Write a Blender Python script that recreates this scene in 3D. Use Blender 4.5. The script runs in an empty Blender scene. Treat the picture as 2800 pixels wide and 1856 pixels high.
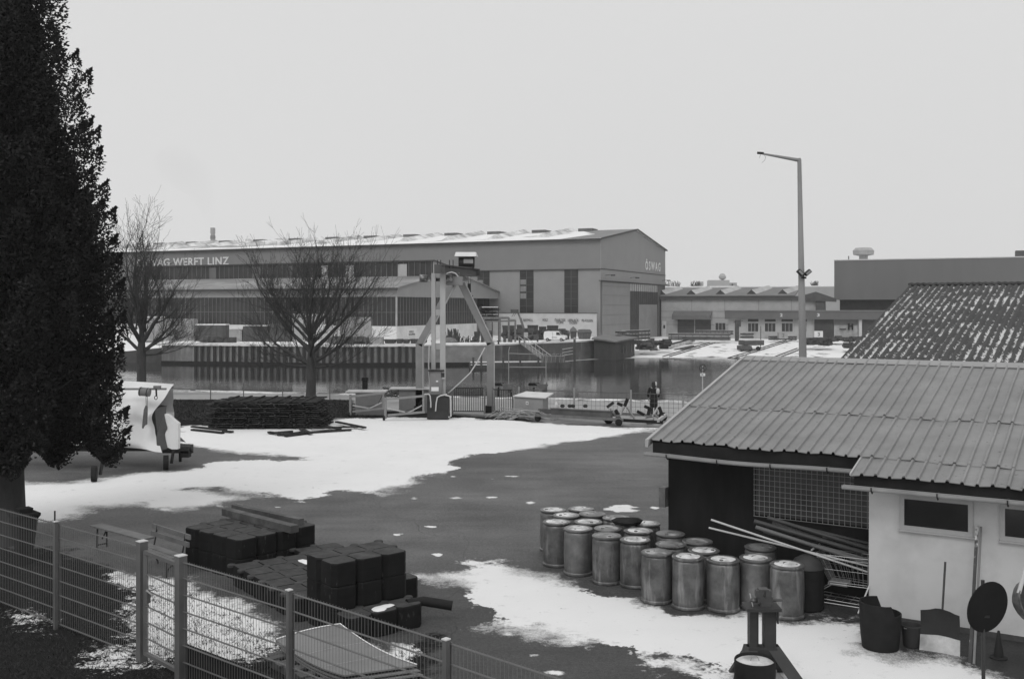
import bpy, math, random
import numpy as np
from mathutils import Vector, Matrix, noise as mnoise
random.seed(7); np.random.seed(7)
R = math.radians
sc = bpy.context.scene
COL = sc.collection
# ------------------------------------------------------------------ camera
cam = bpy.data.cameras.new('camera'); camo = bpy.data.objects.new('camera', cam); COL.objects.link(camo)
camo.location = (0, 0, 5.5); camo.rotation_euler = (R(90), 0, 0)
cam.sensor_width = 36; cam.lens = 35.36; cam.shift_y = -90/2800
cam.clip_start = .1; cam.clip_end = 6000
sc.camera = camo
# ------------------------------------------------------------------ sky, sun, exposure
SUN_EL, SUN_AZ = R(52), R(200)
w = bpy.data.worlds.new('World'); sc.world = w; w.use_nodes = True
nt = w.node_tree; nt.nodes.clear()
sky = nt.nodes.new('ShaderNodeTexSky'); sky.sky_type = 'NISHITA'; sky.sun_disc = False
sky.sun_elevation = SUN_EL; sky.sun_rotation = SUN_AZ; sky.dust_density = 6; sky.air_density = 1.0
bw = nt.nodes.new('ShaderNodeRGBToBW'); nt.links.new(sky.outputs[0], bw.inputs[0])
mx = nt.nodes.new('ShaderNodeMix'); mx.data_type = 'FLOAT'          # an even cloud deck over a little clear-sky gradient
mx.inputs[0].default_value = .93; nt.links.new(bw.outputs[0], mx.inputs[2]); mx.inputs[3].default_value = 7.8
bg = nt.nodes.new('ShaderNodeBackground'); nt.links.new(mx.outputs[0], bg.inputs[0]); bg.inputs[1].default_value = .10
wo = nt.nodes.new('ShaderNodeOutputWorld'); nt.links.new(bg.outputs[0], wo.inputs[0])
sl = bpy.data.lights.new('sun', 'SUN'); sl.energy = 1.1; sl.angle = R(25); sl.color = (1, 1, 1)
so = bpy.data.objects.new('sun', sl); COL.objects.link(so)
sd = Vector((math.sin(SUN_AZ)*math.cos(SUN_EL), math.cos(SUN_AZ)*math.cos(SUN_EL), math.sin(SUN_EL)))
so.rotation_euler = sd.to_track_quat('Z', 'Y').to_euler(); so.location = (0, -20, 60)
sc.view_settings.view_transform = 'Standard'; sc.view_settings.look = 'None'
sc.view_settings.exposure = 0; sc.view_settings.gamma = 1
sc.render.engine = 'CYCLES'

# ------------------------------------------------------------------ places: a reading of the plan
F, HZ = 2750., 838.
def G(px, py, z=0.):
    d = (5.5-z)*F/(py-HZ); return Vector(((px-1400)/F*d, d, z))
def A(px, py, d):
    return Vector(((px-1400)/F*d, d, 5.5-(py-HZ)/F*d))

# ------------------------------------------------------------------ materials
MATS = {}
def mat(name, c=None, r=.8, v=.3, s=3., m=0., bump=0., bs=25., streak=0, c2=None, thr=.55, sharp=.12, s2=4., spec=.5, stretch2=None):
    if name in MATS: return MATS[name]
    M = bpy.data.materials.new(name); M.use_nodes = True; MATS[name] = M
    n = M.node_tree.nodes; l = M.node_tree.links; b = n['Principled BSDF']
    b.inputs['Roughness'].default_value = r; b.inputs['Metallic'].default_value = m
    b.inputs['Specular IOR Level'].default_value = spec
    tc = n.new('ShaderNodeTexCoord'); oi = n.new('ShaderNodeObjectInfo'); ad = n.new('ShaderNodeVectorMath'); ad.operation = 'MULTIPLY_ADD'; l.new(oi.outputs['Random'], ad.inputs[0]); ad.inputs[1].default_value = (9, 7, 5); l.new(tc.outputs['Object'], ad.inputs[2])
    mp = n.new('ShaderNodeMapping'); l.new(ad.outputs[0], mp.inputs[0])
    if streak: mp.inputs['Scale'].default_value = (1, 1, 1/streak)
    nz = n.new('ShaderNodeTexNoise'); nz.inputs['Scale'].default_value = s; nz.inputs['Detail'].default_value = 7
    nz.inputs['Roughness'].default_value = .62; l.new(mp.outputs[0], nz.inputs['Vector'])
    mr = n.new('ShaderNodeMapRange'); l.new(nz.outputs['Fac'], mr.inputs[0])
    mr.inputs[1].default_value = .28; mr.inputs[2].default_value = .72
    mr.inputs[3].default_value = c*(1-v); mr.inputs[4].default_value = c*(1+v)
    out = mr.outputs[0]
    if c2 is not None:
        mp2 = n.new('ShaderNodeMapping'); l.new(ad.outputs[0], mp2.inputs[0])
        if stretch2: mp2.inputs['Scale'].default_value = stretch2
        n2 = n.new('ShaderNodeTexNoise'); n2.inputs['Scale'].default_value = s2; n2.inputs['Detail'].default_value = 8
        n2.inputs['Roughness'].default_value = .6; l.new(mp2.outputs[0], n2.inputs['Vector'])
        m2 = n.new('ShaderNodeMapRange'); m2.inputs[1].default_value = thr-sharp; m2.inputs[2].default_value = thr+sharp
        l.new(n2.outputs['Fac'], m2.inputs[0])
        mm = n.new('ShaderNodeMix'); mm.data_type = 'FLOAT'; l.new(m2.outputs[0], mm.inputs[0])
        l.new(out, mm.inputs[2]); mm.inputs[3].default_value = c2; out = mm.outputs[0]
    l.new(out, b.inputs['Base Color'])
    if bump:
        nb = n.new('ShaderNodeTexNoise'); nb.inputs['Scale'].default_value = bs; nb.inputs['Detail'].default_value = 6
        l.new(tc.outputs['Object'], nb.inputs['Vector'])
        bu = n.new('ShaderNodeBump'); bu.inputs['Strength'].default_value = bump; bu.inputs['Distance'].default_value = .03
        l.new(nb.outputs['Fac'], bu.inputs['Height']); l.new(bu.outputs[0], b.inputs['Normal'])
    return M
snowm = mat('snow', .80, .75, .07, 1.5, bump=.25, bs=6, spec=.3)
black = mat('black_rubber', .017, .75, .3, 5, spec=.18)
darkm = mat('dark_steel', .028, .65, .4, 4, bump=.1, spec=.25)
midm = mat('weathered_steel', .13, .55, .4, 4, bump=.1)
galv = mat('galvanised_steel', .30, .45, .25, 6, m=.35)
glass = mat('dark_glass', .02, .12, .2, 1)

# ------------------------------------------------------------------ mesh helpers
def basis(u, v): return Vector(u), Vector(v)
class MB:
    def __init__(s): s.v = []; s.f = []
    def add(s, vs, fs):
        o = len(s.v); s.v += [tuple(x) for x in vs]; s.f += [tuple(i+o for i in f) for f in fs]; return s
    def hexa(s, p):    # 8 points: bottom 4 ccw, top 4
        return s.add(p, [(3,2,1,0),(4,5,6,7),(0,1,5,4),(1,2,6,5),(2,3,7,6),(3,0,4,7)])
    def box(s, c, sz, rz=0, tilt=None):
        hx, hy, hz = sz[0]/2, sz[1]/2, sz[2]/2
        M = Matrix.Rotation(rz, 3, 'Z')
        if tilt is not None: M = M @ tilt
        c = Vector(c)
        return s.hexa([c+M@Vector(q) for q in ((-hx,-hy,-hz),(hx,-hy,-hz),(hx,hy,-hz),(-hx,hy,-hz),(-hx,-hy,hz),(hx,-hy,hz),(hx,hy,hz),(-hx,hy,hz))])
    def bar(s, a, b, w_, h_=None, up=(0,0,1)):
        a, b = Vector(a), Vector(b); h_ = w_ if h_ is None else h_
        d = (b-a).normalized(); up = Vector(up)
        if abs(d.dot(up)) > .98: up = Vector((0,1,0))
        x = d.cross(up).normalized()*w_/2; y = x.cross(d).normalized()*h_/2
        return s.hexa([a-x-y, a+x-y, b+x-y, b-x-y, a-x+y, a+x+y, b+x+y, b-x+y])
    def tube(s, pts, rs, n=8, caps=True):
        pts = [Vector(p) for p in pts]
        if not hasattr(rs, '__len__'): rs = [rs]*len(pts)
        o = len(s.v); x = None
        for i, p in enumerate(pts):
            d = (pts[min(i+1, len(pts)-1)]-pts[max(i-1, 0)]).normalized()
            if x is None:
                x = d.cross(Vector((0,0,1)) if abs(d.z) < .95 else Vector((1,0,0))).normalized()
            x = (x-d*x.dot(d)).normalized(); y = d.cross(x)
            for k in range(n):
                a = 2*math.pi*k/n; s.v.append(tuple(p+(x*math.cos(a)+y*math.sin(a))*rs[i]))
        for i in range(len(pts)-1):
            for k in range(n):
                a = o+i*n+k; b = o+i*n+(k+1) % n; s.f.append((a, b, b+n, a+n))
        if caps:
            s.f.append(tuple(o+k for k in range(n-1, -1, -1))); e = o+(len(pts)-1)*n; s.f.append(tuple(e+k for k in range(n)))
        return s
    def lathe(s, prof, c=(0,0,0), n=32, fn=None):
        o = len(s.v); c = Vector(c)
        for (r, z) in prof:
            for k in range(n):
                a = 2*math.pi*k/n; rr = r*(fn(a, z) if fn else 1)
                s.v.append((c.x+rr*math.cos(a), c.y+rr*math.sin(a), c.z+z))
        for i in range(len(prof)-1):
            for k in range(n):
                a = o+i*n+k; b = o+i*n+(k+1) % n; s.f.append((a, b, b+n, a+n))
        s.f.append(tuple(o+k for k in range(n-1, -1, -1))); e = o+(len(prof)-1)*n; s.f.append(tuple(e+k for k in range(n)))
        return s
    def prism(s, poly, ext):      # poly: 3D points, ext: vector
        n = len(poly); P = [Vector(p) for p in poly]; E = Vector(ext)
        return s.add(P+[p+E for p in P], [tuple(range(n-1,-1,-1)), tuple(range(n, 2*n))]+[(i, (i+1) % n, (i+1) % n+n, i+n) for i in range(n)])
    def quad(s, *p): return s.add(p, [tuple(range(len(p)))])
ROOTM = {}
def inv_of(o):
    while o.parent: o = o.parent
    return ROOTM.get(o.name, Matrix.Identity(4)).inverted()
def mesh_of(name, mb, m, smooth=False, fix=True, T=None):
    me = bpy.data.meshes.new(name)
    vs = mb.v if T is None else [tuple(T @ Vector(p)) for p in mb.v]
    me.from_pydata(vs, [], mb.f); me.update()
    if fix and len(mb.f) < 20000:
        import bmesh
        bm = bmesh.new(); bm.from_mesh(me); bmesh.ops.recalc_face_normals(bm, faces=bm.faces); bm.to_mesh(me); bm.free()
    if m: me.materials.append(m)
    if smooth:
        me.polygons.foreach_set('use_smooth', [True]*len(me.polygons))
        try: me.set_sharp_from_angle(angle=R(35))
        except Exception: pass
    return me
def part(name, mb, m, parent, smooth=False, label=None, fix=True):     # one mesh object under a thing (points given in the place's own metres)
    me = mesh_of(name, mb, m, smooth, fix, inv_of(parent))
    o = bpy.data.objects.new(name, me); COL.objects.link(o); o.parent = parent
    if label: o['label'] = label
    return o
def thing(name, label, cat, loc=(0,0,0), rz=0, group=None):
    o = bpy.data.objects.new(name, None); COL.objects.link(o); o.empty_display_size = .3
    o.location = loc; o.rotation_euler = (0, 0, rz); o['label'] = label; o['category'] = cat
    if group: o['group'] = group
    ROOTM[o.name] = Matrix.Translation(loc) @ Matrix.Rotation(rz, 4, 'Z')
    return o
def solo(name, mb, m, label, cat, loc=(0,0,0), group=None, smooth=False, kind=None, fix=True):
    T = Matrix.Translation(loc).inverted()
    o = bpy.data.objects.new(name, mesh_of(name, mb, m, smooth, fix, T)); COL.objects.link(o); o.location = loc
    o['label'] = label; o['category'] = cat
    if group: o['group'] = group
    if kind: o['kind'] = kind
    return o
def struct(name, mb, m, label=None, kind='structure', fix=True, smooth=False):
    o = bpy.data.objects.new(name, mesh_of(name, mb, m, smooth, fix)); COL.objects.link(o); o['kind'] = kind
    o['label'] = label or name.replace('_', ' '); o['category'] = name.replace('_', ' ')
    return o
def dup(root, loc, rz, label, group=None, scale=None):
    r = root.copy(); COL.objects.link(r); r.location = loc; r.rotation_euler = (0, 0, rz); r['label'] = label
    if scale: r.scale = scale
    if group: r['group'] = group
    for ch in list(root.children):
        c = ch.copy(); COL.objects.link(c); c.parent = r
        for g in list(ch.children):
            d = g.copy(); COL.objects.link(d); d.parent = c
    ROOTM[r.name] = Matrix.Translation(loc) @ Matrix.Rotation(rz, 4, 'Z')
    return r
def text(name, s, org, right, up, width, height, m, parent, depth=.06, label=None, space=1.0, off=.022):
    cu = bpy.data.curves.new(name, 'FONT'); cu.body = s; cu.extrude = .02; cu.resolution_u = 3; cu.offset = off; cu.space_character = space
    to = bpy.data.objects.new(name, cu); COL.objects.link(to)
    dg = bpy.context.evaluated_depsgraph_get(); dg.update()
    me = bpy.data.meshes.new_from_object(to.evaluated_get(dg)); bpy.data.objects.remove(to); bpy.data.curves.remove(cu)
    xs = [v.co.x for v in me.vertices]; ys = [v.co.y for v in me.vertices]
    x0, x1, y0, y1 = min(xs), max(xs), min(ys), max(ys)
    right = Vector(right).normalized(); up = Vector(up).normalized(); nn = right.cross(up); org = Vector(org)
    iv = inv_of(parent)
    for v in me.vertices:
        p = org+right*((v.co.x-x0)/(x1-x0)*width)+up*((v.co.y-y0)/(y1-y0)*height)+nn*(v.co.z/.04*depth)
        v.co = iv @ p
    me.materials.clear(); me.materials.append(m)
    o = bpy.data.objects.new(name, me); COL.objects.link(o); o.parent = parent
    if label: o['label'] = label
    return o
class Fr:        # a facade frame: origin, two horizontal directions
    def __init__(s, o, u, v):
        s.o = Vector((o[0], o[1], 0)); s.u = Vector((u[0], u[1], 0)).normalized(); s.v = Vector((v[0], v[1], 0)).normalized()
    def p(s, a, b, z): q = s.o+s.u*a+s.v*b; q.z = z; return q
    def box(s, mb, a0, a1, b0, b1, z0, z1):
        return mb.hexa([s.p(a0,b0,z0), s.p(a1,b0,z0), s.p(a1,b1,z0), s.p(a0,b1,z0), s.p(a0,b0,z1), s.p(a1,b0,z1), s.p(a1,b1,z1), s.p(a0,b1,z1)])
def at_px(fr, px, b=0):        # how far along u the line of sight at px meets the facade
    k = (px-1400)/F; q = fr.o+fr.v*b
    return (k*q.y-q.x)/(fr.u.x-k*fr.u.y)
def zat(fr, px, py, b=0):
    q = fr.p(at_px(fr, px, b), b, 0); return 5.5-(py-HZ)/F*q.y
# ------------------------------------------------------------------ the near yard: asphalt with melting snow
K = 1.1834
def dpoly(pts, k=K): return np.array([tuple(G(x*k, y*k))[:2] for x, y in pts])
def sdist(P, poly):       # signed distance in metres, positive inside
    x, y = P[:, 0], P[:, 1]; n = len(poly); inside = np.zeros(len(P), bool); dm = np.full(len(P), 1e9)
    for i in range(n):
        a = poly[i]; b = poly[(i+1) % n]; e = b-a; w_ = P-a
        t = np.clip((w_@e)/max(e@e, 1e-9), 0, 1); dd = w_-t[:, None]*e; dm = np.minimum(dm, (dd**2).sum(1))
        c = ((a[1] <= y) & (b[1] > y)) | ((b[1] <= y) & (a[1] > y))
        with np.errstate(divide='ignore', invalid='ignore'):
            xi = a[0]+(y-a[1])/(b[1]-a[1] if b[1] != a[1] else 1e-9)*(b[0]-a[0])
        inside ^= c & (x < xi)
    d = np.sqrt(dm); return np.where(inside, d, -d)
snow_main = dpoly([(1515,990),(1400,1010),(1250,1030),(1160,1043),(1090,1048),(1040,1066),(1058,1080),(1000,1092),(960,1104),(925,1122),(872,1143),(800,1131),(735,1127),(745,1145),(700,1158),(650,1154),(600,1141),(520,1136),(480,1128),(545,1150),(500,1160),(420,1178),(330,1165),(225,1172),(150,1192),(100,1203),(40,1200),(-300,1230),(-300,1080),(60,1118),(250,1104),(330,1092),(440,1086),(500,1069),(560,1060),(640,1064),(700,1061),(690,1056),(600,1050),(520,1042),(440,1030),(405,1020),(405,990),(440,983),(560,985),(700,985),(800,966),(960,965),(1080,966),(1180,972),(1300,980),(1450,988)])
snow_hole = dpoly([(440,1128),(510,1125),(505,1131),(450,1131)])
snow_b = dpoly([(952,1331),(1000,1326),(1035,1312),(1060,1318),(1075,1312),(1068,1300),(1090,1296),(1150,1295),(1180,1306),(1230,1322),(1262,1326),(1300,1337),(1365,1362),(1400,1378),(1470,1385),(1500,1400),(1700,1412),(1870,1428),(1960,1425),(1985,1450),(1995,1492),(2080,1512),(2200,1522),(2300,1548),(2380,1580),(2380,1640),(1800,1640),(1640,1580),(1560,1552),(1515,1532),(1540,1524),(1600,1530),(1700,1560),(1690,1530),(1590,1510),(1500,1504),(1420,1491),(1330,1490),(1290,1472),(1250,1462),(1238,1442),(1130,1441),(1150,1430),(1132,1408),(1096,1398),(1066,1380),(1085,1365),(1068,1356),(1040,1345),(1000,1342),(975,1336)])
small = [(1085,1461,16,4),(1180,1438,22,3),(1130,1362,9,3),(1244,1361,14,3),(1700,1390,55,10),(1790,1386,14,4),(1400,1302,20,2),(1340,1310,12,2),(455,1393,14,3),(610,1385,26,3),(650,1378,18,2),(1460,1790,10,3),(1515,1836,26,5),(1390,1732,6,2),(1510,1750,10,3),(1196,1516,14,4),(1240,1303,10,2),(1450,1374,10,3),(1345,1359,14,3),(760,1385,10,2)]
grass1 = dpoly([(-400,1262),(20,1262),(150,1275),(300,1330),(420,1345),(560,1400),(700,1490),(900,1500),(985,1475),(1020,1520),(1010,1570),(1030,1700),(-400,1700)])
grass2 = dpoly([(-300,985),(380,985),(396,923),(812,923),(825,945),(985,952),(1100,962),(1200,965),(1260,975),(1240,982),(1060,970),(930,972),(850,968),(780,966),(700,985),(560,985),(440,983),(400,990)])
pale1 = dpoly([(-200,895),(372,905),(980,912),(1180,922),(1600,929),(1900,935),(1900,1000),(1500,985),(1260,976),(1180,962),(985,950),(825,944),(812,923),(-200,923)])
def bank_y(px): return 1064+(px-440)*.0215
ncol, nrow = 560, 420
pxs = np.linspace(-900, 3700, ncol); tt = np.concatenate([np.linspace(0, .1, 60)[:-1], np.linspace(.1, 1, nrow-59)])
PX = np.tile(pxs, (len(tt), 1)); T_ = np.tile(tt[:, None], (1, ncol)); by = bank_y(PX)
PY = by+T_*(2750-by); D = 15125/(PY-838); X = (PX-1400)/2750*D
nr = len(tt)
V = np.stack([X.ravel(), D.ravel(), np.zeros(X.size)], 1)
P2 = V[:, :2]
sn = np.maximum(sdist(P2, snow_main), sdist(P2, snow_b)); sn = np.minimum(sn, -sdist(P2, snow_hole))
for (cx, cy, rx, ry) in small:
    k = [G(cx+rx*(rj := random.uniform(.45, 1.35))*math.cos(a), cy+ry*rj*math.sin(a)) for a in np.linspace(0, 6.28, 15)[:-1]]
    sn = np.maximum(sn, np.clip(sdist(P2, np.array([tuple(q)[:2] for q in k]))*9.+.0, -9, .45))
DXY = [(295,238),(495,230),(390,275),(578,270),(750,300),(320,325),(548,325),(475,378),(690,370),(908,392),(966,340),(680,430),(885,450),(1138,415),(1143,487),(1333,462),(1378,527),(1040,542),(1265,578),(1518,592),(1750,582),(1977,632),(1785,512)]
for (x_, y_) in DXY:
    q_ = G(1400+x_/2.629, 1300+y_/2.629, .93); dd_ = np.hypot(P2[:, 0]-q_.x, P2[:, 1]-q_.y); sn = np.minimum(sn, (dd_-.46)*2.2)  # snow cut back round each drum: wet ring that also paints contact shade
strip = (PX.ravel() > -900) & (T_.ravel() < .0042); sn = np.maximum(sn, np.where(T_.ravel() < .0038, .02+.12*np.sin(PX.ravel()*.013), -9))
gr = np.maximum(sdist(P2, grass1), sdist(P2, grass2)); pa = sdist(P2, pale1)
# how thickly flakes lie among the grass
pxf, pyf = PX.ravel()/K, PY.ravel()/K
def gauss(cx, cy, sx, sy, a): return a*np.exp(-((pxf-cx)/sx)**2-((pyf-cy)/sy)**2)
den = np.clip(gauss(520,1460,190,95,.72)+gauss(390,1400,150,80,.42)+gauss(880,1505,100,30,.9)+gauss(300,1330,70,25,.5)+gauss(60,1430,130,60,.42)+gauss(240,1530,130,50,.42)+gauss(420,1330,80,15,.35)+.16, 0, 1)
den = np.where(sdist(P2, grass2) > -2, 0, den)
wet = np.clip((pyf-1180)/260, 0, 1)+.45*np.clip((pxf-1930)/60, 0, 1)*np.clip((pyf-1400)/40, 0, 1)
# the bank falls from the far edge to below the water
rows = [V.reshape(nr, ncol, 3)]
edge = V.reshape(nr, ncol, 3)[0]
pre = []
for q, zz in ((9, -5.4), (5, -3.4), (1.6, -1.1), (.4, -.25)):
    e = edge.copy(); e[:, 1] += q; e[:, 0] *= (edge[:, 1]+q)/edge[:, 1]; e[:, 2] = zz; pre.append(e)
allv = np.concatenate([np.stack(pre), rows[0]]); NR = allv.shape[0]
def padf(a, val): return np.concatenate([np.full(ncol*4, val), a])
sn, gr, pa, den, wet = padf(sn, -1.), padf(gr, .6), padf(pa, -1.), padf(den, .1), padf(wet, 0.)
V = allv.reshape(-1, 3)
ii = np.arange((NR-1)*(ncol-1)); r0 = ii//(ncol-1); c0 = ii % (ncol-1); a = r0*ncol+c0
faces = np.stack([a, a+ncol, a+ncol+1, a+1], 1)
# a wide skirt so the sheet reaches past every view
me = bpy.data.meshes.new('ground'); nv = len(V)
me.vertices.add(nv); me.vertices.foreach_set('co', V.ravel().astype('f'))
me.loops.add(faces.size); me.loops.foreach_set('vertex_index', faces.ravel().astype('i'))
me.polygons.add(len(faces)); me.polygons.foreach_set('loop_start', (np.arange(len(faces))*4).astype('i')); me.polygons.foreach_set('loop_total', np.full(len(faces), 4, 'i'))
me.update(); me.validate()
for nm, arr in (('snow', np.clip(sn, -2, 2)), ('grass', np.clip(gr, -2, 2)), ('pale', np.clip(pa, -2, 2)), ('dens', den), ('wet', wet)):
    at = me.attributes.new(nm, 'FLOAT', 'POINT'); at.data.foreach_set('value', arr.astype('f'))
go = bpy.data.objects.new('ground', me); COL.objects.link(go); go['kind'] = 'structure'; go['label'] = 'asphalt yard with melting snow'; go['category'] = 'ground'
gm = bpy.data.materials.new('yard_ground'); gm.use_nodes = True; n = gm.node_tree.nodes; l = gm.node_tree.links; b = n['Principled BSDF']
tc = n.new('ShaderNodeTexCoord')
def NZ(scale, detail=7, rough=.62, vec=None):
    q = n.new('ShaderNodeTexNoise'); q.inputs['Scale'].default_value = scale; q.inputs['Detail'].default_value = detail; q.inputs['Roughness'].default_value = rough
    l.new(vec or tc.outputs['Object'], q.inputs['Vector']); return q.outputs['Fac']
def MT(op, a_, b_=None, c_=None, clamp=False):
    q = n.new('ShaderNodeMath'); q.operation = op; q.use_clamp = clamp
    for i, z in enumerate((a_, b_, c_)):
        if z is None: continue
        if isinstance(z, (int, float)): q.inputs[i].default_value = z
        else: l.new(z, q.inputs[i])
    return q.outputs[0]
def AT(nm):
    q = n.new('ShaderNodeAttribute'); q.attribute_name = nm; return q.outputs['Fac']
def MIX(f, a_, b_):
    q = n.new('ShaderNodeMix'); q.data_type = 'FLOAT'; l.new(f, q.inputs[0])
    for i, z in ((2, a_), (3, b_)):
        if isinstance(z, (int, float)): q.inputs[i].default_value = z
        else: l.new(z, q.inputs[i])
    return q.outputs[0]
nA, nB, nC, nD, nE = NZ(.55), NZ(2.6), NZ(12), NZ(70, 3), NZ(.16, 4)
jag = MT('ADD', MT('MULTIPLY', MT('SUBTRACT', nA, .5), 2.2), MT('ADD', MT('MULTIPLY', MT('SUBTRACT', nB, .5), 1.0), MT('MULTIPLY', MT('SUBTRACT', nC, .5), .75)))
ewid = MT('ADD', .05, MT('MULTIPLY', MT('SUBTRACT', NZ(.23, 3), .42, clamp=True), 4.2))
s1 = MT('ADD', MT('DIVIDE', MT('ADD', MT('ADD', AT('snow'), jag), MT('MULTIPLY', MT('SUBTRACT', NZ(38, 3, .7), .5), MT('MULTIPLY', ewid, 1.6))), ewid), .5, clamp=True)
gz = MT('ADD', MT('DIVIDE', MT('ADD', AT('grass'), jag), .3), .5, clamp=True)
pz = MT('ADD', MT('DIVIDE', MT('ADD', AT('pale'), MT('MULTIPLY', jag, .4)), .3), .5, clamp=True)
fl = NZ(3.6, 9, .75); fl2 = NZ(17, 4, .6)
flk = MT('ADD', MT('MULTIPLY', MT('SUBTRACT', fl, .5), .9), MT('MULTIPLY', MT('SUBTRACT', fl2, .5), .42))
s2 = MT('MULTIPLY', gz, MT('MULTIPLY', MT('ADD', MT('MULTIPLY', MT('SUBTRACT', MT('ADD', AT('dens'), flk), .60), 15.), .5, clamp=True), 1))
snowf = MT('MAXIMUM', s1, s2)
# footprints, grit and thin places in the snow
grit = MT('MULTIPLY', MT('SUBTRACT', MT('ADD', NZ(13, 4, .6), MT('MULTIPLY', MT('SUBTRACT', nB, .5), .35)), .66, clamp=True), 9., clamp=True)
thin = MT('MULTIPLY', MT('SUBTRACT', nB, .60, clamp=True), 2.2, clamp=True)
snowc = MT('SUBTRACT', MT('ADD', .70, MT('MULTIPLY', nA, .12)), MT('ADD', MT('MULTIPLY', grit, .42), MT('MULTIPLY', thin, .55)))
mps = n.new('ShaderNodeMapping'); mps.inputs['Scale'].default_value = (.22, 1.3, 1); l.new(tc.outputs['Object'], mps.inputs[0])
asp0 = MT('ADD', MT('ADD', .066, MT('MULTIPLY', MT('SUBTRACT', NZ(1.0, 7, .7, mps.outputs[0]), .5), .07)), MT('ADD', MT('ADD', MT('MULTIPLY', MT('SUBTRACT', nA, .5), .14), MT('ADD', MT('MULTIPLY', MT('SUBTRACT', nC, .5), .10), MT('MULTIPLY', MT('SUBTRACT', NZ(28, 5, .8), .5), .20))), MT('ADD', MT('MULTIPLY', MT('SUBTRACT', nE, .5), .12), MT('ADD', MT('MULTIPLY', MT('SUBTRACT', nD, .5), .22), MT('MULTIPLY', MT('GREATER_THAN', NZ(95, 2, .5), .67), .10)))))
asp = MT('MULTIPLY', MT('MAXIMUM', asp0, .018), MT('SUBTRACT', 1.5, MT('MULTIPLY', AT('wet'), .72)))
cut = n.new('ShaderNodeTexVoronoi'); cut.feature = 'DISTANCE_TO_EDGE'; cut.inputs['Scale'].default_value = .12; cut.inputs['Randomness'].default_value = .8
wv = n.new('ShaderNodeVectorMath'); wv.operation = 'ADD'; l.new(tc.outputs['Object'], wv.inputs[0])
nvv = n.new('ShaderNodeTexNoise'); nvv.inputs['Scale'].default_value = .5; nvv.inputs['Detail'].default_value = 6; l.new(tc.outputs['Object'], nvv.inputs['Vector']); l.new(nvv.outputs['Color'], wv.inputs[1]); l.new(wv.outputs[0], cut.inputs['Vector'])
crack = MT('MULTIPLY', MT('LESS_THAN', cut.outputs['Distance'], .0010), .35)
asp = MT('MULTIPLY', asp, MT('SUBTRACT', 1., crack))
grc = MT('ADD', .008, MT('MULTIPLY', NZ(30, 5, .7), .024))
pac = MT('ADD', .17, MT('ADD', MT('MULTIPLY', nC, .14), MT('MULTIPLY', nB, .10)))
base = MIX(pz, asp, pac); base = MIX(gz, base, grc); base = MIX(snowf, base, snowc)
l.new(base, b.inputs['Base Color'])
rg = MIX(snowf, MT('ADD', .30, MT('MULTIPLY', nA, .75)), .8); l.new(MIX(gz, rg, .95), b.inputs['Roughness'])
l.new(MIX(gz, .35, .0), b.inputs['Specular IOR Level'])
bu = n.new('ShaderNodeBump'); bu.inputs['Strength'].default_value = .45; bu.inputs['Distance'].default_value = .03
hh = MT('ADD', MT('MULTIPLY', snowf, .9), MT('ADD', MT('MULTIPLY', nD, .12), MT('MULTIPLY', MT('MULTIPLY', gz, fl2), .8))); l.new(hh, bu.inputs['Height']); l.new(bu.outputs[0], b.inputs['Normal'])
me.materials.append(gm)
# grass tufts in the plot by the fence (small blades, uncountable)
rng = np.random.default_rng(3)
tb = MB()
gp = grass1
cnt = 0
while cnt < 5200:
    px = rng.uniform(-60, 1230); py = rng.uniform(1480, 1900); q = G(px, py)
    if sdist(np.array([[q.x, q.y]]), gp)[0] < .2: continue
    cnt += 1
    for _ in range(3):
        a = rng.uniform(0, 6.28); h = rng.uniform(.02, .06); w_ = rng.uniform(.003, .008); dx, dy = math.cos(a), math.sin(a)
        bx, by_ = q.x+rng.normal(0, .05), q.y+rng.normal(0, .05); ln = rng.uniform(.02, .09)
        tb.add([(bx-dy*w_, by_+dx*w_, 0), (bx+dy*w_, by_-dx*w_, 0), (bx+dx*ln, by_+dy*ln, h)], [(0, 1, 2)])
for _ in range(5200):
    px = rng.uniform(380, 1010); py = rng.uniform(1090, 1150); q = G(px, py)
    if sdist(np.array([[q.x, q.y]]), grass2)[0] < .1: continue
    for _ in range(3):
        a = rng.uniform(0, 6.28); h = rng.uniform(.02, .08); dx, dy = math.cos(a), math.sin(a); bx, by_ = q.x+rng.normal(0, .1), q.y+rng.normal(0, .1)
        tb.add([(bx-dy*.02, by_+dx*.02, 0), (bx+dy*.02, by_-dx*.02, 0), (bx+dx*.08, by_+dy*.08, h)], [(0, 1, 2)])
struct('grass', tb, mat('dead_grass', .022, .9, .4, 8), 'short dead grass poking through the thin snow', 'stuff', fix=False)

# ------------------------------------------------------------------ water
WZ = -4.6
wm = bpy.data.materials.new('harbour_water'); wm.use_nodes = True; n = wm.node_tree.nodes; l = wm.node_tree.links; b = n['Principled BSDF']
tc = n.new('ShaderNodeTexCoord'); b.inputs['Base Color'].default_value = (.02, .02, .02, 1); b.inputs['IOR'].default_value = 1.33
mp = n.new('ShaderNodeMapping'); mp.inputs['Scale'].default_value = (.05, .5, 1); l.new(tc.outputs['Object'], mp.inputs[0])
r1 = NZ(.6, 5, .6, mp.outputs[0]); mr = n.new('ShaderNodeMapRange'); l.new(r1, mr.inputs[0]); mr.inputs[1].default_value = .5; mr.inputs[2].default_value = .68; mr.inputs[3].default_value = .03; mr.inputs[4].default_value = .12
l.new(mr.outputs[0], b.inputs['Roughness'])
bu = n.new('ShaderNodeBump'); bu.inputs['Strength'].default_value = .07; bu.inputs['Distance'].default_value = .2
l.new(NZ(1.1, 3, .5), bu.inputs['Height']); l.new(bu.outputs[0], b.inputs['Normal'])
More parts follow.
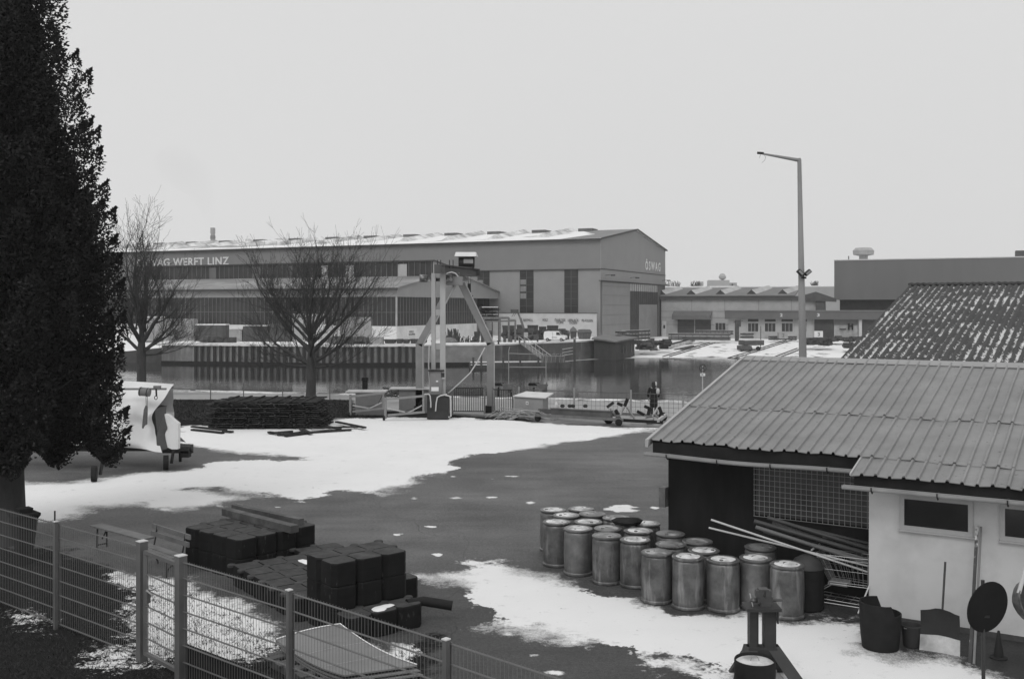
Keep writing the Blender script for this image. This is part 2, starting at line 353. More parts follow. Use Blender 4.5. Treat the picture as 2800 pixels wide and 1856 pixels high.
struct('water', MB().quad((-450, 40, WZ), (450, 40, WZ), (450, 320, WZ), (-450, 320, WZ)), wm, 'still harbour water')

# ------------------------------------------------------------------ the far bank: quay, slipway, ground behind
def quay_d(X_):
    return float(np.interp(X_, [-62, -30.9, -3.4, 17, 17.6, 30, 90], [178, 171, 173.5, 195, 199, 198, 190]))
def far_z(X_, d):
    s_ = min(max((X_-17.3)/8, 0), 1) if d > quay_d(X_)+8 else (1. if X_ > 17.3 else 0.)
    slip = -4.75+min(max((d-197)/34, 0), 1)*2.45
    return (-1.0)*(1-s_)+slip*s_
xs = sorted(set(list(np.linspace(-62, 17.2, 60))+[17.3]+list(np.linspace(17.5, 140, 60))+[200, 320]))
ds = [0, .6, 1.5, 3, 6, 10, 15, 20, 26, 32, 40, 60, 100, 200, 500]
fb = MB(); fb.v = [(x, quay_d(x)+q, far_z(x, quay_d(x)+q)) for q in ds for x in xs]; m_ = len(xs)
fb.f = [(j*m_+i, j*m_+i+1, (j+1)*m_+i+1, (j+1)*m_+i) for j in range(len(ds)-1) for i in range(m_-1)]
fg = struct('far_ground', fb, mat('far_ground_snowy', .16, .9, .4, .3, c2=.80, thr=.40, sharp=.05, s2=.35), 'snowy ground of the shipyard across the water')
# a bank with snow on top and dark stones at its foot closes the basin on the left
bk = MB(); dk = MB()
xs2 = np.linspace(-62.6, -130, 12)
for i in range(len(xs2)-1):
    xa, xb = xs2[i], xs2[i+1]
    f_ = lambda x: -3.1+1.3*abs(math.sin((x+74)*.11))**1.3*(1 if x > -74 else .4)
    za, zb = f_(xa), f_(xb)
    bk.quad((xa, 183, za), (xa, 214, .4), (xb, 214, .4), (xb, 183, zb))
    dk.quad((xa, 180.5, -5.2), (xa, 183.02, za+.02), (xb, 183.02, zb+.02), (xb, 180.5, -5.2))
struct('snowy_bank', bk, snowm, 'snow covered bank at the left end of the basin')
struct('stone_bank', dk, mat('dark_stones', .03, .9, .5, 1), 'dark stone foot of the bank at the left end of the basin')
# quay wall: sheet piling with dark strips for recess shade, then smooth concrete
q = thing('quay_wall', 'long sheet pile and concrete quay wall across the harbour with dark strips for recess shade', 'quay wall', (-30, 172, WZ))
wl = MB(); cp = MB(); cw = MB(); st = MB()
xq = [-62]+list(np.arange(-61, -15.0, .58))
off = 0
for i in range(len(xq)-1):
    xa, xb = xq[i], xq[i+1]; o_ = .35*((i//1) % 2)
    da, db = quay_d(xa)+.35*(i % 2), quay_d(xb)+.35*((i+1) % 2)
    wl.quad((xa, da, WZ-.6), (xb, db, WZ-.6), (xb, db, -1.35), (xa, da, -1.35))
for (xa, xb) in zip(list(np.linspace(-62, -15.1, 14))[:-1], list(np.linspace(-62, -15.1, 14))[1:]):
    cp.hexa([(xa, quay_d(xa)-.12, -1.36), (xb, quay_d(xb)-.12, -1.36), (xb, quay_d(xb)+.9, -1.36), (xa, quay_d(xa)+.9, -1.36), (xa, quay_d(xa)-.12, -.97), (xb, quay_d(xb)-.12, -.97), (xb, quay_d(xb)+.9, -.97), (xa, quay_d(xa)+.9, -.97)])
lx = list(np.linspace(-15.1, -3.4, 5))+list(np.linspace(-3.4, 17.3, 7))[1:]
for xa, xb in zip(lx[:-1], lx[1:]):
    (cw if xb <= -3 else st).hexa([(xa, quay_d(xa), WZ-.6), (xb, quay_d(xb), WZ-.6), (xb, quay_d(xb)+1.2, WZ-.6), (xa, quay_d(xa)+1.2, WZ-.6), (xa, quay_d(xa), -1.24), (xb, quay_d(xb), -1.24), (xb, quay_d(xb)+1.2, -1.24), (xa, quay_d(xa)+1.2, -1.24)])
    cp.hexa([(xa, quay_d(xa)-.1, -1.24), (xb, quay_d(xb)-.1, -1.24), (xb, quay_d(xb)+.9, -1.24), (xa, quay_d(xa)+.9, -1.24), (xa, quay_d(xa)-.1, -.96), (xb, quay_d(xb)-.1, -.96), (xb, quay_d(xb)+.9, -.96), (xa, quay_d(xa)+.9, -.96)])
part('sheet_piling', wl, mat('pile_steel', .25, .8, .35, .5, c2=.13, thr=.55, s2=.4, stretch2=(1, 1, .15)), q)
tb_ = MB()
tx = list(np.linspace(-62, -3.4, 16))
for xa, xb in zip(tx[:-1], tx[1:]):
    tb_.hexa([(xa, quay_d(xa)-.3, WZ-.5), (xb, quay_d(xb)-.3, WZ-.5), (xb, quay_d(xb)+.3, WZ-.5), (xa, quay_d(xa)+.3, WZ-.5), (xa, quay_d(xa)-.3, WZ+.5), (xb, quay_d(xb)-.3, WZ+.5), (xb, quay_d(xb)+.3, WZ+.5), (xa, quay_d(xa)+.3, WZ+.5)])
part('tide_beam', tb_, mat('tide_dark', .015, .8, .4, 1, spec=.2), q)
part('coping', cp, mat('coping_snow', .5, .9, .3, .5, c2=.8, thr=.4, s2=.5), q)
part('concrete_face', cw, mat('quay_concrete', .24, .9, .2, .5, c2=.14, thr=.58, s2=.4), q)
part('stained_face', st, mat('quay_stained', .10, .7, .4, .5, c2=.24, thr=.60, sharp=.05, s2=.6, stretch2=(1, 1, .12)), q)
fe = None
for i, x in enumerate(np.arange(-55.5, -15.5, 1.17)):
    m1 = MB().box((x, quay_d(x)-.1, -3.15), (.42, .3, 3.5))  # dark strip whose colour stands in for a shaded recess of the piling
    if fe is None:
        fe = part('fender', m1, mat('recess_shade', .02, .8, .4, 2), q); x0f, d0f = x, quay_d(x)
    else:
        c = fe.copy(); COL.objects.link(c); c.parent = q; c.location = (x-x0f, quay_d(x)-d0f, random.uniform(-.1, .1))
# ------------------------------------------------------------------ shipyard hall
hall_low = mat('hall_cladding', .27, .8, .06, .4); hall_hi = mat('hall_band', .215, .8, .06, .3); hall_gab = mat('hall_gable', .275, .8, .05, .3)
darkglaz = mat('hall_glazing', .035, .35, .35, .25, spec=.3); trim = mat('light_trim', .36, .7, .15, 1); dtrim = mat('dark_trim', .05, .7, .2, 1)
white = mat('white_paint', .72, .6, .06, 1); letters = mat('white_letters', .72, .6, .03, 1)
H = Fr((19.4, 220), (-.912, .411), (.411, .912)); HE, HB = 20.2, 13.74
h = thing('shipyard_hall', 'huge long grey hall with shallow snowy roof and white lettering on its upper band', 'hall', tuple(H.p(0, 0, -1)))
def gable(fr, b0, b1, z0, ze, zr, bm=None):
    bm = (b0+b1)/2 if bm is None else bm
    return [fr.p(0, b0, z0), fr.p(0, b1, z0), fr.p(0, b1, ze), fr.p(0, bm, zr), fr.p(0, b0, ze)]
LH = 190
part('wall', H.box(MB(), .1, LH, .1, 51.4, -2.6, HB), hall_low, h)
m = MB(); H.box(m, .12, LH, -.1, 51.5, HB+.002, HE-.002); part('upper_band', m, hall_hi, h)
m = MB(); m.prism([p-H.u*.1 for p in gable(H, -.1, 51.6, HB+.02, HE, 23.9)], H.u*.2); part('gable_face', m, hall_gab, h)
m = MB(); H.box(m, -.14, .12, -.12, 51.6, 11.45, HB); H.box(m, -.5, -.0, -1.2, 52.3, 11.25, 11.45); part('gable_beam', m, hall_gab, h)
m = MB(); H.box(m, -.22, -.13, -.1, 51.6, HB-.08, HB+.1); H.box(m, -.2, LH, -.22, -.11, HB-.1, HB+.06); H.box(m, -.62, -.02, -1.3, 52.3, 11.05, 11.24); part('flashing', m, dtrim, h)
r = MB()
for (b0, z0, b1, z1) in ((-.6, HE, 25.75, 23.95), (25.75, 23.95, 52.1, HE)):
    r.hexa([H.p(-.4, b0, z0), H.p(LH, b0, z0), H.p(LH, b1, z1), H.p(-.4, b1, z1), H.p(-.4, b0, z0+.28), H.p(LH, b0, z0+.28), H.p(LH, b1, z1+.28), H.p(-.4, b1, z1+.28)])
part('roof', r, mat('roof_snow', .80, .9, .05, .3, c2=.20, thr=.585, sharp=.05, s2=.06), h)
m = MB()
for (b0, z0, b1, z1) in ((-.75, HE-.05, 25.75, 23.92), (25.75, 23.92, 52.3, HE-.05)):
    m.hexa([H.p(-.55, b0, z0), H.p(-.41, b0, z0), H.p(-.41, b1, z1), H.p(-.55, b1, z1), H.p(-.55, b0, z0+.36), H.p(-.41, b0, z0+.36), H.p(-.41, b1, z1+.36), H.p(-.55, b1, z1+.36)])
H.box(m, -.5, LH, -.78, -.61, HE-.12, HE+.2); part('verge_trim', m, dtrim, h)
# bare strip of roof near the gable, ridge vents and low cross skylights
bare = mat('bare_roof', .2, .8, .15, .3)
m = MB()
for k in range(12):
    m = MB(); c = 10.5+k*12.4
    zr = 24.2; H.box(m, c, c+3.6, 23.6, 27.9, 23.6, 24.65); part('roof_vent', m, mat('vent_dark', .12, .8, .3, 1), h)
    m = MB(); c2_ = c+6.2; zb = lambda b: HE+.28+(b+.6)*(23.95-HE)/26.35
    for b0, b1 in ((7, 25.5),):
        m.add([H.p(c2_-1.9, b0, zb(b0)-.05), H.p(c2_+1.9, b0, zb(b0)-.05), H.p(c2_, b0, zb(b0)+.9), H.p(c2_-1.9, b1, zb(b1)-.05), H.p(c2_+1.9, b1, zb(b1)-.05), H.p(c2_, b1, zb(b1)+.9)], [(0, 2, 1), (3, 4, 5), (0, 3, 5, 2), (1, 2, 5, 4), (0, 1, 4, 3)])
    part('skylight', m, mat('skylight_snowy', .30, .6, .2, .5, c2=.75, thr=.5, s2=.25), h)
m = MB()
b0, b1 = -.62, 25.7
m.quad(H.p(-.38, b0, HE+.29), H.p(9, b0, HE+.29), H.p(5.5, 12, HE+.29+12.6*.1423), H.p(14, b1, 24.235), H.p(-.38, b1, 24.235)); part('bare_roof_patch', m, bare, h, fix=False)
# tall dark window strips
for (sa, sb) in ((5.3, 8.5), (16.0, 19.3), (27.0, 30.0)):
    m = MB(); H.box(m, sa, sb, -.06, .09, 4.0, HB-.12); wo_ = part('window', m, darkglaz, h)
    m = MB(); H.box(m, (sa+sb)/2-.05, (sa+sb)/2+.05, -.1, -.061, 4.0, HB-.12)
    for z in np.arange(5.6, HB-.5, 1.6): H.box(m, sa, sb, -.1, -.062, z, z+.07)
    part('window_bars', m, mat('dim_bars', .10, .7, .1, 1), wo_)
    if sa > 10:
        m = MB()
        for z in (7.3, 8.9, 10.4):
            H.box(m, (sa+sb)/2+.12, sb-.12, -.09, -.055, z, z+1.2)
        part('light_pane', m, mat('pale_pane', .22, .5, .2, 1), wo_)
# gable doorway: dark opening, glazed head, leaves
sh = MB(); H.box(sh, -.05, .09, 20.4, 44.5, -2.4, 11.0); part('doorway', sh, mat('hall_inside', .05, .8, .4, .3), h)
m = MB(); H.box(m, -.09, -.052, 20.6, 44.2, 9.2, 10.95); part('door_head_glazing', m, mat('door_head', .34, .3, .35, .8), h)
m = MB()
for b_ in np.arange(20.6, 44.4, 1.75): H.box(m, -.13, -.092, b_, b_+.16, 1.5, 10.95)
part('glazing_bars', m, dtrim, h)
m = MB(); H.box(m, -.2, -.14, 27.7, 43.6, -2.3, 6.0); part('door_leaf', m, mat('door_leaf_grey', .24, .8, .12, .4), h)
m = MB(); H.box(m, -.26, -.06, .4, 20.3, -2.4, 10.9); part('sliding_door', m, mat('sliding_door_grey', .25, .8, .08, .4), h)
m = MB(); H.box(m, -.1, .1, 44.6, 51.5, -2.6, 11.0); part('corner_shade', m, mat('corner_shade_dark', .14, .8, .1, 1), h)  # end strip of the gable, its shadow put into the darker colour
m = MB()
for z in (1.4, 3.6, 5.8, 8.0, 10.0): H.box(m, -.29, -.262, .4, 20.3, z, z+.06)
part('door_seams', m, mat('seam', .15, .8, .1, 1), h)
sL = at_px(H, 374); text('lettering', 'ÖSWAG WERFT LINZ', H.p(sL, -.16, 16.3), -H.u, (0, 0, 1), sL-at_px(H, 627), 2.6, letters, h, space=1.1)
b_l = (lambda px: ((px-1400)/F*220-19.4)/(.411-(px-1400)/F*.912))
text('gable_lettering', 'ÖSWAG', H.p(-.16, b_l(1763), 14.6), H.v, (0, 0, 1), b_l(1804)-b_l(1763), 2.75, letters, h, space=1.5)
for (b_, z) in ((2.5, 12.4), (20.5, 12.3), (48, 12.3)):
    m = MB().tube([H.p(-.2, b_, z), H.p(-1.6, b_+.3, z+.15)], .06, 6).box(H.p(-1.9, b_+.3, z), (.9, .6, .3)); part('floodlight', m, dtrim, h)
# low white wall with the names of the waste sorts
t = thing('sorting_wall', 'long white wall lettered with waste sorts in front of the hall', 'wall', tuple(H.p(0, -2, -1)))
m = MB(); H.box(m, .2, 34, -2.2, -1.9, -1.1, 4.0); part('wall_panel', m, mat('sorting_white', .50, .7, .12, .5), t)
m = MB(); H.box(m, .1, 34.1, -2.3, -1.8, 4.003, 4.12); part('wall_cap', m, dtrim, t)
ink = mat('dark_letters', .06, .7, .1, 1)
for (s_, x0, x1, y0) in (('BETON', 1389, 1410, 879), ('RESTMÜLL', 1431, 1458, 879), ('HOLZ', 1484, 1498, 878), ('ÖLHÄLTIGE', 1517, 1546, 878.5), ('STOFFE', 1522, 1541, 885), ('LEERLACK-', 1553, 1584, 879), ('DOSEN', 1558, 1578, 886), ('PE-FOLIEN', 1591, 1621, 880)):
    sa, sb = at_px(H, x0, -2.2), at_px(H, x1, -2.2)
    text('lettering', s_, H.p(sa, -2.26, zat(H, (x0+x1)/2, y0, -2.2)), -H.u, (0, 0, 1), sa-sb, .55 if 'Ö' not in s_ and 'Ü' not in s_ else .68, ink, t, .04, off=.0)

# ------------------------------------------------------------------ lower assembly hall in front of it
Q = Fr((-21.3, 186), (-.912, .411), (.381, .925)); LQ, WQ = 75, 47.8
q = thing('assembly_hall', 'lower grey assembly hall with banded dark glazing and snow edged white base', 'hall', tuple(Q.p(0, 0, -1)))
wallc = mat('assembly_cladding', .31, .8, .08, .4); wbase = mat('assembly_base', .66, .7, .15, .5); fas = mat('fascia_grey', .30, .8, .12, .5)
m = MB(); Q.box(m, .1, LQ, .1, 36, -1.2, 1.85); m2_ = MB()
part('base_wall', m, wbase, q)
m = MB(); Q.box(m, .14, LQ, .14, 36, 1.852, 7.3); part('glazing', m, darkglaz, q)
m = MB()
for a in np.arange(.25, LQ, 1.0): Q.box(m, a, a+.07, .06, .138, 1.86, 7.28)
for b in np.arange(.3, WQ-12, 1.17): Q.box(m, .05, .138, b, b+.10, 1.86, 7.28)
Q.box(m, .2, LQ, .05, .059, 4.38, 4.46); Q.box(m, .04, .049, .2, WQ-12, 4.38, 4.46)
part('window_bars', m, mat('glazing_bars_grey', .17, .7, .2, 1), q)
m = MB(); Q.box(m, .02, .3, .02, .3, 1.86, 7.28); part('corner_post', m, trim, q)
m = MB(); Q.box(m, .1, LQ, -.02, .5, 7.3, 8.75); part('fascia', m, fas, q)
m = MB(); m.prism([Q.p(.0, 0, 7.3), Q.p(.0, WQ, 7.3), Q.p(.0, WQ, 8.8), Q.p(.0, WQ/2, 12.8), Q.p(.0, 0, 8.9)], Q.u*.4); part('gable_face', m, wallc, q)
m = MB()
m.hexa([Q.p(-.4, -.5, 8.76), Q.p(LQ, -.5, 8.76), Q.p(LQ, WQ/2, 12.75), Q.p(-.4, WQ/2, 12.75), Q.p(-.4, -.5, 9.0), Q.p(LQ, -.5, 9.0), Q.p(LQ, WQ/2, 13.0), Q.p(-.4, WQ/2, 13.0)])
m.hexa([Q.p(-.4, WQ/2, 12.75), Q.p(24, WQ/2, 12.75), Q.p(24, WQ, 8.7), Q.p(-.4, WQ, 8.7), Q.p(-.4, WQ/2, 13.0), Q.p(24, WQ/2, 13.0), Q.p(24, WQ, 8.95), Q.p(-.4, WQ, 8.95)])
part('roof', m, mat('assembly_roof', .20, .8, .15, .3, c2=.34, thr=.58, s2=.2), q)
m = MB(); Q.box(m, -.5, LQ, -.75, -.502, 8.55, 8.95); part('gutter', m, dtrim, q)
# clerestory over the roof
zc = 14.66
m = MB(); m.prism([Q.p(.3, 15.4, 10.9), Q.p(.3, 30, 10.9), Q.p(.3, 30, 12.6), Q.p(.3, 15.4, zc-.2)], Q.u*LQ); part('clerestory', m, darkglaz, q)
m = MB(); m.prism([Q.p(.0, 15.3, 10.7), Q.p(.0, 31, 10.9), Q.p(.0, 31, 12.5), Q.p(.0, 15.3, zc-.15)], Q.u*.28); part('clerestory_gable', m, wallc, q)
m = MB(); m.hexa([Q.p(-.2, 15.0, zc-.15), Q.p(LQ, 15.0, zc-.15), Q.p(LQ, 31, 12.6), Q.p(-.2, 31, 12.6), Q.p(-.2, 15.0, zc+.1), Q.p(LQ, 15.0, zc+.1), Q.p(LQ, 31, 12.8), Q.p(-.2, 31, 12.8)]); part('clerestory_roof', m, dtrim, q)
m = MB()
for a in np.arange(.6, LQ, 1.3): Q.box(m, a, a+.08, 15.3, 15.39, 11.4, zc-.2)
part('clerestory_bars', m, mat('glazing_bars_grey'), q) if 0 else part('clerestory_bars', m, MATS['glazing_bars_grey'], q)
for (px0, px1, mm_) in ((945, 968, 1), (1089, 1113, 1), (880, 897, 1), (790, 800, 0), (690, 713, 0), (573, 592, 0)):
    a0, a1 = at_px(Q, px1, 15.3), at_px(Q, px0, 15.3)
    m = MB(); Q.box(m, a0, a1, 15.2, 15.28, 11.6, zc-.6); part('light_pane', m, mat('pale_blind', .42, .7, .15, .7) if mm_ else mat('dim_blind', .12, .7, .15, .7), q)
# big doors in the long side
for (x0, x1, y0, c_) in ((930, 1016, 867, .30), (800, 890, 858, .42)):
    a0, a1 = at_px(Q, x1), at_px(Q, x0); m = MB(); Q.box(m, a0, a1, -.1, -.03, -1.0, zat(Q, x1, y0)); dr = part('door', m, mat('big_door_%d' % x0, c_, .7, .25, .6, c2=c_*.6, thr=.6, s2=.6), q)
m = MB(); Q.box(m, at_px(Q, 986), at_px(Q, 910), -.16, -.11, zat(Q, 950, 842), zat(Q, 950, 815)); part('open_window', m, mat('dim_blind'), q) if 0 else None
# post against the corner
# ------------------------------------------------------------------ low workshop on the right with dormers
Wd = Fr((38.9, 262), (.912, -.411), (.411, .912)); WG = -2.4
t = thing('workshop', 'low pale panelled workshop with triangular dormers beside the huge hall', 'workshop', tuple(Wd.p(0, 0, WG)))
wk = mat('workshop_panel', .38, .8, .10, .5, c2=.30, thr=.6, s2=.4); LW = 52
m = MB(); Wd.box(m, 0, 39, 0, 18, WG-.3, 7.2); part('wall', m, wk, t)
m = MB(); Wd.box(m, -.2, 39.4, -.5, .35, 7.2, 8.1); part('fascia', m, mat('fascia_dark', .075, .8, .15, 1), t)
m = MB(); m.hexa([Wd.p(-.3, -.7, 8.1), Wd.p(34, -.7, 8.1), Wd.p(34, 9, 10.2), Wd.p(-.3, 9, 10.2), Wd.p(-.3, -.7, 8.3), Wd.p(34, -.7, 8.3), Wd.p(34, 9, 10.4), Wd.p(-.3, 9, 10.4)])
m.prism([Wd.p(30.5, -.4, 8.1), Wd.p(44, -.4, 7.2), Wd.p(37.5, -.4, 9.9)], Wd.v*.6) if 0 else None
part('roof', m, mat('workshop_roof', .16, .8, .12, .4), t)
m = MB()
for z in (WG+6.6, 2.6, .8): Wd.box(m, 0, 39, -.03, -.001, z, z+.09)
for a in (8, 16.5, 25, 33): Wd.box(m, a, a+.09, -.03, -.0012, 3.5, 7.2)
for a in (19.8, 4.5): Wd.box(m, a, a+.09, -.03, -.0012, WG, 3.5)
part('panel_joints', m, mat('joint', .16, .8, .1, 1), t)
for px in (1808, 1890, 1970, 2055, 2140):          # the row of dormers, each a wedge with a dark louvred end
    a = at_px(Wd, px, 1); m = MB(); zb_ = 8.55
    m.add([Wd.p(a-1.3, 1, zb_), Wd.p(a+1.3, 1, zb_), Wd.p(a, 1, zb_+1.15), Wd.p(a-1.3+3, 8, zb_+1.4), Wd.p(a+1.3+3, 8, zb_+1.4), Wd.p(a+3, 8, zb_+2.4)], [(0, 1, 2), (3, 5, 4), (0, 2, 5, 3), (1, 4, 5, 2), (0, 3, 4, 1)])
    dm = part('dormer', m, mat('dormer_sheet', .42, .7, .2, .5), t)
    m = MB(); m.add([Wd.p(a-1.35, .95, zb_), Wd.p(a+1.35, .95, zb_), Wd.p(a, .95, zb_+1.2)], [(0, 1, 2)]); m.prism(m.v[:3], -Wd.v*.08); part('louvre', m, dtrim, dm)
m = MB(); a0, a1 = at_px(Wd, 1843), at_px(Wd, 1948)
z0, z1 = zat(Wd, 1890, 873), zat(Wd, 1890, 851)
m.hexa([Wd.p(a0, -2.2, z0), Wd.p(a1, -2.2, z0), Wd.p(a1, -.05, z1-.1), Wd.p(a0, -.05, z1-.1), Wd.p(a0, -2.2, z0+1.1), Wd.p(a1, -2.2, z0+1.1), Wd.p(a1, -.05, z1+.1), Wd.p(a0, -.05, z1+.1)]); part('awning', m, mat('awning_grey', .13, .8, .15, .5), t)
for (x0, x1) in ((1853, 1898), (1901, 1944)):
    a0, a1 = at_px(Wd, x0), at_px(Wd, x1); m = MB(); Wd.box(m, a0, a1, -.08, -.04, WG+.6, z0-.1); dd_ = part('roller_door', m, mat('roller_dark', .06, .7, .3, 1), t)
    m = MB()
    for z in np.arange(WG+.9, z0-.2, .42): Wd.box(m, a0, a1, -.12, -.082, z, z+.07)
    part('slats', m, mat('slat_grey', .11, .7, .2, 1), dd_)
def win3(fr, b, x0, x1, y0, y1, par):
    a0, a1 = at_px(fr, x0, b), at_px(fr, x1, b); z1_, z0_ = zat(fr, (x0+x1)/2, y0, b), zat(fr, (x0+x1)/2, y1, b)
    m = MB(); fr.box(m, a0-.12, a1+.12, b-.06, b-.002, z0_-.12, z1_+.12); wf = part('window', m, mat('window_trim', .42, .7, .1, 1), par)
    m = MB(); w3 = (a1-a0)/3
    for k in range(3): fr.box(m, a0+k*w3+.06, a0+(k+1)*w3-.06, b-.09, b-.062, z0_, z1_)
    part('pane', m, darkglaz, wf)
win3(Wd, 0, 1956, 1984, 883, 903, t)
m = MB(); a0, a1 = at_px(Wd, 1811), at_px(Wd, 1822); Wd.box(m, a0, a1, -.06, -.003, WG, WG+4.1); dr = part('door', m, mat('door_light', .55, .7, .1, 1), t)
m = MB(); Wd.box(m, a0+.3, a1-.3, -.09, -.062, WG+2.2, WG+3.1); part('pane', m, darkglaz, dr)
# gabled end section behind the lamp mast
m = MB(); Wd.box(m, 31.5, 38.6, -.35, -.002, WG, 6.9) if 0 else None
m = MB(); a0, a1, am = at_px(Wd, 2195), at_px(Wd, 2288), at_px(Wd, 2232)
m.prism([Wd.p(a0, -.62, 7.0), Wd.p(a1, -.62, 6.6), Wd.p(a1, -.62, 7.4), Wd.p(am, -.62, 9.1), Wd.p(a0, -.62, 8.2)], Wd.v*-.3); part('end_gable', m, MATS['fascia_dark'], t)
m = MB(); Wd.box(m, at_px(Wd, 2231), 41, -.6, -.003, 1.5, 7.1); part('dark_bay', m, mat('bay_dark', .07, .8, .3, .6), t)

# ------------------------------------------------------------------ front wing with the dark numbered beam
C = Fr(tuple(Wd.p(at_px(Wd, 2003), -9, 0))[:2], (.912, -.411), (.411, .912))
t = thing('front_wing', 'low front wing under a dark fascia numbered 2 and 3 with white framed windows', 'building', tuple(C.p(0, 0, WG)))
LC = 62
m = MB(); C.box(m, .6, LC, 1.2, 8.6, WG-.3, 3.0); part('wall', m, mat('wing_wall', .40, .8, .12, .5, c2=.28, thr=.58, s2=.5), t)
zt, zb = zat(C, 2100, 850), zat(C, 2100, 872.5)
m = MB(); C.box(m, 0, LC, 0, 1.18, zb, zt); part('fascia', m, mat('wing_fascia', .115, .8, .12, .5), t)
m = MB(); C.box(m, -.1, LC, -.15, 8.7, zt+.003, zt+.15); part('roof', m, mat('wing_roof', .22, .8, .2, .5), t)
for (x0, x1) in ((2045, 2074), (2091, 2121), (2137, 2168), (2199, 2206)):
    win3(C, 1.2, x0, x1, 884, 906, t)
    m = MB(); C.box(m, at_px(C, x0, 1.2), at_px(C, x1, 1.2), 1.1, 1.19, zat(C, x0, 879, 1.2), zb-.01); part('top_light', m, darkglaz, t)
for (s_, px) in (('2', 2133), ('3', 2234)):
    a0 = at_px(C, px); text('number', s_, C.p(a0, -.06, zat(C, px, 865.5)), C.u, (0, 0, 1), .6, .75, letters, t)
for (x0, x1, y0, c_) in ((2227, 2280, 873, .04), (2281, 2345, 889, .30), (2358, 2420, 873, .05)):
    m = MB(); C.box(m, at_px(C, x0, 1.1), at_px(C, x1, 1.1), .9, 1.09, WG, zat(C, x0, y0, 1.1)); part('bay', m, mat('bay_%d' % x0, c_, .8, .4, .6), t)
m = MB(); C.box(m, at_px(C, 2281, 1.1), at_px(C, 2345, 1.1), .95, 1.08, zat(C, 2300, 888.5, 1.1), zb-.01); part('bay_head', m, mat('bay_head', .14, .8, .1, 1), t)
m = MB(); C.box(m, at_px(C, 2349, .8), at_px(C, 2357, .8), .5, .85, WG, zb-.02); part('pillar', m, mat('pillar_pale', .5, .8, .15, .8), t)
for px in (2304,):
    m = MB(); a0 = at_px(C, px)
    m.box(C.p(a0, .7, .2), (1.6, .2, .25)).box(C.p(a0+1.3, .6, .8), (.3, .3, 1.5)).box(C.p(a0+2.1, .6, .8), (.3, .3, 1.5)).box(C.p(a0+1.7, .6, .9), (.8, .3, .3)); part('wall_hooks', m, black, t)

# ------------------------------------------------------------------ the dark flat block behind
B = Fr((A(2281, 760, 249).x, 249), (.912, -.411), (.411, .912))
t = thing('flat_block', 'large plain dark grey flat roofed block standing over the front wing', 'building', tuple(B.p(0, 0, WG)))
zt, zb = zat(B, 2281, 713), zat(B, 2281, 819.5)
m = MB(); B.box(m, 0, 90, 0, 40, zb, zt); part('wall', m, mat('block_cladding', .145, .85, .07, .3, streak=6), t)
m = MB(); B.box(m, -.1, 90, -.1, 40, zt+.003, zt+.25); part('roof_edge', m, mat('roof_edge_snow', .6, .8, .1, 1), t)
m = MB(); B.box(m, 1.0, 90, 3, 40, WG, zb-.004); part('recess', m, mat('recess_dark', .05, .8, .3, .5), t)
m = MB().lathe([(1.1, 0), (1.1, 1.0), (2.6, 1.3), (2.75, 2.3), (2.0, 3.0), (0.4, 3.15)], tuple(A(2361, 713, 254).xy)+(zt+.45,), 8); part('vent_cowl', m, mat('cowl', .36, .6, .15, 1), t)
m = MB().tube([tuple(B.p(3.2, 2, zt))[:2]+(zt,), tuple(B.p(3.2, 2, zt))[:2]+(zt+1.2,)], .14, 8); part('vent_pipe', m, midm, t)
m = MB(); a0 = at_px(B, 2777, 6); B.box(m, a0, a0+9, 6, 10, zt+.25, zt+1.9); part('roof_box', m, mat('roof_box', .07, .8, .2, 1), t)
# ------------------------------------------------------------------ far skyline
t = thing('sawtooth_hall', 'long low pale hall seen over the workshop roof', 'hall', (60, 300, -2))
m = MB().box((120, 330, 4), (190, 40, 15.4), -.2); part('wall', m, mat('far_pale', .33, .8, .1, .2), t)
m = MB().box((120, 330, 11.85), (190, 40, .3), -.2); part('roof', m, snowm, t)
for (x0, x1, y0, d, lb) in ((1937, 1992, 766, 640, 'pale flat roofed block with a round tank on the skyline'), (1906, 1921, 770, 620, 'small pale block with a dark window on the skyline'), (1992, 2012, 773, 660, 'lowest pale block at the right of the skyline group')):
    a = A(x0, y0, d); b_ = A(x1, y0, d); t = thing('far_building', lb, 'building', (a.x, d, 0), group='pale blocks on the skyline')
    m = MB().hexa([(a.x, d, 0), (b_.x, d-3, 0), (b_.x+3, d+20, 0), (a.x+3, d+20, 0), (a.x, d, a.z), (b_.x, d-3, a.z), (b_.x+3, d+20, a.z), (a.x+3, d+20, a.z)]); part('wall', m, mat('skyline_block', .34, .8, .1, .1), t)
    if lb[0] == 'p': part('tank', MB().lathe([(.5, 0), (2.2, 1.2), (2.4, 2.4), (1.4, 4), (.3, 4.4)], (A(1978, 766, d).x, d+3, a.z), 12), mat('skyline_block'), t)
    else: part('window', MB().box(((a.x+b_.x)/2, d-.4-1.0, a.z-1.4), (2.2 if x0 < 1990 else 1.2, .5, 1.2)), darkglaz, t)
# tall chimney with its plume
c0 = A(582, 665, 900); r0_ = 3.1
t = thing('chimney', 'tall slender chimney far behind the snowy hall roof', 'chimney', (c0.x, 900, -2))
zt = A(582, 623, 900).z
part('stack', MB().lathe([(r0_+.3, -2), (r0_, zt-15), (r0_+.1, zt-14.5), (2.0, zt-13.5), (1.9, zt-5), (2.2, zt-4.8), (2.1, zt)], (c0.x, 900, 0), 16), mat('chimney_grey', .20, .8, .2, .1), t)
part('band', MB().lathe([(2.3, zt-10), (2.3, zt-7)], (c0.x, 900, 0), 16), mat('chimney_band', .07, .8, .2, .1), t)
